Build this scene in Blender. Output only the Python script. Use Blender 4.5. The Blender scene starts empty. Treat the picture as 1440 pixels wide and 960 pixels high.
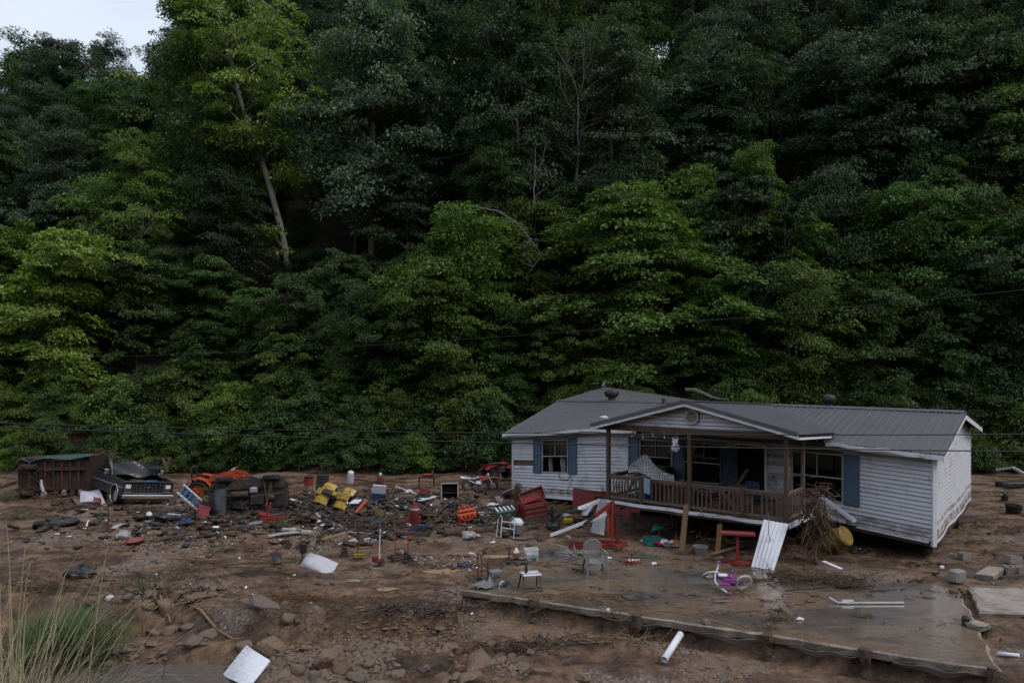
import bpy, math, random
import numpy as np
from mathutils import Vector, Matrix, Euler

# ------------------------------------------------------------------ camera, sky, sun, exposure
scene = bpy.context.scene
C = scene.collection
CAMZ = 5.2
F = 1000.0           # focal length in photo pixels (photo 1440 wide)
HOR = 525.0          # photo row of the horizon
cam_d = bpy.data.cameras.new('camera')
cam = bpy.data.objects.new('camera', cam_d); C.objects.link(cam)
cam.location = (0, 0, CAMZ); cam.rotation_euler = (math.radians(90), 0, 0)
cam_d.sensor_width = 36.0; cam_d.lens = 25.0
cam_d.shift_y = (HOR - 480.0) / 1440.0
cam_d.clip_end = 3000.0; cam_d.clip_start = 0.1
scene.camera = cam

SUN_EL, SUN_AZ = 52.0, 120.0      # azimuth measured from +Y (away from camera) towards +X
world = bpy.data.worlds.new('World'); scene.world = world; world.use_nodes = True
nt = world.node_tree; nt.nodes.clear()
wo = nt.nodes.new('ShaderNodeOutputWorld'); bg = nt.nodes.new('ShaderNodeBackground')
sky = nt.nodes.new('ShaderNodeTexSky'); sky.sky_type = 'NISHITA'; sky.sun_disc = False
sky.sun_elevation = math.radians(SUN_EL); sky.sun_rotation = math.radians(SUN_AZ)
sky.dust_density = 4.0; sky.air_density = 1.0
# overcast: a high even cloud sheet over the blue sky
tc = nt.nodes.new('ShaderNodeTexCoord')
nz = nt.nodes.new('ShaderNodeTexNoise'); nz.inputs['Scale'].default_value = 2.2; nz.inputs['Detail'].default_value = 5
mp = nt.nodes.new('ShaderNodeMapping'); mp.inputs['Scale'].default_value = (1, 1, 3)
cr = nt.nodes.new('ShaderNodeValToRGB')
cr.color_ramp.elements[0].position = .3; cr.color_ramp.elements[0].color = (5.2, 6.1, 7.6, 1)
cr.color_ramp.elements[1].position = .7; cr.color_ramp.elements[1].color = (7.6, 8.2, 9.2, 1)
mx = nt.nodes.new('ShaderNodeMixRGB'); mx.inputs['Fac'].default_value = .88
nt.links.new(tc.outputs['Generated'], mp.inputs['Vector']); nt.links.new(mp.outputs['Vector'], nz.inputs['Vector'])
nt.links.new(nz.outputs['Fac'], cr.inputs['Fac'])
nt.links.new(sky.outputs['Color'], mx.inputs[1]); nt.links.new(cr.outputs['Color'], mx.inputs[2])
nt.links.new(mx.outputs['Color'], bg.inputs['Color']); bg.inputs['Strength'].default_value = 0.088
nt.links.new(bg.outputs['Background'], wo.inputs['Surface'])

sun_d = bpy.data.lights.new('sun', 'SUN'); sun_d.energy = 1.15; sun_d.angle = math.radians(24); sun_d.color = (1, .97, .92)
sun = bpy.data.objects.new('sun', sun_d); C.objects.link(sun)
_el, _az = math.radians(SUN_EL), math.radians(SUN_AZ)
_sd = Vector((math.sin(_az) * math.cos(_el), math.cos(_az) * math.cos(_el), math.sin(_el)))
sun.rotation_euler = _sd.to_track_quat('Z', 'Y').to_euler()

vs = scene.view_settings
vs.view_transform = 'Standard'; vs.look = 'None'; vs.exposure = 0.50; vs.gamma = 1.0; vs.use_curve_mapping = False
cy = scene.cycles
cy.max_bounces = 4; cy.diffuse_bounces = 1; cy.glossy_bounces = 3; cy.transmission_bounces = 4; cy.transparent_max_bounces = 6
cy.caustics_reflective = False; cy.caustics_refractive = False
cy.use_denoising = True; cy.use_adaptive_sampling = True; cy.adaptive_threshold = 0.02

# ------------------------------------------------------------------ helpers
R = math.radians
rnd = random.Random(7)

def P(px, py, z=0.0):
    """the point at height z that photo pixel (px, py) looks at"""
    y = (CAMZ - z) * F / (py - HOR)
    return Vector(((px - 720.0) / F * y, y, z))

def PY(px, py, y):
    return Vector(((px - 720.0) / F * y, y, CAMZ - (py - HOR) / F * y))

def node_mat(name, col, rough=.7, spec=.35, metal=0.0, var=.25, scale=6.0, dirt=None, dirt_amt=.0, dirt_scale=3.0, bump=.0, bump_scale=30.0, coord='Object', objcol=False, trans=0.0):
    m = bpy.data.materials.new(name); m.use_nodes = True
    n = m.node_tree; L = n.links
    b = n.nodes['Principled BSDF']
    b.inputs['Roughness'].default_value = rough; b.inputs['Metallic'].default_value = metal
    b.inputs['Specular IOR Level'].default_value = spec
    t = n.nodes.new('ShaderNodeTexCoord')
    z = n.nodes.new('ShaderNodeTexNoise'); z.inputs['Scale'].default_value = scale; z.inputs['Detail'].default_value = 6; z.inputs['Roughness'].default_value = .65
    L.new(t.outputs[coord], z.inputs['Vector'])
    mr = n.nodes.new('ShaderNodeMapRange'); mr.inputs['From Min'].default_value = .25; mr.inputs['From Max'].default_value = .75
    mr.inputs['To Min'].default_value = 1 - var; mr.inputs['To Max'].default_value = 1 + var
    L.new(z.outputs['Fac'], mr.inputs['Value'])
    mul = n.nodes.new('ShaderNodeMixRGB'); mul.blend_type = 'MULTIPLY'; mul.inputs['Fac'].default_value = 1
    if objcol:
        oi = n.nodes.new('ShaderNodeObjectInfo'); L.new(oi.outputs['Color'], mul.inputs[1])
    else:
        mul.inputs[1].default_value = (*col, 1)
    L.new(mr.outputs['Result'], mul.inputs[2])
    out = mul.outputs['Color']
    if dirt:
        z2 = n.nodes.new('ShaderNodeTexNoise'); z2.inputs['Scale'].default_value = dirt_scale; z2.inputs['Detail'].default_value = 8; z2.inputs['Roughness'].default_value = .7
        L.new(t.outputs[coord], z2.inputs['Vector'])
        m2 = n.nodes.new('ShaderNodeMapRange'); m2.inputs['From Min'].default_value = .68 - dirt_amt * .5; m2.inputs['From Max'].default_value = .92 - dirt_amt * .5
        L.new(z2.outputs['Fac'], m2.inputs['Value'])
        mix = n.nodes.new('ShaderNodeMixRGB'); mix.inputs[2].default_value = (*dirt, 1)
        L.new(m2.outputs['Result'], mix.inputs['Fac']); L.new(out, mix.inputs[1]); out = mix.outputs['Color']
    L.new(out, b.inputs['Base Color'])
    if bump:
        z3 = n.nodes.new('ShaderNodeTexNoise'); z3.inputs['Scale'].default_value = bump_scale; z3.inputs['Detail'].default_value = 5
        L.new(t.outputs[coord], z3.inputs['Vector'])
        bp = n.nodes.new('ShaderNodeBump'); bp.inputs['Strength'].default_value = bump; bp.inputs['Distance'].default_value = .05
        L.new(z3.outputs['Fac'], bp.inputs['Height']); L.new(bp.outputs['Normal'], b.inputs['Normal'])
    return m

MUD = (.098, .062, .043)
M = {}
def mat(key, *a, **k):
    if key not in M: M[key] = node_mat(key, *a, **k)
    return M[key]
mat('white_vinyl', (.56, .555, .595), .5, .3, var=.1, scale=1.5, dirt=(.25, .21, .18), dirt_amt=.30, dirt_scale=1.6)
mat('white_trim', (.66, .66, .70), .45, .4, var=.08, dirt=(.22, .18, .15), dirt_amt=.22, dirt_scale=2)
mat('roof_metal', (.105, .103, .112), .36, .5, metal=.2, var=.16, scale=1.2, dirt=(.09, .075, .07), dirt_amt=.18, dirt_scale=.9)
mat('shutter_blue', (.058, .095, .145), .55, var=.12, dirt=(.13, .12, .12), dirt_amt=.12)
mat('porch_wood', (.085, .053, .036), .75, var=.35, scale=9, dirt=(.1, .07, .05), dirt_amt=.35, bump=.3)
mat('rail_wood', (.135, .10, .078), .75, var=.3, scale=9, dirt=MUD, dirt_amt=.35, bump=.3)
mat('bare_wood', (.13, .08, .045), .75, var=.3, scale=9, dirt=MUD, dirt_amt=.3, bump=.3)
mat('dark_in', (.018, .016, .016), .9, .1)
mat('concrete_dry', (.27, .235, .205), .75, var=.2, scale=4, dirt=MUD, dirt_amt=.4, bump=.4)
mat('block_grey', (.24, .215, .195), .85, var=.25, scale=5, dirt=MUD, dirt_amt=.35, bump=.5)
mat('steel', (.42, .42, .43), .38, .5, metal=.7, var=.2, dirt=(.2, .14, .1), dirt_amt=.3)
mat('chrome', (.62, .62, .64), .2, .5, metal=.95, var=.1, dirt=MUD, dirt_amt=.2)
mat('galv', (.48, .49, .52), .45, .5, metal=.35, var=.12, dirt=(.3, .27, .25), dirt_amt=0.37)
mat('black_paint', (.016, .017, .021), .32, .5, var=.2, dirt=(.075, .058, .048), dirt_amt=.28, dirt_scale=1.6)
mat('black_plastic', (.018, .018, .02), .5, .4, var=.3, dirt=MUD, dirt_amt=0.38)
mat('rubber', (.02, .02, .021), .8, .2, var=.3, dirt=MUD, dirt_amt=.4, dirt_scale=5)
mat('dark_metal', (.045, .04, .04), .55, .4, metal=.4, var=.4, dirt=(.12, .07, .045), dirt_amt=.4)
mat('rust', (.075, .043, .032), .85, .2, var=.45, scale=5, dirt=(.06, .045, .04), dirt_amt=.45, bump=.4)
mat('rust_red', (.10, .032, .024), .65, .3, var=.25, dirt=(.09, .06, .05), dirt_amt=.3)
mat('red', (.25, .018, .02), .45, .4, var=.18, dirt=(.10, .062, .048), dirt_amt=0.46, dirt_scale=4)
mat('red_dull', (.16, .02, .022), .6, .3, var=.2, dirt=(.08, .04, .035), dirt_amt=.3)
mat('orange', (.42, .056, .015), .5, .4, var=.15, dirt=MUD, dirt_amt=0.42, dirt_scale=4)
mat('orange_wood', (.19, .085, .035), .8, .2, var=.3)
mat('yellow', (.40, .25, .016), .45, .4, var=.15, dirt=MUD, dirt_amt=.38, dirt_scale=5)
mat('yellow_dull', (.27, .17, .02), .6, .3, var=.2, dirt=MUD, dirt_amt=.5, dirt_scale=4)
mat('blue', (.02, .10, .34), .5, .4, var=.12, dirt=MUD, dirt_amt=0.24)
mat('navy', (.02, .028, .075), .5, .4, var=.2, dirt=MUD, dirt_amt=0.32)
mat('teal', (.02, .14, .155), .5, .4, var=.15, dirt=MUD, dirt_amt=0.32)
mat('teal_dark', (.05, .085, .085), .5, .4, metal=.1, var=.2, dirt=(.1, .08, .07), dirt_amt=.3)
mat('green_dark', (.028, .07, .062), .5, .4, var=.15, dirt=MUD, dirt_amt=0.34)
mat('white_plastic', (.60, .60, .64), .45, .4, var=.06, dirt=(.25, .2, .17), dirt_amt=0.32, dirt_scale=4)
mat('white_clean', (.66, .665, .72), .5, .3, var=.08, dirt=(.26, .20, .16), dirt_amt=.26, dirt_scale=3.5)
mat('grey_plastic', (.17, .17, .18), .5, .4, var=.15, dirt=MUD, dirt_amt=0.37)
mat('grey_lilac', (.19, .185, .2), .6, .3, var=.15, dirt=MUD, dirt_amt=.25)
mat('purple', (.24, .05, .24), .4, .5, var=.12)
mat('tyre_white', (.42, .39, .37), .6, .3, var=.15, dirt=MUD, dirt_amt=.3)
mat('cloth_pink', (.36, .17, .17), .9, .1, var=.4, scale=14)
mat('cloth_white', (.5, .5, .54), .9, .1, var=.15, dirt=(.2, .15, .12), dirt_amt=.3, dirt_scale=5)
mat('cloth_red', (.25, .03, .04), .9, .1, var=.3, scale=12)
mat('bag_clear', (.30, .28, .28), .35, .5, var=.2, dirt=MUD, dirt_amt=.2)
mat('log_bark', (.085, .062, .05), .9, .1, var=.4, scale=7, bump=.8)
mat('root_wood', (.082, .057, .04), .9, .1, var=.45, scale=6)
mat('root_pale', (.19, .125, .08), .85, .1, var=.35, scale=8)
mat('straw', (.115, .074, .04), .95, .05, var=.45, scale=8)
mat('grass_dry', (.24, .195, .12), .8, .2, var=.35, scale=4)
mat('grass_green', (.06, .095, .03), .75, .2, var=.45, scale=3)
mat('wire', (.02, .02, .021), .6, .3)
mat('curtain', (.34, .33, .36), .9, .1, var=.2)
mat('glass_dark', (.012, .012, .014), .12, .5)
mat('rock_a', (.15, .10, .07), .8, .3, var=.35, scale=3, dirt=MUD, dirt_amt=.3, bump=.5, bump_scale=9)
mat('rock_b', (.122, .095, .078), .75, .3, var=.35, scale=4, dirt=MUD, dirt_amt=.3, bump=.5, bump_scale=9)
mat('rock_c', (.15, .10, .072), .8, .3, var=.3, scale=4, dirt=MUD, dirt_amt=.3, bump=.5, bump_scale=9)
mat('bark', (.095, .08, .068), .9, .1, var=.35, scale=4, bump=.8, bump_scale=12)
mat('bark_pale', (.30, .265, .23), .9, .1, var=.35, scale=3, bump=.6, bump_scale=12)
mat('bark_dead', (.14, .125, .12), .9, .1, var=.3, scale=3)

class MB:
    """collects shapes; build() links them as one mesh object"""
    def __init__(s): s.v = []; s.f = []; s.m = Matrix.Identity(4)
    def add(s, vs, fs):
        o = len(s.v); s.v += [s.m @ Vector(v) for v in vs]; s.f += [tuple(i + o for i in f) for f in fs]; return s
    def box(s, c, d, rot=(0, 0, 0), taper=1.0):
        m = Matrix.Translation(c) @ Euler(rot).to_matrix().to_4x4()
        vs = []
        for z in (-.5, .5):
            k = taper if z > 0 else 1
            for x, y in ((-.5, -.5), (.5, -.5), (.5, .5), (-.5, .5)):
                vs.append(m @ Vector((x * d[0] * k, y * d[1] * k, z * d[2])))
        return s.add(vs, [(3, 2, 1, 0), (4, 5, 6, 7), (0, 1, 5, 4), (1, 2, 6, 5), (2, 3, 7, 6), (3, 0, 4, 7)])
    def rbox(s, c, d, r=.03, rot=(0, 0, 0)):
        """box with chamfered vertical edges and top"""
        m = Matrix.Translation(c) @ Euler(rot).to_matrix().to_4x4()
        x, y, z = d[0] / 2, d[1] / 2, d[2] / 2
        vs = []; r = min(r, x * .8, y * .8, z * .8)
        for zz, k in ((-z, r), (-z + r, 0), (z - r, 0), (z, r)):
            a, b = x - k, y - k
            for px, py in ((a, -b + r), (a, b - r), (a - r, b), (-a + r, b), (-a, b - r), (-a, -b + r), (-a + r, -b), (a - r, -b)):
                vs.append(m @ Vector((px, py, zz)))
        fs = [tuple(reversed(range(8))), tuple(range(24, 32))]
        for k in range(3):
            for i in range(8):
                j = (i + 1) % 8
                fs.append((k * 8 + i, k * 8 + j, k * 8 + 8 + j, k * 8 + 8 + i))
        return s.add(vs, fs)
    def bar(s, a, b, w, h=None, up=(0, 0, 1)):
        a, b = Vector(a), Vector(b); h = h or w; d = (b - a); l = d.length
        if l < 1e-6: return s
        d.normalize(); u = Vector(up)
        if abs(d.dot(u)) > .98: u = Vector((0, 1, 0))
        x = d.cross(u).normalized(); y = x.cross(d)
        vs = []
        for p in (a, b):
            for i, j in ((-1, -1), (1, -1), (1, 1), (-1, 1)): vs.append(p + x * w / 2 * i + y * h / 2 * j)
        return s.add(vs, [(0, 1, 2, 3), (7, 6, 5, 4), (0, 4, 5, 1), (1, 5, 6, 2), (2, 6, 7, 3), (3, 7, 4, 0)])
    def tube(s, pts, r, n=6, closed=False, cap=True):
        pts = [Vector(p) for p in pts]; k = len(pts)
        rr = r if isinstance(r, (list, tuple)) else [r] * k
        vs = []; fs = []; px = None
        for i, p in enumerate(pts):
            if closed: d = pts[(i + 1) % k] - pts[i - 1]
            else: d = pts[min(i + 1, k - 1)] - pts[max(i - 1, 0)]
            d.normalize()
            if px is None:
                u = Vector((0, 0, 1)) if abs(d.z) < .9 else Vector((1, 0, 0))
                px = d.cross(u).normalized()
            else:
                px = (px - d * px.dot(d)).normalized()
            py = d.cross(px)
            for j in range(n):
                a = 2 * math.pi * j / n
                vs.append(p + (px * math.cos(a) + py * math.sin(a)) * rr[i])
        m = k if closed else k - 1
        for i in range(m):
            i2 = (i + 1) % k
            for j in range(n):
                j2 = (j + 1) % n
                fs.append((i * n + j, i * n + j2, i2 * n + j2, i2 * n + j))
        if cap and not closed: fs += [tuple(reversed(range(n))), tuple(range((k - 1) * n, k * n))]
        return s.add(vs, fs)
    def lathe(s, prof, n=14, c=(0, 0, 0), axis='Z', rot=None):
        """prof: list of (radius, height)"""
        m = Matrix.Translation(c)
        if rot: m = m @ Euler(rot).to_matrix().to_4x4()
        if axis == 'Y': m = m @ Matrix.Rotation(R(-90), 4, 'X')
        if axis == 'X': m = m @ Matrix.Rotation(R(90), 4, 'Y')
        vs = []; fs = []
        for r, z in prof:
            for j in range(n):
                a = 2 * math.pi * j / n; vs.append(m @ Vector((r * math.cos(a), r * math.sin(a), z)))
        for i in range(len(prof) - 1):
            for j in range(n):
                j2 = (j + 1) % n; fs.append((i * n + j, i * n + j2, i * n + n + j2, i * n + n + j))
        fs += [tuple(reversed(range(n))), tuple(range((len(prof) - 1) * n, len(prof) * n))]
        return s.add(vs, fs)
    def ring(s, c, Rr, r, axis='Y', n=18, k=6, rot=None):
        pts = []
        m = Matrix.Translation(c)
        if rot: m = m @ Euler(rot).to_matrix().to_4x4()
        for i in range(n):
            a = 2 * math.pi * i / n
            p = {'Z': (math.cos(a), math.sin(a), 0), 'Y': (math.cos(a), 0, math.sin(a)), 'X': (0, math.cos(a), math.sin(a))}[axis]
            pts.append(m @ (Vector(p) * Rr))
        return s.tube(pts, r, k, closed=True)
    def sheet(s, fn, nu, nv, th=.01):
        """a bent sheet with thickness; fn(u,v)->point"""
        top = [Vector(fn(i / nu, j / nv)) for j in range(nv + 1) for i in range(nu + 1)]
        W = nu + 1; nrm = []
        for j in range(nv + 1):
            for i in range(W):
                a = top[j * W + min(i + 1, nu)] - top[j * W + max(i - 1, 0)]
                b = top[min(j + 1, nv) * W + i] - top[max(j - 1, 0) * W + i]
                q = a.cross(b); nrm.append(q.normalized() if q.length > 1e-9 else Vector((0, 0, 1)))
        bot = [p - q * th for p, q in zip(top, nrm)]
        o = len(top); fs = []
        for j in range(nv):
            for i in range(nu):
                a, b, c, d = j * W + i, j * W + i + 1, (j + 1) * W + i + 1, (j + 1) * W + i
                fs += [(a, b, c, d), (o + d, o + c, o + b, o + a)]
        per = [i for i in range(W)] + [j * W + nu for j in range(1, nv + 1)] + [nv * W + i for i in range(nu - 1, -1, -1)] + [j * W for j in range(nv - 1, 0, -1)]
        for a, b in zip(per, per[1:] + per[:1]): fs.append((b, a, o + a, o + b))
        return s.add(top + bot, fs)
    def prism(s, poly, d, axis='Y'):
        """polygon in two axes extruded both ways by d/2 along axis"""
        n = len(poly); vs = []
        for q in (-.5, .5):
            for a, b in poly:
                vs.append({'Y': (a, q * d, b), 'X': (q * d, a, b), 'Z': (a, b, q * d)}[axis])
        fs = [tuple(range(n)), tuple(reversed(range(n, 2 * n)))]
        for i in range(n): j = (i + 1) % n; fs.append((j, i, n + i, n + j))
        return s.add(vs, fs)
    def build(s, name, m, parent=None, loc=(0, 0, 0), rot=(0, 0, 0), smooth=False):
        me = bpy.data.meshes.new(name); me.from_pydata([tuple(v) for v in s.v], [], s.f); me.update()
        me.materials.append(M[m] if isinstance(m, str) else m)
        if smooth: me.polygons.foreach_set('use_smooth', [True] * len(me.polygons))
        return link(name, me, parent, loc, rot)

def link(name, data, parent=None, loc=(0, 0, 0), rot=(0, 0, 0)):
    o = bpy.data.objects.new(name, data); C.objects.link(o); o.location = loc; o.rotation_euler = rot
    if parent: o.parent = parent
    return o

def tag(o, label=None, cat=None, group=None, kind=None):
    if label: o['label'] = label
    if cat: o['category'] = cat
    if group: o['group'] = group
    if kind: o['kind'] = kind
    return o

def thing(name, label, cat, loc=(0, 0, 0), rot=(0, 0, 0), group=None):
    o = bpy.data.objects.new(name, None); C.objects.link(o); o.location = loc
    o.rotation_euler = rot if not isinstance(rot, (int, float)) else (0, 0, rot)
    return tag(o, label, cat, group)

def np_mesh(name, v, f, mats, smooth=False, attr=None):
    me = bpy.data.meshes.new(name)
    v = np.ascontiguousarray(v, dtype=np.float32); f = np.ascontiguousarray(f, dtype=np.int32)
    k = f.shape[1]
    me.vertices.add(len(v)); me.vertices.foreach_set('co', v.ravel())
    me.loops.add(f.size); me.loops.foreach_set('vertex_index', f.ravel())
    me.polygons.add(len(f)); me.polygons.foreach_set('loop_start', np.arange(0, f.size, k, dtype=np.int32))
    me.polygons.foreach_set('loop_total', np.full(len(f), k, dtype=np.int32))
    if smooth: me.polygons.foreach_set('use_smooth', np.ones(len(f), dtype=bool))
    me.update(calc_edges=True)
    for q in mats: me.materials.append(M[q] if isinstance(q, str) else q)
    if attr is not None:
        a = me.attributes.new('tint', 'FLOAT', 'FACE'); a.data.foreach_set('value', np.ascontiguousarray(attr, dtype=np.float32))
    return me

# ------------------------------------------------------------------ value noise
_rg = np.random.default_rng(11)
_tab = _rg.random((256, 256))
def vnoise(x, y):
    xi = np.floor(x).astype(int); yi = np.floor(y).astype(int)
    fx = x - xi; fy = y - yi; fx = fx * fx * (3 - 2 * fx); fy = fy * fy * (3 - 2 * fy)
    g = lambda a, b: _tab[a & 255, b & 255]
    return (g(xi, yi) * (1 - fx) + g(xi + 1, yi) * fx) * (1 - fy) + (g(xi, yi + 1) * (1 - fx) + g(xi + 1, yi + 1) * fx) * fy
def fbm(x, y, o=4):
    t = 0; a = .5
    for k in range(o): t = t + a * vnoise(x * 2 ** k + 17 * k, y * 2 ** k + 31 * k); a *= .5
    return t
def sstep(a, b, x):
    t = np.clip((x - a) / (b - a), 0, 1); return t * t * (3 - 2 * t)

# slab corners (concrete pad), clockwise from its front corner by the mud yard
SL = [Vector((-1.25, 17.15)), Vector((8.60, 12.45)), Vector((11.4, 18.4)), Vector((1.55, 23.1))]
_se = (SL[1] - SL[0]).normalized(); _sn = Vector((-_se.y, _se.x))      # along the front edge, and inwards
def slab_uv(x, y):
    dx = x - SL[0].x; dy = y - SL[0].y
    return dx * _se.x + dy * _se.y, dx * _sn.x + dy * _sn.y

PUDDLES = []
for _px, _py, _a, _b in ((622, 803, .45, .30), (545, 828, .28, .16), (498, 816, .18, .14), (700, 782, .30, .2)):
    _p = P(_px, _py, -.05); PUDDLES.append((_p.x, _p.y, _a, _b))
def ground_z(x, y):
    x = np.asarray(x, float); y = np.asarray(y, float)
    # mud flat
    z = .14 * (fbm(x * .35, y * .35) - .47) + .19 * (fbm(x * 1.3 + 5, y * 1.9) - .47) + .125 * (fbm(x * 4.1, y * 4.1 + 9, 3) - .44)
    z -= .04
    u, v = slab_uv(x, y)
    z += .55 * np.exp(-((x + 6.5) / 5.5) ** 2 - ((y - 27) / 2.4) ** 2) * np.clip(fbm(x * .9 + 21, y * 1.1 + 4) - .40, 0, 1) * 1.6
    # silt over the back of the pad, pad itself stands clear of the mud elsewhere
    on = sstep(-.25, .05, u) * sstep(11.2, 10.9, u) * sstep(-.4, -.1, v) * sstep(6.7, 6.4, v)
    silt = -.10 + .16 * sstep(4.3, 6.0, v + .9 * (fbm(x * .8, y * .8 + 3) - .47) * 2)
    z = z * (1 - on) + on * silt
    # bank down to the creek bed
    yb = np.where(x < -1.2, 15.6 + .9 * (fbm(x * .45 + 3, x * .1) - .47) * 2 - .05 * (x + 1.2), 17.2 - .477 * (x + 1.2))
    db = yb - y
    bank = .40 * sstep(-.22, .05, db) * sstep(-1.7, -.9, x) + .34 * sstep(.0, .55, db + .3 * (fbm(x * 2.1, y * 2.1 + 7) - .47)) * sstep(-.9, -1.7, x) + .14 * sstep(.6, 2.0, db + .5 * (fbm(x * .9, y * .9) - .47) * 2) + .12 * sstep(1.5, 3.0, db)
    z -= bank * sstep(-.5, .2, db)
    z += .09 * (fbm(x * 2.2 + 40, y * 2.2) - .45) * sstep(.2, 1.0, db)
    # lumpy root-bound lip on top of the bank
    z += .30 * np.exp(-((db + .1) / .40) ** 2) * (fbm(x * 1.7 + 8, y * 1.7) * 1.7 - .4) * sstep(-.6, -1.6, x)
    # creek
    z -= .45 * sstep(14.75, 14.1, y + .25 * (fbm(x * .7, 3.0 + 0 * x) - .47)) * sstep(-4.6, -6.2, x)
    for cx, cyy, ra, rb in PUDDLES:
        k = sstep(1.5, .9, np.sqrt(((x - cx) / ra) ** 2 + ((y - cyy) / rb) ** 2)); z = z * (1 - k) + k * -.06
    # near bank rising to the road the camera stands over
    near = np.clip(11.2 - y + .5 * (fbm(x * .6, y * .6) - .47), 0, 7) * (.5 + .12 * sstep(-4, -6, x))
    z += near
    z += np.clip(12.8 - y, 0, 4) * .22 * sstep(-7.5, -9.5, x)
    # hillside behind
    foot = 38.2 + 1.6 * (fbm(x * .12 + 9, x * .03) - .47) * 2
    d = y - foot
    bankup = 1.0 * sstep(-.6, 1.6, d)
    slope = np.clip(d - .5, 0, None)
    ridge = np.interp(x, [-300, -120, -70, -52, -40, -28, 0, 60, 120, 300], [20, 22, 24, 27, 33, 55, 90, 95, 95, 80])
    hill = .80 * slope
    hill = ridge * np.tanh(hill / ridge)
    z = z + bankup + hill * (1 + .12 * (fbm(x * .06, y * .06) - .47)) + .8 * (fbm(x * .3, y * .3) - .47) * sstep(1, 6, d)
    # other side of the hollow, unseen; added to block low sky behind the camera
    z = z + 46 * np.tanh(np.clip(-16 - y, 0, None) * .62 / 46)
    return z
def gz(x, y): return float(ground_z(x, y))
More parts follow.
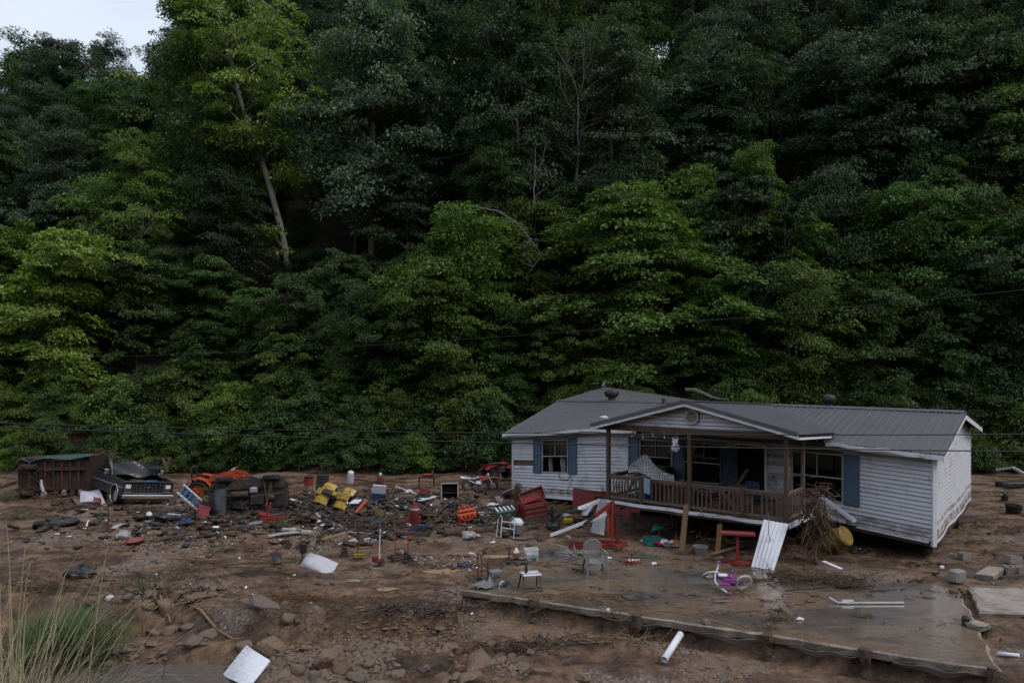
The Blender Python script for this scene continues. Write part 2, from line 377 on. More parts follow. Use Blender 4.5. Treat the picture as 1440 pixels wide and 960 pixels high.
# ------------------------------------------------------------------ ground
def mud_material():
    m = bpy.data.materials.new('mud'); m.use_nodes = True
    n = m.node_tree; L = n.links; b = n.nodes['Principled BSDF']
    g = n.nodes.new('ShaderNodeNewGeometry')
    def noise(scale, det=6, rough=.6, vec=None):
        z = n.nodes.new('ShaderNodeTexNoise'); z.inputs['Scale'].default_value = scale; z.inputs['Detail'].default_value = det; z.inputs['Roughness'].default_value = rough
        L.new(vec or g.outputs['Position'], z.inputs['Vector']); return z
    def ramp(src, stops):
        r = n.nodes.new('ShaderNodeValToRGB'); e = r.color_ramp.elements
        e[0].position, e[0].color = stops[0][0], (*stops[0][1], 1); e[1].position, e[1].color = stops[-1][0], (*stops[-1][1], 1)
        for p, c in stops[1:-1]:
            q = e.new(p); q.color = (*c, 1)
        L.new(src, r.inputs['Fac']); return r
    def mix(a, bb, fac, mode='MIX'):
        q = n.nodes.new('ShaderNodeMixRGB'); q.blend_type = mode
        if isinstance(fac, float): q.inputs['Fac'].default_value = fac
        else: L.new(fac, q.inputs['Fac'])
        L.new(a, q.inputs[1]); L.new(bb, q.inputs[2]); return q.outputs['Color']
    fm_ = n.nodes.new('ShaderNodeMapping'); fm_.inputs['Scale'].default_value = (.8, 2.3, 1); fm_.inputs['Rotation'].default_value = (0, 0, R(-6)); L.new(g.outputs['Position'], fm_.inputs['Vector'])
    n1 = noise(.55, 8, .68, fm_.outputs['Vector']); n2 = noise(3.2, 8, .7); n3 = noise(16, 4, .7)
    base = ramp(n1.outputs['Fac'], [(.34, (.026, .016, .0115)), (.44, (.064, .038, .025)), (.54, (.132, .078, .048)), (.70, (.21, .134, .09))]).outputs['Color']
    fine = ramp(n2.outputs['Fac'], [(.32, (.26, .24, .22)), (.5, (1, 1, 1)), (.72, (1.7, 1.62, 1.52))]).outputs['Color']
    col = mix(base, fine, 1.0, 'MULTIPLY')
    # fine gravel: voronoi pebbles of differing tints, in patches
    vo = n.nodes.new('ShaderNodeTexVoronoi'); vo.inputs['Scale'].default_value = 22; L.new(g.outputs['Position'], vo.inputs['Vector'])
    pebc = ramp(vo.outputs['Color'], [(.1, (.07, .048, .036)), (.4, (.15, .105, .08)), (.7, (.22, .165, .135)), (.95, (.32, .27, .23))]).outputs['Color']
    pt = noise(.42, 4, .55)
    pm = n.nodes.new('ShaderNodeMapRange'); pm.inputs['From Min'].default_value = .52; pm.inputs['From Max'].default_value = .62; pm.inputs['To Max'].default_value = .75
    L.new(pt.outputs['Fac'], pm.inputs['Value'])
    col = mix(col, pebc, pm.outputs['Result'])
    # specks of litter
    n4 = noise(38, 2, .5)
    sp = ramp(n4.outputs['Fac'], [(.66, (0, 0, 0)), (.70, (1, 1, 1))])
    sc = n.nodes.new('ShaderNodeRGB'); sc.outputs[0].default_value = (.30, .26, .23, 1)
    q = n.nodes.new('ShaderNodeMath'); q.operation = 'MULTIPLY'; q.inputs[1].default_value = .5; L.new(sp.outputs['Color'], q.inputs[0])
    col = mix(col, sc.outputs[0], q.outputs[0])
    # forest floor above the foot of the hill: dark leaf litter
    sx = n.nodes.new('ShaderNodeSeparateXYZ'); L.new(g.outputs['Position'], sx.inputs[0])
    fm = n.nodes.new('ShaderNodeMapRange'); fm.inputs['From Min'].default_value = 40.2; fm.inputs['From Max'].default_value = 42.5; L.new(sx.outputs['Y'], fm.inputs['Value'])
    fl = ramp(n2.outputs['Fac'], [(.3, (.02, .017, .012)), (.6, (.045, .036, .024)), (.75, (.03, .045, .02))]).outputs['Color']
    fm2 = n.nodes.new('ShaderNodeMapRange'); fm2.inputs['From Min'].default_value = -14; fm2.inputs['From Max'].default_value = -20; L.new(sx.outputs['Y'], fm2.inputs['Value'])
    col = mix(col, fl, fm.outputs['Result'])
    # grassy near bank
    gm = n.nodes.new('ShaderNodeMapRange'); gm.inputs['From Min'].default_value = 11.5; gm.inputs['From Max'].default_value = 9.5; L.new(sx.outputs['Y'], gm.inputs['Value'])
    gl = ramp(n2.outputs['Fac'], [(.3, (.03, .04, .015)), (.7, (.09, .08, .04))]).outputs['Color']
    col = mix(col, gl, gm.outputs['Result'])
    col = mix(col, fl, fm2.outputs['Result'])
    L.new(col, b.inputs['Base Color'])
    rr = n.nodes.new('ShaderNodeMapRange'); rr.inputs['From Min'].default_value = .35; rr.inputs['From Max'].default_value = .62; rr.inputs['To Min'].default_value = .34; rr.inputs['To Max'].default_value = .85
    L.new(n1.outputs['Fac'], rr.inputs['Value']); L.new(rr.outputs['Result'], b.inputs['Roughness']); b.inputs['Specular IOR Level'].default_value = .25
    ad = n.nodes.new('ShaderNodeMath'); ad.operation = 'ADD'; L.new(n2.outputs['Fac'], ad.inputs[0])
    k = n.nodes.new('ShaderNodeMath'); k.operation = 'MULTIPLY'; k.inputs[1].default_value = .4; L.new(n3.outputs['Fac'], k.inputs[0]); L.new(k.outputs[0], ad.inputs[1])
    bp = n.nodes.new('ShaderNodeBump'); bp.inputs['Strength'].default_value = .9; bp.inputs['Distance'].default_value = .1
    L.new(ad.outputs[0], bp.inputs['Height']); L.new(bp.outputs['Normal'], b.inputs['Normal'])
    return m
M['mud'] = mud_material()

def axis(segs):
    out = []
    for a, b, st in segs:
        k = max(1, int(round((b - a) / st))); out += list(np.linspace(a, b, k, endpoint=False))
    return np.array(out + [segs[-1][1]])
gx = axis([(-500, -120, 40), (-120, -45, 3), (-45, -26, .5), (-26, 20, .11), (20, 40, .35), (40, 120, 3), (120, 500, 40)])
gy = axis([(-120, 0, 12), (0, 10, .7), (10, 24, .10), (24, 42, .17), (42, 60, 1.2), (60, 160, 4), (160, 700, 45)])
XX, YY = np.meshgrid(gx, gy); ZZ = ground_z(XX, YY)
nx, ny = len(gx), len(gy)
idx = np.arange(nx * ny).reshape(ny, nx)
fq = np.stack([idx[:-1, :-1], idx[:-1, 1:], idx[1:, 1:], idx[1:, :-1]], -1).reshape(-1, 4)
g_o = link('ground', np_mesh('ground', np.stack([XX, YY, ZZ], -1).reshape(-1, 3), fq, ['mud'], True))
tag(g_o, 'brown churned mud and gravel yard running up to the wooded slope', kind='structure')

# creek water and standing puddles
def water_material(name, col, rough, bump):
    m = bpy.data.materials.new(name); m.use_nodes = True; n = m.node_tree; b = n.nodes['Principled BSDF']
    b.inputs['Base Color'].default_value = (*col, 1); b.inputs['Roughness'].default_value = rough; b.inputs['Specular IOR Level'].default_value = .5
    g = n.nodes.new('ShaderNodeNewGeometry'); z = n.nodes.new('ShaderNodeTexNoise'); z.inputs['Scale'].default_value = 5; z.inputs['Detail'].default_value = 4
    n.links.new(g.outputs['Position'], z.inputs['Vector'])
    bp = n.nodes.new('ShaderNodeBump'); bp.inputs['Strength'].default_value = bump; bp.inputs['Distance'].default_value = .05
    n.links.new(z.outputs['Fac'], bp.inputs['Height']); n.links.new(bp.outputs['Normal'], b.inputs['Normal'])
    return m
M['creek_water'] = water_material('creek_water', (.10, .085, .075), .06, .8)
M['puddle_water'] = water_material('puddle_water', (.33, .225, .14), .16, .04)
mb = MB()
wx = np.linspace(-22, -3.8, 60)
mb.add([(x, y, -.68) for x in wx for y in (11.2, 15.2)], [(2 * i, 2 * i + 2, 2 * i + 3, 2 * i + 1) for i in range(len(wx) - 1)])
tag(mb.build('creek_water', 'creek_water'), 'shallow brown creek water below the stony bank', kind='structure')
def puddle(px, py, a, b, seed, lab):
    r = random.Random(seed); c = P(px, py, -.05); z = -.048
    ring = []
    ph = [r.uniform(0, 6.28) for _ in range(4)]
    for i in range(40):
        t = 2 * math.pi * i / 40; k = 1 + .16 * math.sin(2 * t + ph[0]) + .12 * math.sin(3 * t + ph[1]) + .07 * math.sin(7 * t + ph[2])
        ring.append((c.x + a * k * math.cos(t), c.y + b * k * math.sin(t), z))
    q = MB(); q.add(ring, [tuple(range(40))])
    tag(q.build('puddle', 'puddle_water'), lab, kind='structure')
puddle(622, 803, .42, .26, 1, 'tan muddy puddle beside the concrete pad')
puddle(545, 828, .26, .14, 2, 'small tan puddle in the mud yard')
puddle(498, 816, .16, .12, 3, 'tiny tan puddle in the mud yard')
puddle(700, 782, .35, .22, 4, 'tan puddle at the corner of the pad')

# concrete pad with broken edge, wet silt film
def slab_material():
    m = bpy.data.materials.new('wet_concrete'); m.use_nodes = True; n = m.node_tree; L = n.links; b = n.nodes['Principled BSDF']
    g = n.nodes.new('ShaderNodeNewGeometry')
    mp = n.nodes.new('ShaderNodeMapping'); mp.inputs['Rotation'].default_value = (0, 0, R(25)); mp.inputs['Scale'].default_value = (.55, 1.1, 1); L.new(g.outputs['Position'], mp.inputs['Vector'])
    z1 = n.nodes.new('ShaderNodeTexNoise'); z1.inputs['Scale'].default_value = .75; z1.inputs['Detail'].default_value = 8; z1.inputs['Roughness'].default_value = .62; L.new(mp.outputs['Vector'], z1.inputs['Vector'])
    z2 = n.nodes.new('ShaderNodeTexNoise'); z2.inputs['Scale'].default_value = 7; z2.inputs['Detail'].default_value = 9; z2.inputs['Roughness'].default_value = .7; L.new(g.outputs['Position'], z2.inputs['Vector'])
    r = n.nodes.new('ShaderNodeValToRGB'); e = r.color_ramp.elements
    e[0].position, e[0].color = .3, (.058, .052, .047, 1); e[1].position, e[1].color = .75, (.26, .20, .15, 1)
    for p, c in ((.42, (.090, .077, .066, 1)), (.52, (.155, .116, .085, 1)), (.60, (.135, .085, .052, 1))):
        q = e.new(p); q.color = c
    L.new(z1.outputs['Fac'], r.inputs['Fac'])
    mr = n.nodes.new('ShaderNodeMapRange'); mr.inputs['From Min'].default_value = .3; mr.inputs['From Max'].default_value = .7; mr.inputs['To Min'].default_value = .75; mr.inputs['To Max'].default_value = 1.22; L.new(z2.outputs['Fac'], mr.inputs['Value'])
    mu = n.nodes.new('ShaderNodeMixRGB'); mu.blend_type = 'MULTIPLY'; mu.inputs['Fac'].default_value = 1; L.new(r.outputs['Color'], mu.inputs[1]); L.new(mr.outputs['Result'], mu.inputs[2])
    L.new(mu.outputs['Color'], b.inputs['Base Color'])
    r2 = n.nodes.new('ShaderNodeMapRange'); r2.inputs['From Min'].default_value = .44; r2.inputs['From Max'].default_value = .68; r2.inputs['To Min'].default_value = .10; r2.inputs['To Max'].default_value = .42; L.new(z1.outputs['Fac'], r2.inputs['Value'])
    L.new(r2.outputs['Result'], b.inputs['Roughness']); b.inputs['Specular IOR Level'].default_value = .5; b.inputs['Coat Weight'].default_value = .5; b.inputs['Coat Roughness'].default_value = .13; b.inputs['Coat IOR'].default_value = 1.4
    bp = n.nodes.new('ShaderNodeBump'); bp.inputs['Strength'].default_value = .05; bp.inputs['Distance'].default_value = .02; L.new(z2.outputs['Fac'], bp.inputs['Height']); L.new(bp.outputs['Normal'], b.inputs['Normal'])
    return m
M['wet_concrete'] = slab_material()
mat('concrete_edge', (.22, .185, .155), .7, .3, var=.35, scale=5, dirt=(.07, .05, .04), dirt_amt=.35, dirt_scale=2, bump=.6)
def slab(name, pts, z, th, m, label, seed, chip=.03, step=.22):
    r = random.Random(seed); ring = []
    for a, b in zip(pts, pts[1:] + pts[:1]):
        l = (b - a).length; k = max(2, int(l / step)); d = (b - a).normalized(); nn = Vector((-d.y, d.x))
        for i in range(k):
            p = a + (b - a) * (i / k) + nn * abs(r.gauss(0, chip)) * (1 if i else 0); ring.append(p)
    n = len(ring); cx = sum((p.x for p in ring)) / n; cyy = sum((p.y for p in ring)) / n
    v = []
    for p in ring:                               # top (chamfered), edge, underside
        c = Vector((cx, cyy)) - p; c.normalize()
        k_ = .03 + abs(r.gauss(0, .03)); v.append((p.x + c.x * k_, p.y + c.y * k_, z))
    for p in ring: v.append((p.x, p.y, z - .02 - abs(r.gauss(0, .01))))
    for p in ring:
        c = Vector((cx, cyy)) - p; c.normalize(); q = abs(r.gauss(0, .03))
        v.append((p.x + c.x * q, p.y + c.y * q, z - th + r.gauss(0, .012)))
    f = [tuple(range(n)), tuple(reversed(range(2 * n, 3 * n)))]
    for k in range(2):
        for i in range(n):
            j = (i + 1) % n; f.append((k * n + j, k * n + i, (k + 1) * n + i, (k + 1) * n + j))
    q = MB(); q.add(v, f)
    o = q.build(name, m); o.data.materials.append(M['concrete_edge'])
    for p in o.data.polygons:
        if p.index > 1: p.material_index = 1
    return tag(o, label, kind='structure')
slab('concrete_slab', SL, 0.0, .15, 'wet_concrete', 'large wet concrete pad with undercut broken front edge', 3)
# stub footings along the undercut edge
for k, u in enumerate((1.95, 4.35, 7.0, 8.75, 10.75)):
    p = SL[0] + _se * u - _sn * .02
    zb = min(gz(p.x, p.y), gz(p.x - _sn.x * .2, p.y - _sn.y * .2))
    q = MB(); rr = random.Random(40 + k)
    h = .03 - zb + .12; prof = []
    for i in range(6):
        t = i / 5; prof.append((.10 + rr.uniform(-.03, .03), zb - .12 + t * h))
    q.lathe(prof, 9)
    for i, v in enumerate(q.v): q.v[i] = Vector((v.x + rr.uniform(-.025, .025), v.y + rr.uniform(-.025, .025), v.z + rr.uniform(-.02, .02)))
    o = q.build('rotten_post', 'log_bark', loc=(p.x, p.y, 0))
    tag(o, ['broken dark wooden post stub below the small workbench', 'broken dark post stub at the pad edge above the white drain pipe', 'dark post stub with root tangle at the pad edge', 'dark broken post stub between the root tangle and the pad corner', 'dark broken post stub at the outer corner of the pad'][k], 'post', 'rotten post stubs along the pad edge')
# torn plastic membrane hanging beneath the edge
for k, (u0, u1) in enumerate(((3.6, 4.9), (5.5, 7.0), (7.4, 8.6), (9.2, 10.6))):
    rr = random.Random(60 + k); ph = rr.uniform(0, 6)
    def fn(a, b, u0=u0, u1=u1, ph=ph):
        u = u0 + (u1 - u0) * a; p = SL[0] + _se * u - _sn * (.01 - .16 * b + .03 * math.sin(9 * a + ph))
        return (p.x, p.y, -.14 - b * (.09 + .10 * math.sin(math.pi * a)) + .02 * math.sin(13 * a + ph))
    q = MB(); q.sheet(fn, 14, 3, .004)
    tag(q.build('plastic_membrane', 'bag_clear'), ['torn grey plastic under the pad edge above the white drain pipe', 'torn grey plastic sagging under the pad edge beside the root tangle', 'torn grey plastic under the pad edge past the root tangle', 'torn grey plastic under the pad edge near its outer corner'][k], 'plastic sheet', 'torn membrane under the pad')
# second pad beside the first
c2 = [P(1360, 826, .03), P(1376, 862, .03), P(1500, 868, .03), P(1500, 830, .03)]
slab('concrete_slab', [Vector((p.x, p.y)) for p in c2], .07, .13, 'concrete_dry', 'second pale concrete slab beside the large wet pad', 5, .02)
# ------------------------------------------------------------------ forest
def leaf_material():
    m = bpy.data.materials.new('leaf'); m.use_nodes = True; n = m.node_tree; L = n.links; b = n.nodes['Principled BSDF']
    oi = n.nodes.new('ShaderNodeObjectInfo'); at = n.nodes.new('ShaderNodeAttribute'); at.attribute_name = 'tint'
    t = n.nodes.new('ShaderNodeTexCoord'); z = n.nodes.new('ShaderNodeTexNoise'); z.inputs['Scale'].default_value = .7; z.inputs['Detail'].default_value = 3
    L.new(t.outputs['Object'], z.inputs['Vector'])
    a = n.nodes.new('ShaderNodeMapRange'); a.inputs['To Min'].default_value = .62; a.inputs['To Max'].default_value = 1.45; L.new(at.outputs['Fac'], a.inputs['Value'])
    c = n.nodes.new('ShaderNodeMapRange'); c.inputs['From Min'].default_value = .3; c.inputs['From Max'].default_value = .7; c.inputs['To Min'].default_value = .72; c.inputs['To Max'].default_value = 1.3; L.new(z.outputs['Fac'], c.inputs['Value'])
    k = n.nodes.new('ShaderNodeMath'); k.operation = 'MULTIPLY'; L.new(a.outputs['Result'], k.inputs[0]); L.new(c.outputs['Result'], k.inputs[1])
    mu = n.nodes.new('ShaderNodeMixRGB'); mu.blend_type = 'MULTIPLY'; mu.inputs['Fac'].default_value = 1; L.new(oi.outputs['Color'], mu.inputs[1]); L.new(k.outputs[0], mu.inputs[2])
    # a few leaves lean yellow
    yl = n.nodes.new('ShaderNodeMapRange'); yl.inputs['From Min'].default_value = .9; yl.inputs['From Max'].default_value = 1.0; yl.inputs['To Max'].default_value = .35; L.new(at.outputs['Fac'], yl.inputs['Value'])
    mi = n.nodes.new('ShaderNodeMixRGB'); L.new(yl.outputs['Result'], mi.inputs['Fac']); L.new(mu.outputs['Color'], mi.inputs[1]); mi.inputs[2].default_value = (.13, .13, .03, 1)
    L.new(mi.outputs['Color'], b.inputs['Base Color']); b.inputs['Roughness'].default_value = .5; b.inputs['Specular IOR Level'].default_value = .22
    tr = n.nodes.new('ShaderNodeBsdfTranslucent'); tm_ = n.nodes.new('ShaderNodeMixRGB'); tm_.blend_type = 'MULTIPLY'; tm_.inputs['Fac'].default_value = 1; tm_.inputs[2].default_value = (1.25, 1.5, .55, 1); L.new(mi.outputs['Color'], tm_.inputs[1]); L.new(tm_.outputs['Color'], tr.inputs['Color'])
    ms = n.nodes.new('ShaderNodeMixShader'); ms.inputs['Fac'].default_value = .26
    L.new(b.outputs['BSDF'], ms.inputs[1]); L.new(tr.outputs['BSDF'], ms.inputs[2]); L.new(ms.outputs['Shader'], n.nodes['Material Output'].inputs['Surface'])
    return m
M['leaf'] = leaf_material()

def unit(a): return a / np.maximum(np.linalg.norm(a, axis=-1, keepdims=True), 1e-9)

def leaves_mesh(name, cen, axis_, nrm, ln, wd, g):
    """one folded, pointed leaf (two faces) per row"""
    nrm = unit(nrm - axis_ * (nrm * axis_).sum(1, keepdims=True)); side = np.cross(nrm, axis_)
    ln = ln[:, None]; wd = wd[:, None]
    v = np.stack([cen, cen + axis_ * ln * .45 + side * wd * .5 + nrm * wd * .14, cen + axis_ * ln - nrm * ln * .14, cen + axis_ * ln * .45 - side * wd * .5 + nrm * wd * .14], 1).reshape(-1, 3)
    n = len(cen); b = np.arange(n)[:, None] * 4
    f = np.concatenate([b + [0, 1, 2], b + [0, 2, 3]], 1).reshape(-1, 3)
    return np_mesh(name, v, f, ['leaf'], attr=np.repeat(g.random(n), 2))

def spray_leaves(sc, sr, out, g, per, flat, lsize, droop):
    """sc centres, sr radii, out outward unit vectors -> leaf arrays"""
    n = len(sc); k = per
    a = g.random((n, k)) * 2 * np.pi; rr = np.sqrt(g.random((n, k)))
    hx = np.cos(a) * rr; hy = np.sin(a) * rr
    zz = (g.random((n, k)) - .5) * 2 * flat * np.sqrt(np.clip(1.15 - rr ** 2, 0, 1)) - droop * rr ** 2
    off = np.stack([hx, hy, zz], -1) * sr[:, None, None]
    # tilt each spray outwards-down
    cen = sc[:, None, :] + off; cen[..., 2] += -(off[..., :2] * out[:, None, :2]).sum(-1) * .28
    ax = np.stack([hx, hy, np.zeros_like(hx)], -1) * .6 + out[:, None, :] * .6 + g.normal(0, .45, (n, k, 3)); ax[..., 2] -= .35
    nr = np.zeros((n, k, 3)); nr[..., 2] = 1; nr += g.normal(0, .42, (n, k, 3)) + out[:, None, :] * .25
    cen, ax, nr = cen.reshape(-1, 3), unit(ax.reshape(-1, 3)), unit(nr.reshape(-1, 3))
    s = lsize * g.uniform(.7, 1.35, len(cen))
    return cen, ax, nr, s, s * g.uniform(.45, .65, len(cen))

def profile(kind, t):
    if kind == 'round': return math.sqrt(max(.05, 1 - (2 * t - .85) ** 2 / 1.5))
    if kind == 'cone': return (1 - t) ** .65 * .95 + .12
    if kind == 'column': return .55 + .45 * math.sin(math.pi * min(1, t * 1.05 + .05))
    if kind == 'umbrella': return .45 + .6 * t if t < .75 else .9 * math.sqrt(max(.04, (1.08 - t) / .33))
    return 1

def make_tree(seed, H, zb, Rr, kind='round', nl=22, per_limb=6, per=85, sr=.75, flat=.4, lsize=.2, droop=.35, path=None, trunk_r=.2, gap=0.0, rise=.35, n=6):
    """returns (trunk mesh, crown mesh) of one tree rooted at the origin"""
    g = np.random.default_rng(seed); r = random.Random(seed)
    path = path or [(0, 0, -.8), (r.uniform(-.1, .1), r.uniform(-.1, .1), H * .3), (r.uniform(-.4, .4), r.uniform(-.4, .4), H * .65), (r.uniform(-.6, .6), r.uniform(-.6, .6), H * .97)]
    path = [Vector(p) for p in path]
    def at(z):
        for a, b in zip(path, path[1:]):
            if z <= b.z: t = (z - a.z) / (b.z - a.z); return a.lerp(b, max(0, t))
        return path[-1]
    mb = MB(); pp = [at(-.8 + (path[-1].z + .8) * i / 9) for i in range(10)]
    pp = [p + Vector((r.gauss(0, .05), r.gauss(0, .05), 0)) * (H / 12) if 0 < i else p for i, p in enumerate(pp)]
    mb.tube(pp, [trunk_r * (1.25 if i == 0 else 1) * (1 - i / 9 * .88) for i in range(10)], n + 1)
    S = []; SR = []; O = []
    az = r.uniform(0, 6.28)
    for i in range(nl):
        t = (i + r.random()) / nl
        if gap and gap[0] < t < gap[1] and r.random() < .8: continue
        az += 2.4 + r.uniform(-.5, .5)
        z0 = zb + (H - zb) * t * .93
        L = Rr * profile(kind, t) * r.choice((r.uniform(.45, .8), r.uniform(.8, 1.25)))
        p0 = at(max(.3, z0 - L * rise * r.uniform(.4, .9)))
        d = Vector((math.cos(az), math.sin(az), 0))
        e = at(z0) + d * L; e.z = z0 + L * .12 * r.uniform(-1, 1)
        mid = p0.lerp(e, .5) + Vector((0, 0, L * .12)) + Vector((r.gauss(0, .1), r.gauss(0, .1), 0)) * L
        pts = [p0, p0.lerp(mid, .5) + Vector((0, 0, L * .04)), mid, mid.lerp(e, .55) + Vector((0, 0, L * .03)), e]
        tr = trunk_r * (.45 - .22 * t)
        mb.tube(pts, [tr, tr * .75, tr * .5, tr * .3, tr * .1], max(4, n - 2))
        for j in range(per_limb):
            q = .28 + .75 * (j + r.random()) / per_limb
            c = mid.lerp(e, max(0, (q - .5) * 2)) if q > .5 else p0.lerp(mid, q * 2)
            lat = Vector((-d.y, d.x, 0)) * r.gauss(0, .24) * L * (.5 + q * .6)
            S.append(c + lat + Vector((0, 0, r.gauss(.05, .16) * sr * 2))); SR.append(sr * r.uniform(.6, 1.3)); O.append(d)
    for j in range(max(3, nl // 5)):
        c = path[-1] + Vector((r.gauss(0, Rr * .18), r.gauss(0, Rr * .18), r.uniform(-.1, .03) * H)); S.append(c); SR.append(sr * r.uniform(.6, 1.1)); O.append(Vector((r.gauss(0, 1), r.gauss(0, 1), 0)).normalized())
    ar = spray_leaves(np.array(S), np.array(SR), np.array(O), g, per, flat, lsize, droop)
    me = bpy.data.meshes.new('trunk'); me.from_pydata([tuple(v) for v in mb.v], [], mb.f); me.polygons.foreach_set('use_smooth', [True] * len(me.polygons))
    return me, leaves_mesh('crown', *ar, g)

def plant(name, protos, x, y, rot, sc, col, label, cat='tree', group=None, bark='bark', dz=0.0, tilt=(0, 0)):
    tm, cm = protos
    if not tm.materials: tm.materials.append(M[bark])
    t = thing(name, label, cat, (x, y, gz(x, y) + dz), (tilt[0], tilt[1], rot), group)
    t.scale = sc if isinstance(sc, tuple) else (sc, sc, sc)
    o = link('trunk', tm, t)
    o = link('crown', cm, t); o.color = (*col, 1)
    return t

tall = [make_tree(100 + i, 17, 5.5, 4.3, k, nl=30, per_limb=7, per=105, sr=.85, flat=.34, lsize=.215, trunk_r=.22) for i, k in enumerate(('round', 'column', 'umbrella', 'round'))]
blue = [make_tree(120 + i, 19, 4.0, 4.2, 'column', nl=40, per_limb=6, per=115, sr=.9, flat=.6, lsize=.215, droop=.25, trunk_r=.24) for i in range(2)]
tier = [make_tree(140 + i, 8.5, .6, 3.3, k, nl=32, per_limb=8, per=105, sr=(.62, .55, .7, .5)[i], flat=(.14, .30, .20, .38)[i], lsize=(.15, .175, .13, .19)[i], droop=(.45, .3, .6, .35)[i], trunk_r=.09, rise=.15) for i, k in enumerate(('round', 'umbrella', 'column', 'round'))]
shrub = [make_tree(160 + i, 3.2, .15, 1.9, 'round', nl=20, per_limb=6, per=85, sr=.48, flat=.3, lsize=.135, droop=.45, trunk_r=.045, rise=.5) for i in range(3)]

DARK = (.034, .056, .030); MID = (.050, .088, .028); FRESH = (.096, .152, .032); GREY = (.048, .074, .048); OLIVE = (.086, .118, .028)
CN = {DARK: 'dark green', MID: 'mid green', FRESH: 'fresh green', GREY: 'grey-green', OLIVE: 'olive green'}
def jit(c, r, a=.18):
    jit.last = CN[c]
    k = 1 + r.uniform(-a, a); return (c[0] * k * (1 + r.uniform(-.1, .1)), c[1] * k, c[2] * k * (1 + r.uniform(-.12, .12)))

# trees one can single out -------------------------------------------------
def ybase(px, py, y):        # ground point seen in column px at depth y
    return (px - 720) / F * y
# the tall pale-trunked tree with a bright crown
_y = 51.0; _x = ybase(412, 0, _y); _z = gz(_x, _y)
def rel(px, py): p = PY(px, py, _y); return (p.x - _x, 0, p.z - _z)
path = [(0, 0, -1), rel(408, 400), rel(385, 300), rel(366, 220), rel(348, 165), rel(330, 90), rel(312, 10), rel(300, -70)]
path = [path[0]] + [(a, 1.0 * math.sin(i), c) for i, (a, b, c) in enumerate(path[1:])]
bright = make_tree(201, rel(0, -80)[2], rel(0, 330)[2], 7.0, 'umbrella', nl=34, per_limb=9, per=120, sr=.95, flat=.25, lsize=.23, droop=.4, path=path, trunk_r=.30, gap=(.02, .36), rise=.75)
plant('tulip_tree', bright, _x, _y, 0, 1, (.165, .225, .055), 'tall tree with long pale leaning trunk and bright yellow-green crown', bark='bark_pale')
BT = (_x, _y)
def single(protos, px, ytop, y, col, label, sc=1.0, H=17.0, rot=0, name='broadleaf_tree', wide=1.0, **k):
    x = ybase(px, 0, y); ztop = CAMZ - (ytop - HOR) / F * y; h = ztop - gz(x, y); s = h / H
    return plant(name, protos, x, y, rot, (s * wide * sc, s * wide * sc, s), col, label, **k)
single(blue[0], 522, -40, 52, (.105, .150, .108), 'tall dense grey-green tree next to the bright crown', H=19, rot=1.0, wide=1.0)
single(tall[0], 695, 138, 53, (0.059, 0.114, 0.030), 'slim mid green tree standing between the dense grey-green tree and the dead tree', H=17, rot=2.0, wide=.8)
single(tier[0], 905, 262, 42.5, (.088, .142, .034), 'bright green layered tree rising just behind the porch roof', H=8.5, rot=.6, wide=1.35)
single(tier[1], 80, 312, 41.8, (.165, .225, .045), 'yellow-green spreading tree above the wrecked trailer', H=8.5, rot=2.2, wide=1.15)
single(tier[2], 650, 290, 43.5, (0.080, 0.143, 0.027), 'yellowish layered tree below the slim mid green tree', H=8.5, rot=4, wide=1.1)
single(tier[3], 1010, 395, 41.5, (0.065, 0.130, 0.028), 'leafy tree hanging low over the house ridge', H=8.5, rot=5, wide=1.1)
single(tier[0], 560, 400, 43, (0.073, 0.139, 0.028), 'fresh green layered tree at the edge of the wood above the gas cylinders', H=8.5, rot=3.3, wide=1.1)
single(tier[1], 350, 400, 44, (0.059, 0.118, 0.028), 'rounded green tree hiding the foot of the pale leaning trunk', H=8.5, rot=1.3, wide=1.1)
single(blue[1], 1010, 20, 58, (.078, .108, .082), 'large grey-green tree behind the dead tree, leaves catching the light', H=19, rot=2.0, wide=1.05)
single(tall[1], 1180, 40, 54, (.056, .082, .060), 'broad dark grey-green tree over the house ridge vent', H=17, rot=.4, wide=1.25)
single(tall[2], 1330, 30, 52, (.058, .086, .052), 'dark spreading tree under the sloping cable', H=17, rot=2.9, wide=1.2)
single(tall[3], 1440, 60, 49, (0.073, 0.124, 0.028), 'yellow-tinged tree at the outer edge of the wood past the house gable', H=17, rot=1.9, wide=1.0)
single(tier[2], 1290, 260, 45, (0.057, 0.109, 0.027), 'green weeping tree directly behind the gable end', H=8.5, rot=2.6, wide=1.25)
single(tier[3], 1130, 300, 46, (0.051, 0.109, 0.031), 'round-leaved green sapling with a bare slanting stem', H=8.5, rot=4.4, wide=.8)
single(blue[1], 45, 48, 78, (0.045, 0.082, 0.044), 'dark tree on the ridge against the sky with a ragged top', H=19, rot=.9, wide=1.25)
single(tall[0], 100, 82, 70, (0.043, 0.079, 0.039), 'smaller ridge tree with thin twigs against the sky', H=17, rot=4.4, wide=1.0)
single(tall[1], 195, 105, 72, (0.043, 0.082, 0.034), 'low ridge tree filling the dip below the sky', H=17, rot=3.4, wide=1.2)

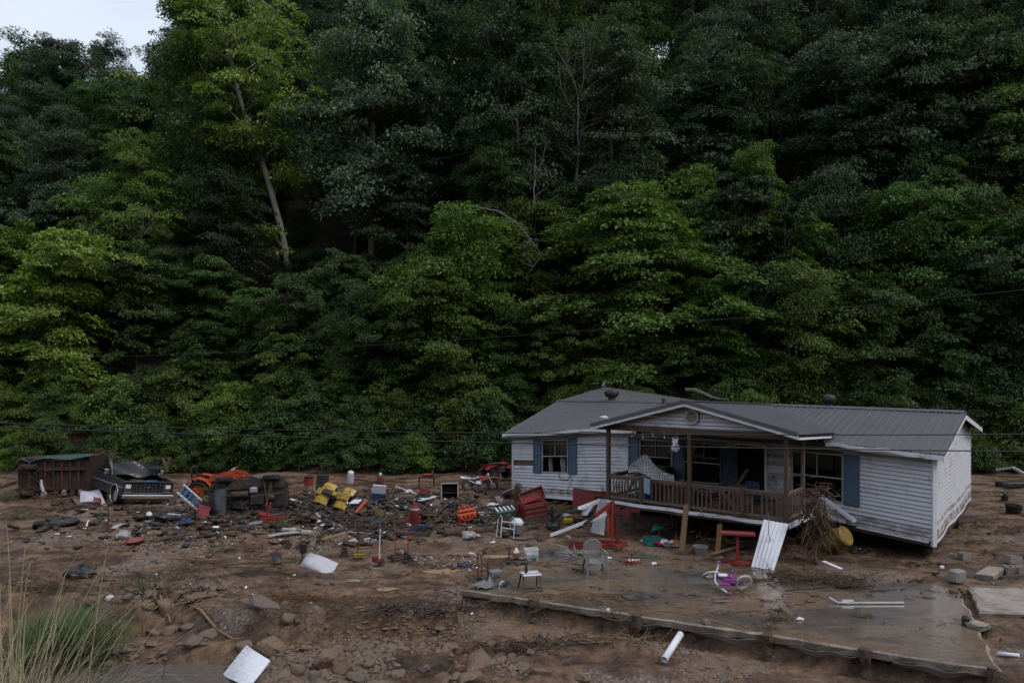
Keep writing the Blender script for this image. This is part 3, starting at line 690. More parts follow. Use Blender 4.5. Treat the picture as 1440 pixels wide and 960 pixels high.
# the rest of the wood, in staggered ranks up the slope
r = random.Random(5); count = 0
ranks = [(37.8, 1.5, 'shrub'), (39.0, 1.7, 'shrub'), (40.6, 2.2, 'shrub'), (41.6, 3.4, 'tier'), (44.8, 4.2, 'tier'), (46.6, 4.5, 'tier'), (48.0, 4.8, 'mid'), (50.2, 5.0, 'tier'), (52.5, 5.6, 'tall'), (57.2, 5.0, 'tier'), (58.0, 6.2, 'tall'), (62.0, 6.5, 'tier'), (64.5, 6.8, 'tall'), (72.0, 7.5, 'tall'), (81.0, 8.5, 'tall'), (92, 9.5, 'tall'), (104, 10, 'tall'), (118, 10, 'tall'), (129, 9, 'tall')]
def wood_label(kind, u, yy, s):
    zone = next(b for a, b in ((-.62, 'at the outer edge above the trailer'), (-.48, 'above the overturned trailer'), (-.36, 'above the pickup and tractor'), (-.24, 'above the overturned car'), (-.12, 'above the gas cylinders'), (0, 'above the dirt bike'), (.1, 'above the house window bay'), (.22, 'above the porch'), (.34, 'above the porch corner'), (.48, 'above the end bay'), (.60, 'above the house gable'), (9, 'past the house gable')) if u < a)
    if kind == 'shrub': return ('small ' if s < .75 else 'bushy ' if s < .95 else 'large ') + jit.last + (' shrub in front row ' if yy < 38.5 else ' shrub in middle row ' if yy < 39.9 else ' shrub in back row ') + zone.replace('above', 'behind')
    rank = {41: 'lowest', 44: 'second', 48: 'third', 52: 'fourth', 58: 'fifth', 64: 'sixth', 72: 'seventh', 81: 'eighth', 92: 'ninth', 104: 'tenth', 118: 'topmost'}[min((41, 44, 48, 52, 58, 64, 72, 81, 92, 104, 118), key=lambda q: abs(q - yy))]
    return jit.last + (' layered understory tree in ' if kind == 'tier' else ' forest tree in ') + rank + ' rank ' + zone
KGRP = {'shrub': 'shrubs at the foot of the slope', 'tier': 'understory trees along the wood edge', 'mid': 'mid-height forest trees', 'tall': 'tall forest trees on the hillside'}
for y0, st, kind in ranks:
    half = .80 * y0 + 3; x = -half + r.uniform(0, st)
    while x < half:
        xx = x + r.uniform(-.3, .3) * st; yy = y0 + r.uniform(-.35, .35) * st * .8; x += st * r.uniform(.85, 1.15)
        u = xx / yy
        if kind == 'shrub':
            
            p = r.choice(shrub); s = r.uniform(.55, 1.15) * (.62 if yy < 38.5 else 1)
            if yy < 38.5 and (-12 < xx < 1.5 and r.random() < .6 or 1.5 < xx < 9): continue
            col = jit(r.choice((MID, FRESH, MID, OLIVE)), r)
        elif kind == 'tier':
            p = r.choice(tier); s = r.uniform(.55, 1.25); col = jit(r.choice((MID, FRESH, DARK, OLIVE, MID, FRESH) if yy < 50 else (DARK, DARK, GREY, MID)), r, .28)
        elif kind == 'mid':
            p = r.choice(tier + tall[:2]); s = r.uniform(.6, .8) if p in tall else r.uniform(1.0, 1.4); col = jit(r.choice((MID, DARK, GREY, FRESH)), r)
        else:
            p = r.choice(tall + blue); s = r.uniform(.85, 1.15) * (1.25 if yy > 70 else 1); col = jit(r.choice((DARK, GREY, DARK, MID, GREY)), r)
            if u < -.45 and yy > 50: s *= .70
            if abs(xx - BT[0] - .5) < 6.0 and BT[1] - 6 < yy < BT[1] + 2.5: continue     # keeps the pale trunk in view
        if kind in ('mid', 'tier') and 45.3 < yy < 52 and abs(xx - BT[0] - .6) < 4.2: continue
        if kind == 'tier' and abs(xx + 14.5) < 5: s *= .6
        if kind in ('mid', 'tall') and 46 < yy < 51 and abs(xx - yy * .09) < 2.2: continue   # opening round the dead tree
        if kind == 'tier' and yy < 43 and any(abs(xx - q) < 2.6 for q in (-26.8, 7.9)): continue
        if kind in ('mid', 'tall') and 45 < yy < 53 and abs(xx + .198 * yy) < 3.5: continue
        nm = {'shrub': 'shrub', 'tier': 'understory_tree', 'mid': 'forest_tree', 'tall': 'forest_tree'}[kind]
        plant(nm, p, xx, yy, r.uniform(0, 6.28), (s, s, s * r.uniform(.9, 1.15)), col, wood_label(kind, u, yy, s), 'shrub' if kind == 'shrub' else 'tree', KGRP[kind], tilt=(r.gauss(0, .04), r.gauss(0, .04)))
        count += 1
for i in range(16):      # dark saplings round the foot of the pale trunk
    yy = 45.6 + 7.5 * (i % 5) / 5 + r.uniform(0, .8); xx = BT[0] + (-6 + 12 * ((i * .618) % 1)); s = r.uniform(.7, 1.1) * (.5 if yy < 51.5 and abs(xx - BT[0]) < 3.4 else 1); col = jit(r.choice((DARK, MID)), r)
    plant('shrub', r.choice(shrub), xx, yy, r.uniform(0, 6), (s * 1.2, s * 1.2, s), col, ('small ' if s < .85 else 'bushy ') + jit.last + (' sapling uphill of' if yy > 51 else ' sapling downhill of') + (' the pale leaning trunk, on its tractor side' if xx > BT[0] else ' the pale leaning trunk, on its trailer side'), 'shrub', 'saplings round the pale trunk')

for xx, yy, s, k, lab in ((-12.3, 42.6, .85, 1, 'dark layered tree filling the gap between the overturned car and the pale trunk'), (-10.6, 45.0, .8, 3, 'second dark layered tree in the gap behind the overturned car'), (-14.0, 42.4, .6, 0, 'low dark layered tree behind the tractor'), (-9.3, 42.4, .75, 2, 'dark layered tree behind the tall black cabinet')):
    plant('understory_tree', tier[k], xx, yy, yy, (s, s, s), (.044, .074, .028), lab, 'tree', 'understory trees along the wood edge')
for i, (xx, yy, s, lab) in enumerate(((-9.0, 37.9, .75, 'leafy shrub on the bank behind the tall black cabinet'), (-7.5, 38.3, .8, 'leafy shrub on the bank behind the white patterned roll'), (-6.2, 37.7, .6, 'leafy shrub on the bank behind the brown gas cylinder'), (-5.0, 38.4, .7, 'leafy shrub on the bank behind the grinder table'), (-10.6, 38.3, .7, 'leafy shrub on the bank behind the red pot'))):
    plant('shrub', shrub[i % 3], xx, yy, i * 1.3, (s, s, s), (.052, .09, .03), lab, 'shrub', 'shrubs at the foot of the slope')
# dead trees and bare stems -------------------------------------------------
def branchy(mb, p, d, L, rad, depth, r, n=5):
    pts = [p]; k = 4; q = p.copy(); dd = d.copy()
    for i in range(k):
        dd = (dd + Vector((r.gauss(0, .16), r.gauss(0, .16), r.gauss(.02, .10)))).normalized(); q = q + dd * L / k; pts.append(q.copy())
    mb.tube(pts, [rad * (1 - .75 * i / k) for i in range(k + 1)], n)
    if depth:
        for i in range(1, k + 1):
            for _ in range(1 if r.random() < .45 else 2):
                a = r.uniform(0, 6.28); s = Vector((math.cos(a), math.sin(a), r.uniform(.1, .9))).normalized()
                branchy(mb, pts[i].copy(), (dd * .55 + s * .8).normalized(), L * r.uniform(.38, .62), rad * (1 - .7 * i / k) * .5, depth - 1, r, 4)
def dead(px, pyb, pyt, y, rad, seed, label, depth=3, lean=0.0, name='dead_tree', m='bark_dead'):
    r = random.Random(seed); b = PY(px, pyb, y); h = (pyb - pyt) / F * y; t = thing(name, label, 'tree', b)
    tr = MB(); pts = [Vector((lean * h * i / 6 + r.gauss(0, .06), r.gauss(0, .1), h * .6 * i / 6)) for i in range(7)]; pts.insert(0, Vector((0, 0, min(-.5, gz(b.x, b.y) - b.z - .3))))
    tr.tube(pts, [rad * 1.1] + [rad * (1 - .5 * i / 6) for i in range(7)], 7); tr.build('trunk', m, t, smooth=True)
    br = MB()
    for i in range(9):
        q = pts[2 + i % 6]; a = i * 2.4; d = Vector((math.cos(a) * .8, math.sin(a) * .5, r.uniform(.2, 1.1))).normalized()
        branchy(br, q.copy(), d, h * r.uniform(.22, .36), rad * .38, depth - 1, r)
    branchy(br, pts[-1].copy(), Vector((lean * .5 - .25, 0, 1)).normalized(), h * .42, rad * .5, depth, r); branchy(br, pts[-1].copy(), Vector((.3, .1, 1)).normalized(), h * .4, rad * .45, depth, r)
    br.build('crown', m, t, smooth=True)
dead(812, 285, 40, 50.0, .10, 3, 'bare grey dead tree with twisted branches above the porch gable')
dead(752, 330, 200, 46.0, .06, 8, 'thin bare dead sapling beside the larger dead tree', 2)
dead(190, 395, 300, 45.0, .05, 9, 'thin bare stem beside the yellow-green spreading tree', 2, .1)
dead(1118, 420, 315, 43.5, .05, 12, 'thin pale leaning stem over the middle of the house roof', 1, -.12)
dead(1104, 545, 470, 41.0, .06, 13, 'short pale bare trunk just behind the house ridge', 1, .1)
def hanging(px, py, y, seed, label, pts, rad=.03):
    r = random.Random(seed); mb = MB(); w = [PY(a, b, y + r.uniform(-.2, .2)) for a, b in pts]; o = w[0]
    mb.tube([p - o for p in w], [rad * (1 - .7 * i / len(w)) for i in range(len(w))], 5)
    for i in range(1, len(w) - 1):
        for _ in range(2): branchy(mb, w[i] - o, Vector((r.gauss(0, 1), r.gauss(0, .4), r.gauss(-.3, .6))).normalized(), .9, rad * .5, 1, r, 4)
    tag(mb.build('dead_branch', 'bark_dead', loc=o, smooth=True), label, 'branch')
hanging(0, 0, 42.2, 2, 'bare broken bough arching down over the leaves left of the dead tree'.replace('left of', 'below'), [(660, 290), (700, 297), (725, 312), (745, 335), (762, 358), (750, 375), (735, 395)], .05)
hanging(0, 0, 41.6, 4, 'curved bare twig hanging in the leaves above the flue vent', [(738, 432), (722, 436), (715, 450), (720, 468), (735, 482)], .03)
# fallen trunks at the foot of the slope
for k, (a, b, rad, lab) in enumerate((((302, 660, .15), (352, 632, 1.9), .13, 'fallen grey trunk lying up the bank behind the tractor'), ((325, 662, .2), (345, 648, .9), .08, 'short fallen limb under the grey trunk behind the tractor'), ((418, 656, .2), (455, 624, 2.0), .06, 'thin pale fallen pole on the bank above the wrecked car'))):
    pa = P(a[0], a[1], a[2]); pb = PY(b[0], b[1], pa.y + 2.2); r2 = random.Random(k)
    mb = MB(); n = 7; mb.tube([(pb - pa) * (i / n) + Vector((r2.gauss(0, .03), 0, r2.gauss(0, .03))) for i in range(n + 1)], [rad * (1 - .35 * i / n) for i in range(n + 1)], 8)
    tag(mb.build('fallen_log', 'bark_pale', loc=pa, smooth=True), lab, 'log')

# overhead cables -------------------------------------------------------------
def cable(p0, p1, sag, rad, label):
    mb = MB(); n = 48; o = p0
    pts = []
    for i in range(n + 1):
        t = i / n; p = p0.lerp(p1, t) - o; p.z -= sag * 4 * t * (1 - t); pts.append(p)
    mb.tube(pts, rad, 6)
    tag(mb.build('power_line', 'wire', loc=o, smooth=True), label, 'cable', 'overhead cables')
cable(PY(-400, 581, 13.6), PY(1840, 606, 12.4), .20, .011, 'upper of the two dark cables crossing in front of the house')
cable(PY(-400, 583, 13.2), PY(1840, 637, 12.0), .16, .012, 'lower of the two dark cables crossing in front of the house')
cable(PY(-100, 505, 39.0), PY(1900, 355, 24.0), .9, .013, 'thin cable sloping up across the leaves above the house roof')
cable(PY(500, 248, 50.0), PY(1560, -60, 20.0), .6, .012, 'thin cable climbing across the wood out of the top of the view')
# ------------------------------------------------------------------ the house
HR = Vector((11.84, 20.0)); HU = Vector((-.766, .643)); HN = Vector((-.643, -.766))
def zbot(s): return float(np.interp(s, [0, 2.2, 3.0, 9, 10.9, 12.5, 15.4], [.46, .66, .72, .58, .46, .36, .24]))
def ztop(s): return float(np.interp(s, [0, 2.2, 3.0, 9, 10.9, 13.2, 15.4], [2.94, 3.06, 3.10, 3.14, 3.10, 2.86, 2.66]))
def hw(s, d, z, raw=False):
    """house coordinates (along the front from the gable corner, outwards, height 0..2.45 of the wall) to the world"""
    p = HR + HU * s + HN * d
    if raw: zz = z
    else:
        b, t = zbot(s), ztop(s); zz = b + (t - b) * z / 2.45 if z <= 2.45 else t + (z - 2.45)
        zz += -d * .047 if d < 0 else 0
    return Vector((p.x, p.y, zz))
HL = Vector((HR.x, HR.y, 0))
def hp(s, d, z, raw=False): return hw(s, d, z, raw) - HL
house = thing('house', 'white vinyl-sided house shoved off its pad, with grey metal roof and sagging porch', 'house', HL)

def strip(mb, s0, s1, z0, z1, d0, d1, dz_top=None, seg=6):
    """a lapped board along the front: proud by d1 at its lower edge and d0 at its upper edge"""
    v = []
    for i in range(seg + 1):
        s = s0 + (s1 - s0) * i / seg
        v += [hp(s, d1 - .02, z0), hp(s, d1, z0), hp(s, d0, z1), hp(s, d0 - .02, z1)]
    f = []
    for i in range(seg):
        a = i * 4; b = a + 4
        for k in range(4): f.append((a + k, a + (k + 1) % 4, b + (k + 1) % 4, b + k))
    e = seg * 4; f += [(3, 2, 1, 0), (e, e + 1, e + 2, e + 3)]
    return mb.add(v, f)
rh = random.Random(77)
mat('lap_shadow', (.12, .115, .125), .8, .1, var=.2); mat('vinyl_mud_shade', (.50, .50, .55), .55, .3, var=.1, scale=2, dirt=(.17, .125, .095), dirt_amt=.62, dirt_scale=2.4); mat('frame_dull', (.34, .335, .35), .6, .3, var=.2, dirt=MUD, dirt_amt=.3)  # dark backing in the siding gaps stands in for lap shadow lines
ROWS = 20; RH = 2.45 / ROWS
def front_wall(name, s0, s1, d, openings, z_from=0, skip=()):
    w = MB()
    v = []
    n = 8
    for i in range(n + 1):
        s = s0 + (s1 - s0) * i / n
        v += [hp(s, d - .05, 0), hp(s, d - .05, 2.45), hp(s, d - .12, 2.45), hp(s, d - .12, 0)]
    # backing in vertical slices that leave the openings free
    cuts = sorted({s0, s1} | {o[0] for o in openings} | {o[1] for o in openings})
    w = MB()
    for a, b in zip(cuts, cuts[1:]):
        spans = [(0, 2.45)]
        for o in openings:
            if o[0] <= a + 1e-6 and b <= o[1] + 1e-6: spans = [(0, o[2]), (o[3], 2.45)]
        for z0, z1 in spans:
            if z1 - z0 > .02: strip(w, a, b, z0, z1, d - .04, d - .04, seg=3)
    wall = w.build(name, 'lap_shadow', house)
    for k in range(z_from, ROWS):
        z0, z1 = k * RH, (k + 1) * RH - .010
        segs = [(s0, s1)]
        for o in openings:
            if z1 > o[2] + .01 and z0 < o[3] - .01:
                ns = []
                for a, b in segs:
                    if o[0] > a: ns.append((a, min(b, o[0])))
                    if o[1] < b: ns.append((max(a, o[1]), b))
                segs = [q for q in ns if q[1] - q[0] > .03]
        for a, b in segs:
            if (k, round(a, 1)) in skip: continue
            q = MB(); jz = rh.gauss(0, .004); strip(q, a, b, z0 + jz, z1 + jz, d - .004, d + .034 + abs(rh.gauss(0, .005)), seg=6)
            q.build('siding_board', 'vinyl_mud_shade' if k < 2 or (k < 4 and rh.random() < .5) or (name == 'porch_wall' and (k < 11 or rh.random() < .5)) else 'white_vinyl', wall)  # mud on low courses; on the porch wall also stands in for shade
    return wall
# windows: (s0, s1, z0, z1)
W1 = (12.55, 13.85, .86, 2.16); W2 = (2.36, 3.9, .62, 2.12); W3 = (8.05, 9.3, .95, 2.15); DOOR = (4.75, 5.7, .12, 2.15); W4 = (6.1, 7.6, .8, 2.15)
front_wall('front_wall', 8.98, 15.4, 0, [W1, W3 if False else (8.98, 9.35, .95, 2.15)], skip={(k, 13.8) for k in (9, 10)} | {(k, 13.9) for k in (9, 10)})
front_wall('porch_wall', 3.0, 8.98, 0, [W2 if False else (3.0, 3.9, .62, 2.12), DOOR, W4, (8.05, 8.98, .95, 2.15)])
front_wall('end_bay_wall', 0.0, 3.0, 0, [(2.36, 3.0, .62, 2.12)])
# torn strip of loose siding where courses are missing by the far corner
q = MB(); strip(q, 13.9, 15.4, 9 * RH - .07, 10 * RH - .11, .01, .05); q.build('loose_siding_board', 'white_vinyl', house)
q = MB(); strip(q, 13.86, 15.4, 9 * RH, 11 * RH, -.03, -.03); q.build('bare_sheathing', 'bare_wood', house)

def window(s0, s1, z0, z1, d=0, name='window', curtain=True, mull=True):
    f = MB()
    def hb(a, b, w=.05, t=.05): f.bar(a, b, w, t, up=(HN.x, HN.y, 0))
    fr = .035
    hb(hp(s0, d + .01, z0 + fr / 2), hp(s1, d + .01, z0 + fr / 2)); hb(hp(s0, d + .01, z1 - fr / 2), hp(s1, d + .01, z1 - fr / 2))
    hb(hp(s0 + fr / 2, d + .012, z0), hp(s0 + fr / 2, d + .012, z1)); hb(hp(s1 - fr / 2, d + .012, z0), hp(s1 - fr / 2, d + .012, z1))
    zm = (z0 + z1) / 2; hb(hp(s0, d + .008, zm), hp(s1, d + .008, zm), .035)
    if mull: hb(hp((s0 + s1) / 2, d + .006, zm), hp((s0 + s1) / 2, d + .006, z1), .02)
    w = f.build(name, 'frame_dull', house)
    for a, b in ((z0, zm - .02), (zm + .02, z1)):
        g = MB(); g.add([hp(s0 + .03, d - .02, a), hp(s1 - .03, d - .02, a), hp(s1 - .03, d - .02, b), hp(s0 + .03, d - .02, b), hp(s0 + .03, d - .026, a), hp(s1 - .03, d - .026, a), hp(s1 - .03, d - .026, b), hp(s0 + .03, d - .026, b)], [(0, 1, 2, 3), (7, 6, 5, 4), (0, 4, 5, 1), (1, 5, 6, 2), (2, 6, 7, 3), (3, 7, 4, 0)])
        if a > z0: g.build('pane', 'pane_glass', w)
        elif name != 'window': g.build('pane', 'pane_glass', w)
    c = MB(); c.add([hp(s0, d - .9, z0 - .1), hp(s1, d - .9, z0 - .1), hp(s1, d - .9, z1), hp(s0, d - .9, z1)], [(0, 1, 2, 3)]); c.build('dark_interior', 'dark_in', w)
    if curtain:
        for k, (a, b) in enumerate(((s0 + .22, s0 + .46), (s1 - .42, s1 - .25)) if curtain == 2 else ((s0 + .25, s0 + .5),)):
            q = MB(); q.sheet(lambda u, v: hp(a + (b - a) * u + .08 * (1 - v) * math.sin(3 * v), d - .16 - .05 * math.sin(u * 16), z0 + .02 + (z1 - z0) * v), 14, 4, .004); q.build('curtain', 'curtain', w)
    return w
def shutter(s0, s1, z0, z1, d=.075):
    t = MB(); nl = 16
    for a, b in ((s0, s0 + .045), (s1 - .045, s1)): t.add([hp(a, d, z0), hp(b, d, z0), hp(b, d, z1), hp(a, d, z1), hp(a, d - .03, z0), hp(b, d - .03, z0), hp(b, d - .03, z1), hp(a, d - .03, z1)], [(0, 1, 2, 3), (7, 6, 5, 4), (0, 4, 5, 1), (1, 5, 6, 2), (2, 6, 7, 3), (3, 7, 4, 0)])
    for a in (z0, (z0 + z1) / 2 - .03, z1 - .06): strip(t, s0 + .04, s1 - .04, a, a + .06, d - .002, d - .002, seg=1)
    sh = t.build('shutter', 'shutter_blue', house)
    for i in range(nl):
        a = z0 + .06 + (z1 - z0 - .12) * i / nl; q = MB(); strip(q, s0 + .045, s1 - .045, a, a + (z1 - z0 - .12) / nl, d - .028, d - .008, seg=1); q.build('slat', 'shutter_blue', sh)
def glass():
    m = bpy.data.materials.new('pane_glass'); m.use_nodes = True; n = m.node_tree; n.nodes.clear()
    o = n.nodes.new('ShaderNodeOutputMaterial'); t = n.nodes.new('ShaderNodeBsdfTransparent'); g = n.nodes.new('ShaderNodeBsdfGlossy'); g.inputs['Roughness'].default_value = .05
    t.inputs['Color'].default_value = (.75, .78, .78, 1); f = n.nodes.new('ShaderNodeFresnel'); f.inputs['IOR'].default_value = 1.5; x = n.nodes.new('ShaderNodeMixShader')
    n.links.new(f.outputs[0], x.inputs[0]); n.links.new(t.outputs[0], x.inputs[1]); n.links.new(g.outputs[0], x.inputs[2]); n.links.new(x.outputs[0], o.inputs['Surface']); return m
M['pane_glass'] = glass()
window(*W1, curtain=2); shutter(W1[0] - .42, W1[0] - .02, W1[2] - .02, W1[3] + .03); shutter(W1[1] + .02, W1[1] + .42, W1[2] - .02, W1[3] + .03)
window(*W2, curtain=0, name='window'); shutter(W2[0] - .46, W2[0] - .02, W2[2] - .02, W2[3] + .03)
window(8.05, 9.35, .95, 2.15, curtain=0); shutter(9.37, 9.8, .9, 2.2); shutter(7.6, 8.0, .9, 2.2)
window(*W4, curtain=0)
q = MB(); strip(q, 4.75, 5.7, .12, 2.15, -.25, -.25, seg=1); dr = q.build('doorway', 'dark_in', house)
q = MB(); q.bar(hp(4.72, .03, .1), hp(4.72, .03, 2.18), .07); q.bar(hp(5.73, .03, .1), hp(5.73, .03, 2.18), .07); q.bar(hp(4.7, .03, 2.2), hp(5.75, .03, 2.2), .07); q.build('frame', 'white_trim', dr)
q = MB(); q.sheet(lambda u, v: hp(5.68 + .35 * u, .03 + .55 * u, .12 + 2.0 * v), 2, 2, .04); q.build('open_door', 'shutter_blue', house)

# gable end ------------------------------------------------------------------
HWID = 7.2
def ep(d, z, out=0.0):      # point on the end wall; d from the front corner backwards, z wall height (above 2.45 = gable)
    warp = .05 * math.exp(-((d - 3.3) / .5) ** 2) + .03 * math.sin(d * 1.7)
    p = HR + HN * (-d) - HU * (out + warp); b, t = zbot(0), ztop(0)
    zz = (b + (t - b) * z / 2.45 if z <= 2.45 else t + z - 2.45) + d * .047
    return Vector((p.x, p.y, zz)) - HL
RISE = .78
def gtop(d): return 2.45 + RISE * (1 - abs(d - HWID / 2) / (HWID / 2))
w = MB(); n = 12
w.add([ep(0, 0, -.05), ep(HWID, 0, -.05), ep(HWID, 2.45, -.05), ep(HWID / 2, 2.45 + RISE, -.05), ep(0, 2.45, -.05)] + [ep(0, 0, -.12), ep(HWID, 0, -.12), ep(HWID, 2.45, -.12), ep(HWID / 2, 2.45 + RISE, -.12), ep(0, 2.45, -.12)],
      [(0, 1, 2, 3, 4), (9, 8, 7, 6, 5)] + [(i, 5 + i, 5 + (i + 1) % 5, (i + 1) % 5) for i in range(5)])
gw = w.build('gable_wall', 'lap_shadow', house)
k = 0
while k * RH < 2.45 + RISE - .1:
    z0, z1 = k * RH, (k + 1) * RH - .018
    lo, hi = .0, HWID
    if z1 > 2.45:
        h = HWID / 2 * (1 - (z1 - 2.45) / RISE); lo, hi = HWID / 2 - h + .02, HWID / 2 + h - .02
    v = []; seg = 14
    if hi - lo > .15:
        for i in range(seg + 1):
            d = lo + (hi - lo) * i / seg; wob = .006 * math.sin(d * 5 + k) 
            v += [ep(d, z0, -.005), ep(d, z0, .010 + wob), ep(d, z1, .0), ep(d, z1, -.02)]
        f = []
        for i in range(seg):
            a = i * 4; b = a + 4
            for j in range(4): f.append((a + j, b + j, b + (j + 1) % 4, a + (j + 1) % 4))
        e = seg * 4; f += [(0, 1, 2, 3), (e + 3, e + 2, e + 1, e)]
        q = MB(); q.add(v, f); q.build('siding_board', 'vinyl_mud_shade' if k in (0, 1, 3) else 'white_vinyl', gw)
    k += 1
q = MB(); q.bar(ep(0, -.12, .02), ep(0, 2.45, .02), .11, .11); q.build('corner_trim', 'white_trim', house)
q = MB(); q.bar(hp(15.4, .02, -.1), hp(15.4, .02, 2.45), .09, .09); q.build('corner_trim', 'white_trim', house)
q = MB(); q.sheet(lambda u, v: ep(.05 + (HWID - .1) * u, -.01 - .09 * v - .008 * math.sin(9 * u), .022 + .006 * math.sin(11 * u)), 20, 2, .008); q.build('bottom_flashing', 'white_trim', house)
q = MB(); q.bar(ep(.1, -.22, -.08), ep(HWID, -.22, -.08), .1, .2); q.build('rim_joist', 'rust', house)
q = MB(); q.bar(hp(.05, -.06, -.07), hp(2.9, -.06, -.07), .1, .16); q.build('rim_joist', 'dark_metal', house); q = MB(); q.bar(hp(9, -.06, -.07), hp(15.3, -.06, -.07), .1, .16); q.build('rim_joist', 'dark_metal', house)
q = MB(); strip(q, 8.98, 14.6, -.13, -.01, .035, .04); q.build('bottom_flashing', 'white_trim', house)
q = MB(); strip(q, .1, 2.0, -.05, .0, .03, .035); q.build('bottom_flashing', 'white_trim', house)
q = MB(); q.sheet(lambda u, v: hp(.1 + 15.2 * u, -5.2, 0) + Vector((0, 0, -.25 - v * .9)), 8, 2, .02); q.build('added_skirting', 'dark_metal', house)  # added dark sheet that blocks light behind the void under the house
for dd in (-1.4, -3.4): q = MB(); q.sheet(lambda u, v: hp(.1 + 15.2 * u, dd, 0) + Vector((0, 0, -.26 - v * .28)), 8, 1, .05); q.build('chassis_beam', 'dark_metal', house)
# hidden faces: floor, rear wall, far end
fl = MB(); fl.add([hp(s, -d, 0) + Vector((0, 0, -.02)) for s in (0, 3, 9, 12, 15.4) for d in (.1, HWID)] + [hp(s, -d, 0) + Vector((0, 0, -.28)) for s in (0, 3, 9, 12, 15.4) for d in (.1, HWID)],
    [(2 * i, 2 * i + 1, 2 * i + 3, 2 * i + 2) for i in range(4)] + [(10 + 2 * i + 2, 10 + 2 * i + 3, 10 + 2 * i + 1, 10 + 2 * i) for i in range(4)]); fl.build('floor', 'dark_metal', house)
fl = MB(); S5 = (0, 3, 9, 12, 15.4)
for i in range(4): fl.add([hp(S5[i], -HWID, 0), hp(S5[i + 1], -HWID, 0), hp(S5[i + 1], -HWID, 2.45), hp(S5[i], -HWID, 2.45)], [(0, 1, 2, 3)])
fl.add([hp(15.4, 0, 0), hp(15.4, -HWID, 0), hp(15.4, -HWID, 2.45), hp(15.4, -HWID / 2, 2.45 + 1.0), hp(15.4, 0, 2.45)], [(0, 1, 2, 3, 4)])
fl.build('rear_wall', 'white_vinyl', house)
ce = MB(); ce.add([hp(s, -d, 2.44) for s in S5 for d in (.06, HWID)], [(2 * i, 2 * i + 1, 2 * i + 3, 2 * i + 2) for i in range(4)]); ce.build('ceiling', 'dark_in', house)

# roof: ribbed metal panels, each its own sheet ---------------------------------
def ridge_z(s): return float(np.interp(s, [-.3, 5.6, 11, 15.7], [3.97, 4.02, 4.0, 3.95]))
def rear_z(s): return float(np.interp(s, [-.3, 5, 8, 11, 15.7], [3.30, 3.3, 3.5, 4.0, 4.52]))
def eave_z(s): return ztop(min(15.4, max(0, s))) + .04
def roof_panel(a, b, c, d, parent, ribs=3, m='roof_metal', name='roof_panel', lift=.0):
    """corners: a,b lower edge, c,d upper edge (c above b)"""
    q = MB(); A, B, Cc, D = a, b, c, d; nrm = (B - A).cross(D - A).normalized()
    if nrm.z < 0: nrm = -nrm
    prof = [(0, .0)]
    for k in range(ribs):
        t = (k + .5) / ribs; prof += [(t - .10 / ribs, 0), (t - .05 / ribs, .022), (t + .05 / ribs, .022), (t + .10 / ribs, 0)]
    prof += [(1, 0)]
    up = [A.lerp(B, t) + nrm * (h + lift) for t, h in prof]; dn = [D.lerp(Cc, t) + nrm * (h + lift) for t, h in prof]
    v = up + dn + [p - nrm * .012 for p in up] + [p - nrm * .012 for p in dn]; n = len(prof); f = []
    for i in range(n - 1):
        f += [(i, i + 1, n + i + 1, n + i), (3 * n + i, 3 * n + i + 1, 2 * n + i + 1, 2 * n + i), (2 * n + i, 2 * n + i + 1, i + 1, i), (n + i, n + i + 1, 3 * n + i + 1, 3 * n + i)]
    f += [(0, n, 3 * n, 2 * n), (n - 1, 2 * n + n - 1, 3 * n + n - 1, 2 * n - 1)]
    q.add(v, f); return q.build(name, m, parent)
rf = MB()   # deck under the panels
def rv(s, d, z): return hw(s, d, z, True) - HL
EO = .32
ss = list(np.linspace(-.34, 15.68, 18))
roof_deck = MB()
for a, b in zip(ss, ss[1:]):
    roof_deck.add([rv(a, EO, eave_z(a) - .04), rv(b, EO, eave_z(b) - .04), rv(b, -HWID / 2, ridge_z(b) - .04), rv(a, -HWID / 2, ridge_z(a) - .04)], [(0, 1, 2, 3)])
    roof_deck.add([rv(a, -HWID - .3, rear_z(a) - .04), rv(b, -HWID - .3, rear_z(b) - .04), rv(b, -HWID / 2, ridge_z(b) - .04), rv(a, -HWID / 2, ridge_z(a) - .04)], [(0, 1, 2, 3)])
roof = roof_deck.build('roof', 'dark_in', house)
for a, b in zip(ss, ss[1:]):
    roof_panel(rv(a, EO + .03, eave_z(a) - .005), rv(b, EO + .03, eave_z(b) - .005), rv(b, -HWID / 2, ridge_z(b)), rv(a, -HWID / 2, ridge_z(a)), roof, 4)
    roof_panel(rv(a, -HWID - .33, rear_z(a)), rv(b, -HWID - .33, rear_z(b)), rv(b, -HWID / 2, ridge_z(b)), rv(a, -HWID / 2, ridge_z(a)), roof, 4)
q = MB()
for sgn, (s0, s1) in ((1, (-.3, 15.7)),):
    pts = [s0 + (s1 - s0) * i / 14 for i in range(15)]
    v = []
    for s in pts: v += [rv(s, -HWID / 2 + .17, ridge_z(s) - .01 ), rv(s, -HWID / 2 + .15, ridge_z(s) + .02), rv(s, -HWID / 2, ridge_z(s) + .06), rv(s, -HWID / 2 - .15, ridge_z(s) + .02), rv(s, -HWID / 2 - .17, ridge_z(s) - .01)]
    f = []
    for i in range(14):
        for j in range(4): f.append((i * 5 + j, i * 5 + j + 1, i * 5 + 6 + j, i * 5 + 5 + j))
    q.add(v, f)
q.build('ridge_cap', 'roof_metal', roof)
q = MB(); pts = [(-.3 + 16.0 * i / 20) for i in range(21)]
for a, b in zip(pts, pts[1:]):
    if b < 2.4 or a > 9.2: q.bar(rv(a, EO + .02, eave_z(a) - .1), rv(b, EO + .02, eave_z(b) - .1), .03, .14)
q.build('fascia', 'white_trim', roof)
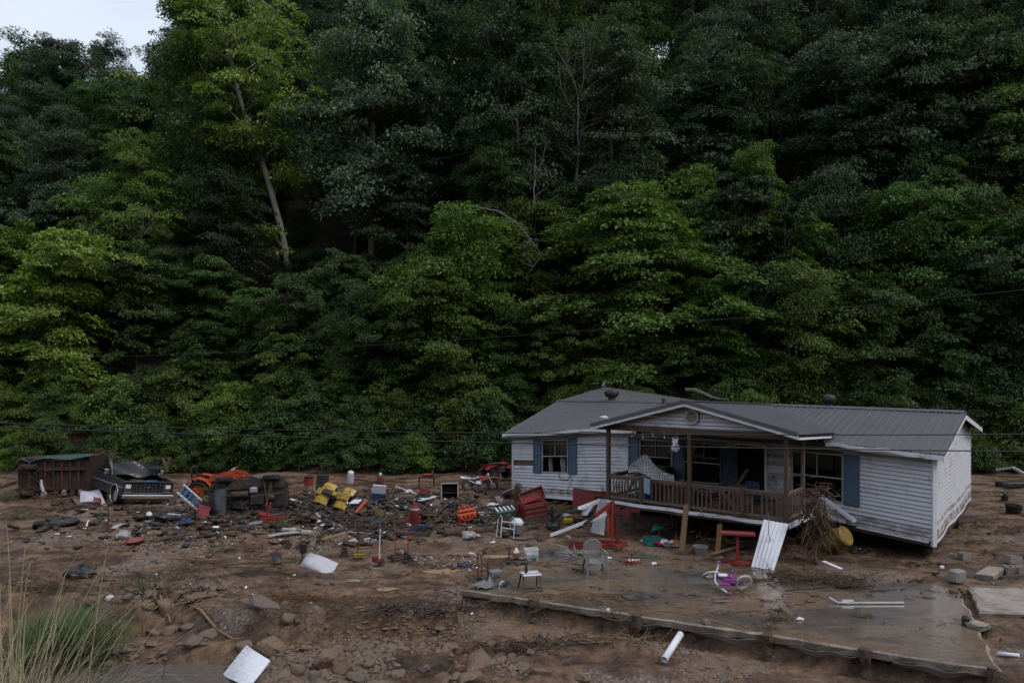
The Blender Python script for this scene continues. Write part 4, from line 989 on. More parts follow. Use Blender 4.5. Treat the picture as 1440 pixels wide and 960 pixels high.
for lo, hi, dz in ((.15, 2.75, 0), (9.4, 15.6, 0)):
    q = MB()
    n = 14; pts = [rv(lo + (hi - lo) * i / n, EO + .09 + .01 * math.sin(i), eave_z(lo + (hi - lo) * i / n) - .10 - .03 * math.sin(i * .9)) for i in range(n + 1)]
    for a, b in zip(pts, pts[1:]): q.bar(a, b, .11, .03); q.bar(a + Vector((HN.x, HN.y, 0)) * .05 + Vector((0, 0, .045)), b + Vector((HN.x, HN.y, 0)) * .05 + Vector((0, 0, .045)), .012, .09)
    q.build('gutter', 'white_trim', roof)
q = MB()
for a, b in ((.1, -HWID / 2), (-HWID / 2, -HWID - .25)):
    za = eave_z(0) - .14 if a > 0 else ridge_z(-.3) - .14; zb_ = ridge_z(-.3) - .14 if b > -5 else rear_z(-.3) - .12
    q.bar(rv(-.3, a if a < 0 else EO, za), rv(-.3, b, zb_), .03, .15)
q.build('rake_trim', 'white_trim', roof)
q = MB()
for s0 in (-.14,):
    q.add([rv(0, .02, ztop(0) + .0), rv(-.28, .02, ztop(0) + .0), rv(-.28, -HWID / 2, ridge_z(0) - .1), rv(0, -HWID / 2, ridge_z(0) - .1)], [(0, 1, 2, 3)])
for a, b in zip(pts and list(np.linspace(0, 15.4, 9)), list(np.linspace(0, 15.4, 9))[1:]):
    q.add([rv(a, 0, eave_z(a) - .14), rv(b, 0, eave_z(b) - .14), rv(b, EO, eave_z(b) - .15), rv(a, EO, eave_z(a) - .15)], [(0, 1, 2, 3)])
q.build('soffit', 'white_trim', roof)
# turbine vents, dish mast, flue, loose sheets on the roof
def turbine(s, d, z, sc=1.0):
    p = rv(s, d, z); q = MB(); q.lathe([(.13 * sc, -.15), (.13 * sc, .12), (.15 * sc, .14)], 12); o = q.build('vent_turbine', 'dark_metal', roof, loc=p)
    q = MB(); q.lathe([(.15 * sc, .14), (.23 * sc, .22), (.25 * sc, .32), (.21 * sc, .42), (.1 * sc, .47), (.02, .48)], 14)
    for i in range(14):
        a = i * 2 * math.pi / 14; q.tube([(math.cos(a + t * .3) * sc * r_, math.sin(a + t * .3) * sc * r_, .14 + .33 * t) for t, r_ in ((0, .16), (.3, .245), (.6, .262), (.85, .2), (1, .08))], .012, 4)
    q.build('turbine_head', 'dark_metal', o, smooth=True)
turbine(12.9, -3.75, ridge_z(12.9) + .05, 1.25); turbine(3.9, -3.9, ridge_z(4) - .02, .9)
q = MB(); q.tube([rv(10.2, -3.4, 3.95), rv(10.2, -3.4, 4.12)], .05, 8); q.lathe([(.09, 0), (.09, .07), (.03, .12)], 10, c=rv(10.2, -3.4, 4.10)); q.build('pipe_vent', 'dark_metal', roof)
q = MB(); q.lathe([(.13, -.1), (.13, .22), (.17, .22), (.17, .28), (.1, .34)], 12, c=rv(10.9, .0, eave_z(10.9) + .12)); q.build('flue_cap', 'galv', roof)
q = MB(); a0, a1 = rv(9.9, .6, 3.50), rv(8.3, -.6, 3.98); q.sheet(lambda u, v: a0.lerp(a1, u) + Vector((HN.x, HN.y, 0)) * (v - .5) * .28 + Vector((0, 0, .06)), 6, 1, .01); q.build('loose_flashing', 'galv', roof)
q = MB(); q.tube([rv(15.3, -7.0, 4.3), rv(15.3, -7.0, 4.62)], .02, 6); q.lathe([(.02, 0), (.12, .03), (.18, .07)], 12, c=rv(15.3, -6.95, 4.66), rot=(R(60), 0, R(-70))); q.build('satellite_dish', 'grey_plastic', roof)

# porch ------------------------------------------------------------------------
PS0, PS1, PD = 3.0, 8.9, 3.0
PZ = 1.08
def pf(s, d, z): return hw(s, d, z, True) - HL
def porch_z(s): return 1.06 + (s - 3) * (-.004)
dk = MB(); dk.add([pf(PS0, 0, 1.0), pf(PS1, 0, .96), pf(PS1, PD, .96), pf(PS0, PD, 1.0), pf(PS0, 0, .9), pf(PS1, 0, .86), pf(PS1, PD, .86), pf(PS0, PD, .9)], [(0, 1, 2, 3), (7, 6, 5, 4), (0, 4, 5, 1), (1, 5, 6, 2), (2, 6, 7, 3), (3, 7, 4, 0)])
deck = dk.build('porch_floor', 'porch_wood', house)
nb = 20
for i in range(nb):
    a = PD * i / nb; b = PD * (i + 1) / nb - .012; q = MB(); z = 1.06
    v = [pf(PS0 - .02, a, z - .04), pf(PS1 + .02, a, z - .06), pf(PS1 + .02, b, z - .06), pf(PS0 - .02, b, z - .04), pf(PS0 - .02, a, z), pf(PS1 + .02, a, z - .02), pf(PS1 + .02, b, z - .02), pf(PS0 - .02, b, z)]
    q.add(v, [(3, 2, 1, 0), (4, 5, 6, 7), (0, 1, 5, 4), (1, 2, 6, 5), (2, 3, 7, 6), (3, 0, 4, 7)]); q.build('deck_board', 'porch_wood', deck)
# white band and pale metal skirting edge below the deck
q = MB()
n = 10; pts = [pf(PS0 + (PS1 - PS0) * i / n, PD + .05, 1.02 - .012 * (i % 3)) for i in range(n + 1)]
for a, b in zip(pts, pts[1:]): q.bar(a, b, .02, .10)
q.bar(pf(PS0 - .05, PD + .03, 1.0), pf(PS0 - .05, .1, .98), .02, .16)
q.build('porch_band', 'white_clean', house)
q = MB()
for i in range(10):
    a = pf(PS0 + .1 + (PS1 - PS0 - .2) * i / 10, PD - .05, .93); b = pf(PS0 + .1 + (PS1 - PS0 - .2) * (i + 1) / 10, PD - .05, .92)
    q.bar(a, b, .03, .09)
q.build('porch_rim', 'galv', house)
for s in (3.4, 5.0, 6.6, 8.4):
    q = MB(); q.bar(pf(s, .1, .85), pf(s, PD - .1, .85), .05, .15); q.build('joist', 'porch_wood', house)
# posts
PB = 3.38          # underside of porch beam (world height)
def post(s, d, z0, z1, w=.11, m='porch_wood'):
    q = MB(); q.bar(pf(s, d, z0), pf(s, d, z1), w, w, up=(HU.x, HU.y, 0)); return q.build('porch_post', m, house)
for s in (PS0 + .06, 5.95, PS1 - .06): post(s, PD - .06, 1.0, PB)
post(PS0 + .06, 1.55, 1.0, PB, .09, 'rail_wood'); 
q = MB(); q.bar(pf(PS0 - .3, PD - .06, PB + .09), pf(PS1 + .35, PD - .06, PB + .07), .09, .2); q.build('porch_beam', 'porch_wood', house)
q = MB(); q.bar(pf(PS0 + .06, PD - .06, PB + .05), pf(PS0 + .06, 0, PB - .1), .08, .18); q.bar(pf(PS1 - .06, PD - .06, PB + .05), pf(PS1 - .06, 0, PB - .1), .08, .18); q.build('porch_beam', 'porch_wood', house)
# railing: top and bottom rails, balusters (each its own), newels
def railing(p0, p1, nbal, zlo=1.10, zhi=1.86, skip=(), lean=None, toprail=True, seed=1):
    rr = random.Random(seed)
    t = MB(); t.bar(p0 + Vector((0, 0, zhi)), p1 + Vector((0, 0, zhi)), .10, .045); t.bar(p0 + Vector((0, 0, zhi - .06)), p1 + Vector((0, 0, zhi - .06)), .04, .07); r_ = t.build('top_rail', 'rail_wood', house)
    t = MB(); t.bar(p0 + Vector((0, 0, zlo + .06)), p1 + Vector((0, 0, zlo + .06)), .05, .08); t.build('bottom_rail', 'rail_wood', house)
    for i in range(nbal):
        if i in skip: continue
        f = (i + .5) / nbal; p = p0.lerp(p1, f); k = lean(i) if lean else 0; dirv = (p1 - p0).normalized()
        q = MB(); q.bar(p + Vector((0, 0, zlo + .03)), p + dirv * k + Vector((0, 0, zhi - .05)), .035, .035); q.build('baluster', 'rail_wood', r_)
def fl0(s, d): v = pf(s, d, 0); return v
railing(fl0(5.9, PD - .06), fl0(PS0 + .12, PD - .06), 20, skip=(5, 14), seed=2)
railing(fl0(PS1 - .12, PD - .06), fl0(6.0, PD - .06), 19, skip=(9,), lean=lambda i: (.22 - .05 * i if i < 4 else 0), seed=3)
railing(fl0(PS0 + .06, PD - .1), fl0(PS0 + .06, 1.6), 8, skip=(3,), lean=lambda i: .05 * (i % 3 - 1), seed=4)
railing(fl0(PS1 - .06, PD - .1), fl0(PS1 - .06, .1), 15, seed=5)
for s in (4.3, 7.6): post(s, PD - .05, 1.0, 1.92, .10)
# porch gable
GS0, GS1, GM = 2.62, 9.28, 5.95
GD = PD + .30
def gable_z(s): return 4.36 - abs(s - GM) / 3.33 * (.80 if s < GM else .86)
w = MB(); w.add([pf(GS0 + .3, PD - .06, PB + .18), pf(GS1 - .3, PD - .06, PB + .16), pf(GM, PD - .06, gable_z(GM) - .08), pf(GS0 + .3, PD - .16, PB + .18), pf(GS1 - .3, PD - .16, PB + .16), pf(GM, PD - .16, gable_z(GM) - .08)], [(0, 1, 2), (5, 4, 3), (0, 3, 4, 1), (1, 4, 5, 2), (2, 5, 3, 0)])
pg = w.build('porch_gable', 'lap_shadow', house)
k = 0
while True:
    z0 = PB + .16 + k * .115; z1 = z0 + .099
    if z1 > 4.22: break
    def lim(z): t = (4.28 - z) / .80; return GM - 3.05 * t, GM + 3.05 * t
    a0, b0 = lim(z0 + .05); a1, b1 = lim(z1 + .02)
    a0 = max(a0, GS0 + .25); b0 = min(b0, GS1 - .25); q = MB(); d0, d1 = PD - .058, PD - .012
    q.add([pf(a0, d1, z0), pf(b0, d1, z0), pf(max(a1, a0), d0, z1), pf(min(b1, b0), d0, z1), pf(a0, d1 - .02, z0), pf(b0, d1 - .02, z0), pf(max(a1, a0), d0 - .02, z1), pf(min(b1, b0), d0 - .02, z1)], [(0, 2, 3, 1), (4, 5, 7, 6), (0, 1, 5, 4), (2, 6, 7, 3), (0, 4, 6, 2), (1, 3, 7, 5)])
    if not (k == 3 and False): q.build('siding_board', 'white_vinyl', pg)
    k += 1
q = MB(); q.sheet(lambda u, v: pf(7.0 + 1.0 * u, PD + .0 + .02 * v, PB + .46 + .05 * v - .03 * u), 3, 1, .012); q.build('loose_siding_board', 'white_vinyl', pg)
# octagonal louvre
oc = pf(5.85, PD + .01, 3.89); ax = Vector((HU.x, HU.y, 0)); nn = Vector((HN.x, HN.y, 0))
q = MB(); ring_o, ring_i = [], []
for i in range(8):
    a = math.pi / 8 + i * math.pi / 4; e = ax * math.cos(a) + Vector((0, 0, 1)) * math.sin(a); ring_o.append(oc + e * .245); ring_i.append(oc + e * .19)
vv = ring_o + ring_i + [p + nn * .04 for p in ring_o] + [p + nn * .04 for p in ring_i]; ff = []
for i in range(8):
    j = (i + 1) % 8; ff += [(16 + i, 24 + i, 24 + j, 16 + j), (i, 16 + i, 16 + j, j), (8 + i, 8 + j, 24 + j, 24 + i)]
mat('louvre', (.40, .36, .31), .6, dirt=MUD, dirt_amt=.2)
q.add(vv, ff); lv = q.build('gable_vent', 'louvre', pg)
q = MB(); q.add([p + nn * .005 for p in ring_i], [tuple(range(8))]); q.build('backing', 'dark_in', lv)
for i in range(8):
    z = -.16 + i * .046; h = math.sqrt(max(.001, .19 ** 2 - (z) ** 2)) * .97; q = MB(); q.bar(oc + nn * .022 - ax * h + Vector((0, 0, z)), oc + nn * .022 + ax * h + Vector((0, 0, z)), .026, .02); q.build('slat', 'louvre', lv)
# porch roof panels: run back into the main roof
def groof(s, d):
    zb = 4.36 + (4.03 - 4.36) * (GD - d) / (GD + 3.7); t = abs(s - GM) / 3.33
    return zb - t * (.80 if s < GM else .86) * (1 if d > 0 else 1)
proof = MB(); proof.add([pf(GS0, GD - .02, groof(GS0, GD) - .06), pf(GM, GD - .02, groof(GM, GD) - .06), pf(GM, -3.6, groof(GM, -3.6) - .06), pf(GS0, -.2, groof(GS0, -.2) - .06), pf(GS1, GD - .02, groof(GS1, GD) - .06), pf(GS1, -.2, groof(GS1, -.2) - .06)], [(0, 1, 2, 3), (4, 5, 2, 1)])
pr = proof.build('porch_roof', 'dark_in', house)
for side, s_e in ((0, GS0), (1, GS1)):
    nseg = 8
    # panels run down the slope from the porch ridge; back ends trimmed along the valley
    for i in range(nseg):
        d0 = GD - (GD + 3.6) * i / nseg; d1 = GD - (GD + 3.6) * (i + 1) / nseg
        def valley(d):       # how far down the slope the sheet reaches before it meets the main roof
            if d > -.2: return 1.0
            return max(.02, 1 - (-.2 - d) / 3.4)
        a = pf(GM + (s_e - GM) * valley(d0), d0, groof(GM + (s_e - GM) * valley(d0), d0)); b = pf(GM + (s_e - GM) * valley(d1), d1, groof(GM + (s_e - GM) * valley(d1), d1))
        c = pf(GM, d1, groof(GM, d1)); d_ = pf(GM, d0, groof(GM, d0))
        roof_panel(a, b, c, d_, pr, 4)
q = MB(); q.bar(pf(GM, GD + .02, groof(GM, GD) + .03), pf(GM, -3.5, groof(GM, -3.5) + .03), .26, .03); q.build('ridge_cap', 'roof_metal', pr)
q = MB(); q.bar(pf(GS0, GD + .02, groof(GS0, GD) - .09), pf(GM, GD + .02, groof(GM, GD) - .09), .03, .10); q.bar(pf(GM, GD + .02, groof(GM, GD) - .09), pf(GS1, GD + .02, groof(GS1, GD) - .09), .03, .10); q.build('rake_trim', 'white_trim', pr)
q = MB(); q.bar(pf(GS0, GD + .035, groof(GS0, GD) - .0), pf(GM, GD + .035, groof(GM, GD) + .0), .05, .11); q.bar(pf(GM, GD + .035, groof(GM, GD) + .0), pf(GS1, GD + .035, groof(GS1, GD) - .0), .05, .11); q.build('rake_edge', 'roof_metal', pr)
q = MB(); q.bar(pf(GS0 + .02, GD, groof(GS0, GD) - .12), pf(GS0 + .1, .1, groof(GS0, .1) - .14), .10, .06); q.build('gutter', 'white_trim', pr)
q = MB(); q.add([pf(GS0, GD, groof(GS0, GD) - .13), pf(GM, GD, groof(GM, GD) - .13), pf(GM, PD - .1, groof(GM, GD) - .13), pf(GS0, PD - .1, groof(GS0, GD) - .13), pf(GS1, GD, groof(GS1, GD) - .13), pf(GS1, PD - .1, groof(GS1, GD) - .13)], [(0, 1, 2, 3), (1, 4, 5, 2)]); q.build('soffit', 'white_trim', pr)
q = MB(); q.add([pf(PS0, 0, PB + .02), pf(PS1, 0, PB), pf(PS1, PD - .1, PB + .12), pf(PS0, PD - .1, PB + .14)], [(0, 1, 2, 3)]); q.build('porch_ceiling', 'porch_wood', house)
# fallen tree limb lying on the roof behind the gable peak
q = MB(); a = pf(8.0, -1.0, 4.62); b = pf(5.6, .8, 4.34)
q.tube([a.lerp(b, t) + Vector((0, 0, .06 * math.sin(7 * t))) + HL for t in (0, .2, .4, .6, .8, 1)], [.07, .065, .055, .045, .035, .015], 6)
tag(q.build('fallen_limb', 'bark_dead'), 'bare grey limb lying across the roof behind the gable peak', 'branch')
# ------------------------------------------------------------------ loose things: builders
def on_slab(x, y):
    u, v = slab_uv(x, y); return 0 < u < 10.9 and 0 < v < 6.6
def G(px, py, lift=0.0):
    z = 0.0
    for _ in range(6):
        p = P(px, py, z); z = gz(p.x, p.y)
        if on_slab(p.x, p.y): z = max(z, 0.0)
    p.z = z + lift; return p
def ground_at(x, y):
    z = gz(x, y); return max(z, 0.0) if on_slab(x, y) else z

def wheel(parent, c, Rr, w, axis='Y', tyre='rubber', rim='dark_metal', rot=None, spokes=0):
    t = MB(); pr = [(Rr * .62, -w * .42), (Rr * .86, -w * .5), (Rr * .97, -w * .36), (Rr, -w * .12), (Rr, w * .12), (Rr * .97, w * .36), (Rr * .86, w * .5), (Rr * .62, w * .42), (Rr * .60, 0)]
    n = 20; m = Matrix.Translation(c)
    if rot: m = m @ Euler(rot).to_matrix().to_4x4()
    if axis == 'Y': m = m @ Matrix.Rotation(R(-90), 4, 'X')
    if axis == 'X': m = m @ Matrix.Rotation(R(90), 4, 'Y')
    t.m = m; vs = []; fs = []; k = len(pr)
    for j in range(n):
        a = 2 * math.pi * j / n
        for r_, z in pr:
            rr = r_ * (1.03 if (j % 2 and abs(z) < w * .4 and r_ > Rr * .9) else 1); vs.append((rr * math.cos(a), rr * math.sin(a), z))
    for j in range(n):
        j2 = (j + 1) % n
        for i in range(k): i2 = (i + 1) % k; fs.append((j * k + i, j2 * k + i, j2 * k + i2, j * k + i2))
    t.add(vs, fs); o = t.build('wheel', tyre, parent)
    q = MB(); q.m = m
    if spokes:
        q.lathe([(Rr * .1, -w * .4), (Rr * .1, w * .4)], 8); q.ring((0, 0, 0), Rr * .64, w * .12, 'Z', 20, 5)
        for i in range(spokes):
            a = 2 * math.pi * i / spokes; q.tube([(0, 0, w * .25 * (-1) ** i), (Rr * .63 * math.cos(a + .2), Rr * .63 * math.sin(a + .2), 0)], Rr * .014 + .002, 3)
    else:
        q.lathe([(Rr * .63, -w * .30), (Rr * .5, -w * .22), (Rr * .2, -w * .1), (Rr * .2, w * .1), (Rr * .5, w * .22), (Rr * .63, w * .30)], 14)
    q.build('rim', rim, o); return o

def plain(name, label, cat, mb, m, loc, rot=(0, 0, 0), group=None, smooth=False):
    return tag(mb.build(name, m, loc=loc, rot=rot, smooth=smooth), label, cat, group)

def tub(name, label, cat, px, py, r0, r1, h, m, tilt=(0, 0, 0), inner=None, handle=True):
    t = thing(name, label, cat, G(px, py), tilt); q = MB()
    q.lathe([(r0, 0), (r1, h), (r1 + .018, h), (r1 + .018, h - .025), (r1 + .004, h - .03)], 18); q.v = q.v; 
    q = MB(); n = 18; prof = [(r0 * .96, .012), (r0, 0), (r1, h - .03), (r1 + .018, h - .03), (r1 + .018, h), (r1 - .008, h), (r0 - .008, .02)]
    vs, fs = [], []
    for r_, z in prof:
        for j in range(n): a = 2 * math.pi * j / n; vs.append((r_ * math.cos(a), r_ * math.sin(a), z))
    for i in range(1, len(prof) - 1):
        for j in range(n): j2 = (j + 1) % n; fs.append((i * n + j, i * n + j2, (i + 1) * n + j2, (i + 1) * n + j))
    fs += [tuple(reversed(range(n, 2 * n))), tuple(range(6 * n, 7 * n))]
    q.add(vs, fs); q.build('body', m, t, smooth=False)
    if handle:
        q = MB(); q.tube([(r1 * math.cos(a), .02, h + .02 + .10 * math.sin(a) * .4) for a in [math.pi * i / 8 for i in range(9)]], .006, 5); q.build('handle', 'dark_metal', t)
    if inner: q = MB(); q.lathe([(r1 * .8, h * .6), (r1 * .82, h * .7), (r1 * .3, h * .78)], 12); q.build('contents', inner, t)
    return t

def bin_box(name, label, cat, px, py, size, yaw, m, tilt=(0, 0), lid=None, opened=False, handles=True, loc=None, lidrot=None, bars=0, barm='steel', lift=0):
    """a lipped box or case; opened = hollow with visible inside"""
    w, d, h = size; t = thing(name, label, cat, loc or G(px, py, lift), (tilt[0], tilt[1], yaw)); q = MB(); th = .018
    if opened:
        q.box((0, 0, th / 2), (w, d, th))
        for s in (-1, 1): q.box((s * (w / 2 - th / 2), 0, h / 2), (th, d - .002, h)); q.box((0, s * (d / 2 - th / 2), h / 2), (w - 2 * th, th, h))
        q.box((0, -d / 2, h - .02), (w + .03, .02, .035)); q.box((0, d / 2, h - .02), (w + .03, .02, .035)); q.box((-w / 2, 0, h - .02), (.02, d + .02, .033)); q.box((w / 2, 0, h - .02), (.02, d + .02, .033))
    else: q.rbox((0, 0, h / 2), (w, d, h), min(.035, h * .15))
    q.build('body', m, t)
    if lid:
        q = MB(); lh = max(.02, h * .14); c = (0, 0, h + lh / 2 + .002)
        if lidrot: q.m = Matrix.Translation((0, d / 2, h)) @ Euler(lidrot).to_matrix().to_4x4() @ Matrix.Translation((0, -d / 2, -h))
        q.rbox(c, (w * 1.04, d * 1.04, lh), .015); q.build('lid', lid, t)
    if handles:
        q = MB(); q.tube([(-w * .18, -d / 2 - .002, h * .62), (-w * .15, -d / 2 - .03, h * .62), (w * .15, -d / 2 - .03, h * .62), (w * .18, -d / 2 - .002, h * .62)], .009, 5); q.build('handle', 'dark_metal', t)
    for i in range(bars):
        q = MB(); x = -w / 2 + w * (i + .5) / bars; q.box((x, 0, h + .012), (w / bars * .35, d * .92, .02)); q.build('slat', barm, t)
    return t

def plank(name, label, cat, a, b, w, th, m, roll=0.0, group=None, warp=.0):
    """a board between two points (ends given as points)"""
    a, b = Vector(a), Vector(b); d = b - a; x = d.cross(Vector((0, 0, 1))).normalized(); y = x.cross(d).normalized()
    x, y = x * math.cos(roll) + y * math.sin(roll), y * math.cos(roll) - x * math.sin(roll)
    q = MB(); n = 5
    q.sheet(lambda u, v: d * u + x * (v - .5) * w + y * (th + warp * math.sin(math.pi * u)) + x * warp * .3 * math.sin(2 * u), n, 2, th)
    return plain(name, label, cat, q, m, a, group=group)
def gplank(name, label, cat, p0, p1, w, th, m, lift0=.02, lift1=.02, **k):
    return plank(name, label, cat, G(p0[0], p0[1], lift0), G(p1[0], p1[1], lift1), w, th, m, **k)

def sheet4(name, label, cat, c4, m, nu=8, nv=6, th=.006, ripple=0.0, freq=10, curl=0.0, group=None, axis_u=True, seed=0):
    """sheet over four corner points (a,b lower edge; d,c upper edge)"""
    a, b, c, d = [Vector(p) for p in c4]; o = a; nrm = (b - a).cross(d - a).normalized(); r = random.Random(seed); ph = r.uniform(0, 6)
    def fn(u, v):
        p = a.lerp(b, u).lerp(d.lerp(c, u), v) - o
        k = ripple * math.sin(2 * math.pi * freq * (u if axis_u else v)) + curl * math.sin(math.pi * u + .3) * math.sin(math.pi * v + .2) + curl * .35 * math.sin(5 * u + ph) * math.cos(4 * v + ph)
        return p + nrm * k
    q = MB(); q.sheet(fn, nu, nv, th); return plain(name, label, cat, q, m, o, group=group)

def tangle(name, label, cat, c, size, n, m, seed, thick=(.006, .022), hang=0.0, extra=None, group=None, length=(.4, 1.0)):
    """a heap of crooked roots and stems"""
    r = random.Random(seed); q = MB(); sx, sy, sz = size
    for i in range(n):
        p = Vector((r.gauss(0, .33) * sx, r.gauss(0, .33) * sy, abs(r.gauss(0, .4)) * sz)); L = r.uniform(*length) * max(sx, sz) * .6
        a = r.uniform(0, 6.28); d = Vector((math.cos(a), math.sin(a), r.gauss(0, .35))).normalized()
        if hang: d = (d * (1 - hang) + Vector((r.gauss(0, .15), r.gauss(0, .15), -1)) * hang).normalized(); p.z = r.uniform(.35, 1) * sz
        pts = [p]
        for k in range(4):
            d = (d + Vector((r.gauss(0, .3), r.gauss(0, .3), r.gauss(-.05, .2)))).normalized(); p = p + d * L / 4
            if p.z < .01 and not hang: p.z = .01 + r.random() * .03
            if hang and p.z < .02: p.z = .02
            pts.append(p.copy())
        t = r.uniform(*thick); q.tube(pts, [t, t * .9, t * .75, t * .55, t * .25], 4)
    o = plain(name, label, cat, q, m, c, group=group)
    if name in ('root_mat', 'twig_drift', 'brush_heap', 'scrap_heap'): o['kind'] = 'stuff'; del o['category']
    return o

def lumpy(q, c, size, seed, n=10, m=7, noise=.18):
    r = random.Random(seed); ph = [r.uniform(0, 6.28) for _ in range(6)]; vs = []; fs = []
    for i in range(m + 1):
        t = math.pi * i / m
        for j in range(n):
            a = 2 * math.pi * j / n
            k = 1 + noise * (math.sin(2 * a + ph[0] + 2 * t) + .6 * math.sin(3 * a + ph[1]) * math.sin(2 * t + ph[2]) + .5 * math.sin(5 * a + ph[3] + 3 * t)) + r.uniform(-noise, noise) * .35
            vs.append((c[0] + size[0] * k * math.sin(t) * math.cos(a), c[1] + size[1] * k * math.sin(t) * math.sin(a), c[2] + size[2] * k * math.cos(t)))
    for i in range(m):
        for j in range(n): j2 = (j + 1) % n; fs.append((i * n + j, i * n + n + j, i * n + n + j2, i * n + j2))
    return q.add(vs, fs)

def hull_rock(seed, size, n=18):
    """angular stone from a convex hull of random points"""
    import bmesh
    r = random.Random(seed); bm = bmesh.new()
    for i in range(n):
        a = r.uniform(0, 6.28); z = r.uniform(-1, 1); k = math.sqrt(1 - z * z * .8); s = r.uniform(.8, 1.1)
        bm.verts.new((size[0] * k * math.cos(a) * s, size[1] * k * math.sin(a) * s, size[2] * max(-1, min(.85, z * s))))
    bmesh.ops.convex_hull(bm, input=bm.verts); me = bpy.data.meshes.new('rock')
    bmesh.ops.bevel(bm, geom=bm.edges[:], offset=min(size) * .09, segments=1, affect='EDGES') if len(bm.edges) < 120 else None
    bm.to_mesh(me); bm.free(); return me

def motorbike(name, label, loc, rot, col, seatm, metal, sc=1.0):
    t = thing(name, label, 'motorcycle', loc, rot); t.scale = (sc,) * 3
    for x in (-.66, .68): wheel(t, (x, 0, .31), .31, .085, 'Y', 'rubber', 'steel', spokes=14)
    q = MB(); q.tube([(-.66, .06, .31), (-.15, .09, .42), (.05, .08, .30), (.30, .03, .75)], .02, 6); q.tube([(-.66, -.06, .31), (-.15, -.09, .42), (.05, -.08, .30), (.30, -.03, .75)], .02, 6); q.tube([(-.55, 0, .72), (-.1, 0, .66), (.30, 0, .80)], .02, 6); q.build('frame', 'dark_metal', t)
    q = MB(); q.rbox((-.05, 0, .42), (.34, .22, .26), .04); q.lathe([(.09, -.13), (.09, .13)], 10, (-.02, 0, .36), 'Y'); q.rbox((.08, 0, .58), (.16, .16, .16), .03); q.build('engine', metal, t)
    q = MB(); q.sheet(lambda u, v: (-.78 + .75 * u, (v - .5) * (.22 + .06 * u), .80 - .10 * math.sin(math.pi * u) + .05 * (1 - u) - .25 * (v - .5) ** 2), 8, 4, .05); q.build('seat', seatm, t)
    q = MB(); q.sheet(lambda u, v: (-.06 + .42 * u, (v - .5) * .34 * math.sin(math.pi * (.25 + .6 * u)), .74 + .13 * math.sin(math.pi * u) - .8 * (v - .5) ** 2), 6, 6, .03)
    for s in (-1, 1): q.sheet(lambda u, v: (.12 + .42 * u - .1 * v, s * (.12 + .04 * u), .78 - .34 * v * (1 - .5 * u)), 4, 3, .012)
    q.build('tank', col, t)
    q = MB(); q.sheet(lambda u, v: (.42 + .62 * u, (v - .5) * .15, .72 + .08 * math.sin(math.pi * u) - .5 * (v - .5) ** 2), 6, 3, .012); q.build('front_fender', col, t)
    q = MB(); q.sheet(lambda u, v: (-1.0 + .5 * u, (v - .5) * .18, .78 + .08 * (1 - u) - .6 * (v - .5) ** 2), 5, 3, .012); q.build('rear_fender', seatm, t)
    for s in (-1, 1): q = MB(); q.tube([(.68, s * .09, .31), (.42, s * .09, .92)], .026, 7); q.build('fork', metal, t)
    q = MB(); q.tube([(.36, -.38, 1.02), (.42, -.2, 1.0), (.42, .2, 1.0), (.36, .38, 1.02)], .013, 6); q.build('handlebar', 'dark_metal', t)
    q = MB(); q.rbox((.50, 0, .88), (.06, .17, .18), .03); q.build('number_plate', seatm, t)
    q = MB(); q.tube([(.02, -.12, .42), (.1, -.16, .30), (-.2, -.16, .34), (-.6, -.13, .55)], [.022, .022, .03, .045], 8); q.build('exhaust', metal, t)
    return t

def quad_bike(name, label, loc, rot, col, sc=1.0):
    t = thing(name, label, 'quad bike', loc, rot); t.scale = (sc,) * 3
    for x in (-.55, .55):
        for y in (-.42, .42): wheel(t, (x, y, .26), .26, .2, 'Y', 'rubber', 'dark_metal')
    q = MB(); q.tube([(-.7, -.16, .36), (.7, -.16, .36)], .025, 6); q.tube([(-.7, .16, .36), (.7, .16, .36)], .025, 6)
    for x in (-.55, .55): q.tube([(x, -.4, .26), (x, .4, .26)], .03, 6)
    q.rbox((0, 0, .45), (.5, .34, .3), .05); q.build('chassis', 'dark_metal', t)
    for nm, x0, x1 in (('front_fender', .22, .92), ('rear_fender', -.95, -.2)):
        q = MB()
        for s in (-1, 1): q.sheet(lambda u, v: (x0 + (x1 - x0) * u, s * (.16 + .40 * v), .66 - .16 * abs(2 * u - 1) ** 2.2 + .02 * v - .06 * v * v), 8, 4, .02)
        q.sheet(lambda u, v: (x0 + (x1 - x0) * u, (v - .5) * .34, .70 + (.06 if x0 > 0 else .02) * math.sin(math.pi * u)), 6, 3, .02); q.build(nm, col, t)
    q = MB(); q.rbox((.18, 0, .74), (.34, .24, .18), .05); q.build('tank', col, t)
    q = MB(); q.rbox((-.3, 0, .76), (.6, .28, .12), .05); q.build('seat', 'black_plastic', t)
    q = MB(); q.tube([(.3, -.38, .98), (.38, -.15, .95), (.38, .15, .95), (.3, .38, .98)], .014, 6); q.tube([(.38, 0, .95), (.45, 0, .6)], .02, 6); q.build('handlebar', 'dark_metal', t)
    for x in (-.72, .66):
        q = MB()
        for k in range(5): q.tube([(x - .2, -.25 + .125 * k, .77), (x + .2, -.25 + .125 * k, .77)], .009, 4)
        for k in (-.2, .2): q.tube([(x + k, -.27, .77), (x + k, .27, .77)], .011, 4)
        q.build('rack', 'dark_metal', t)
    for s in (-1, 1): q = MB(); q.lathe([(.07, 0), (.075, .04), (.05, .08)], 10, (.88, s * .22, .6), 'X'); q.build('headlight', 'galv', t)
    return t
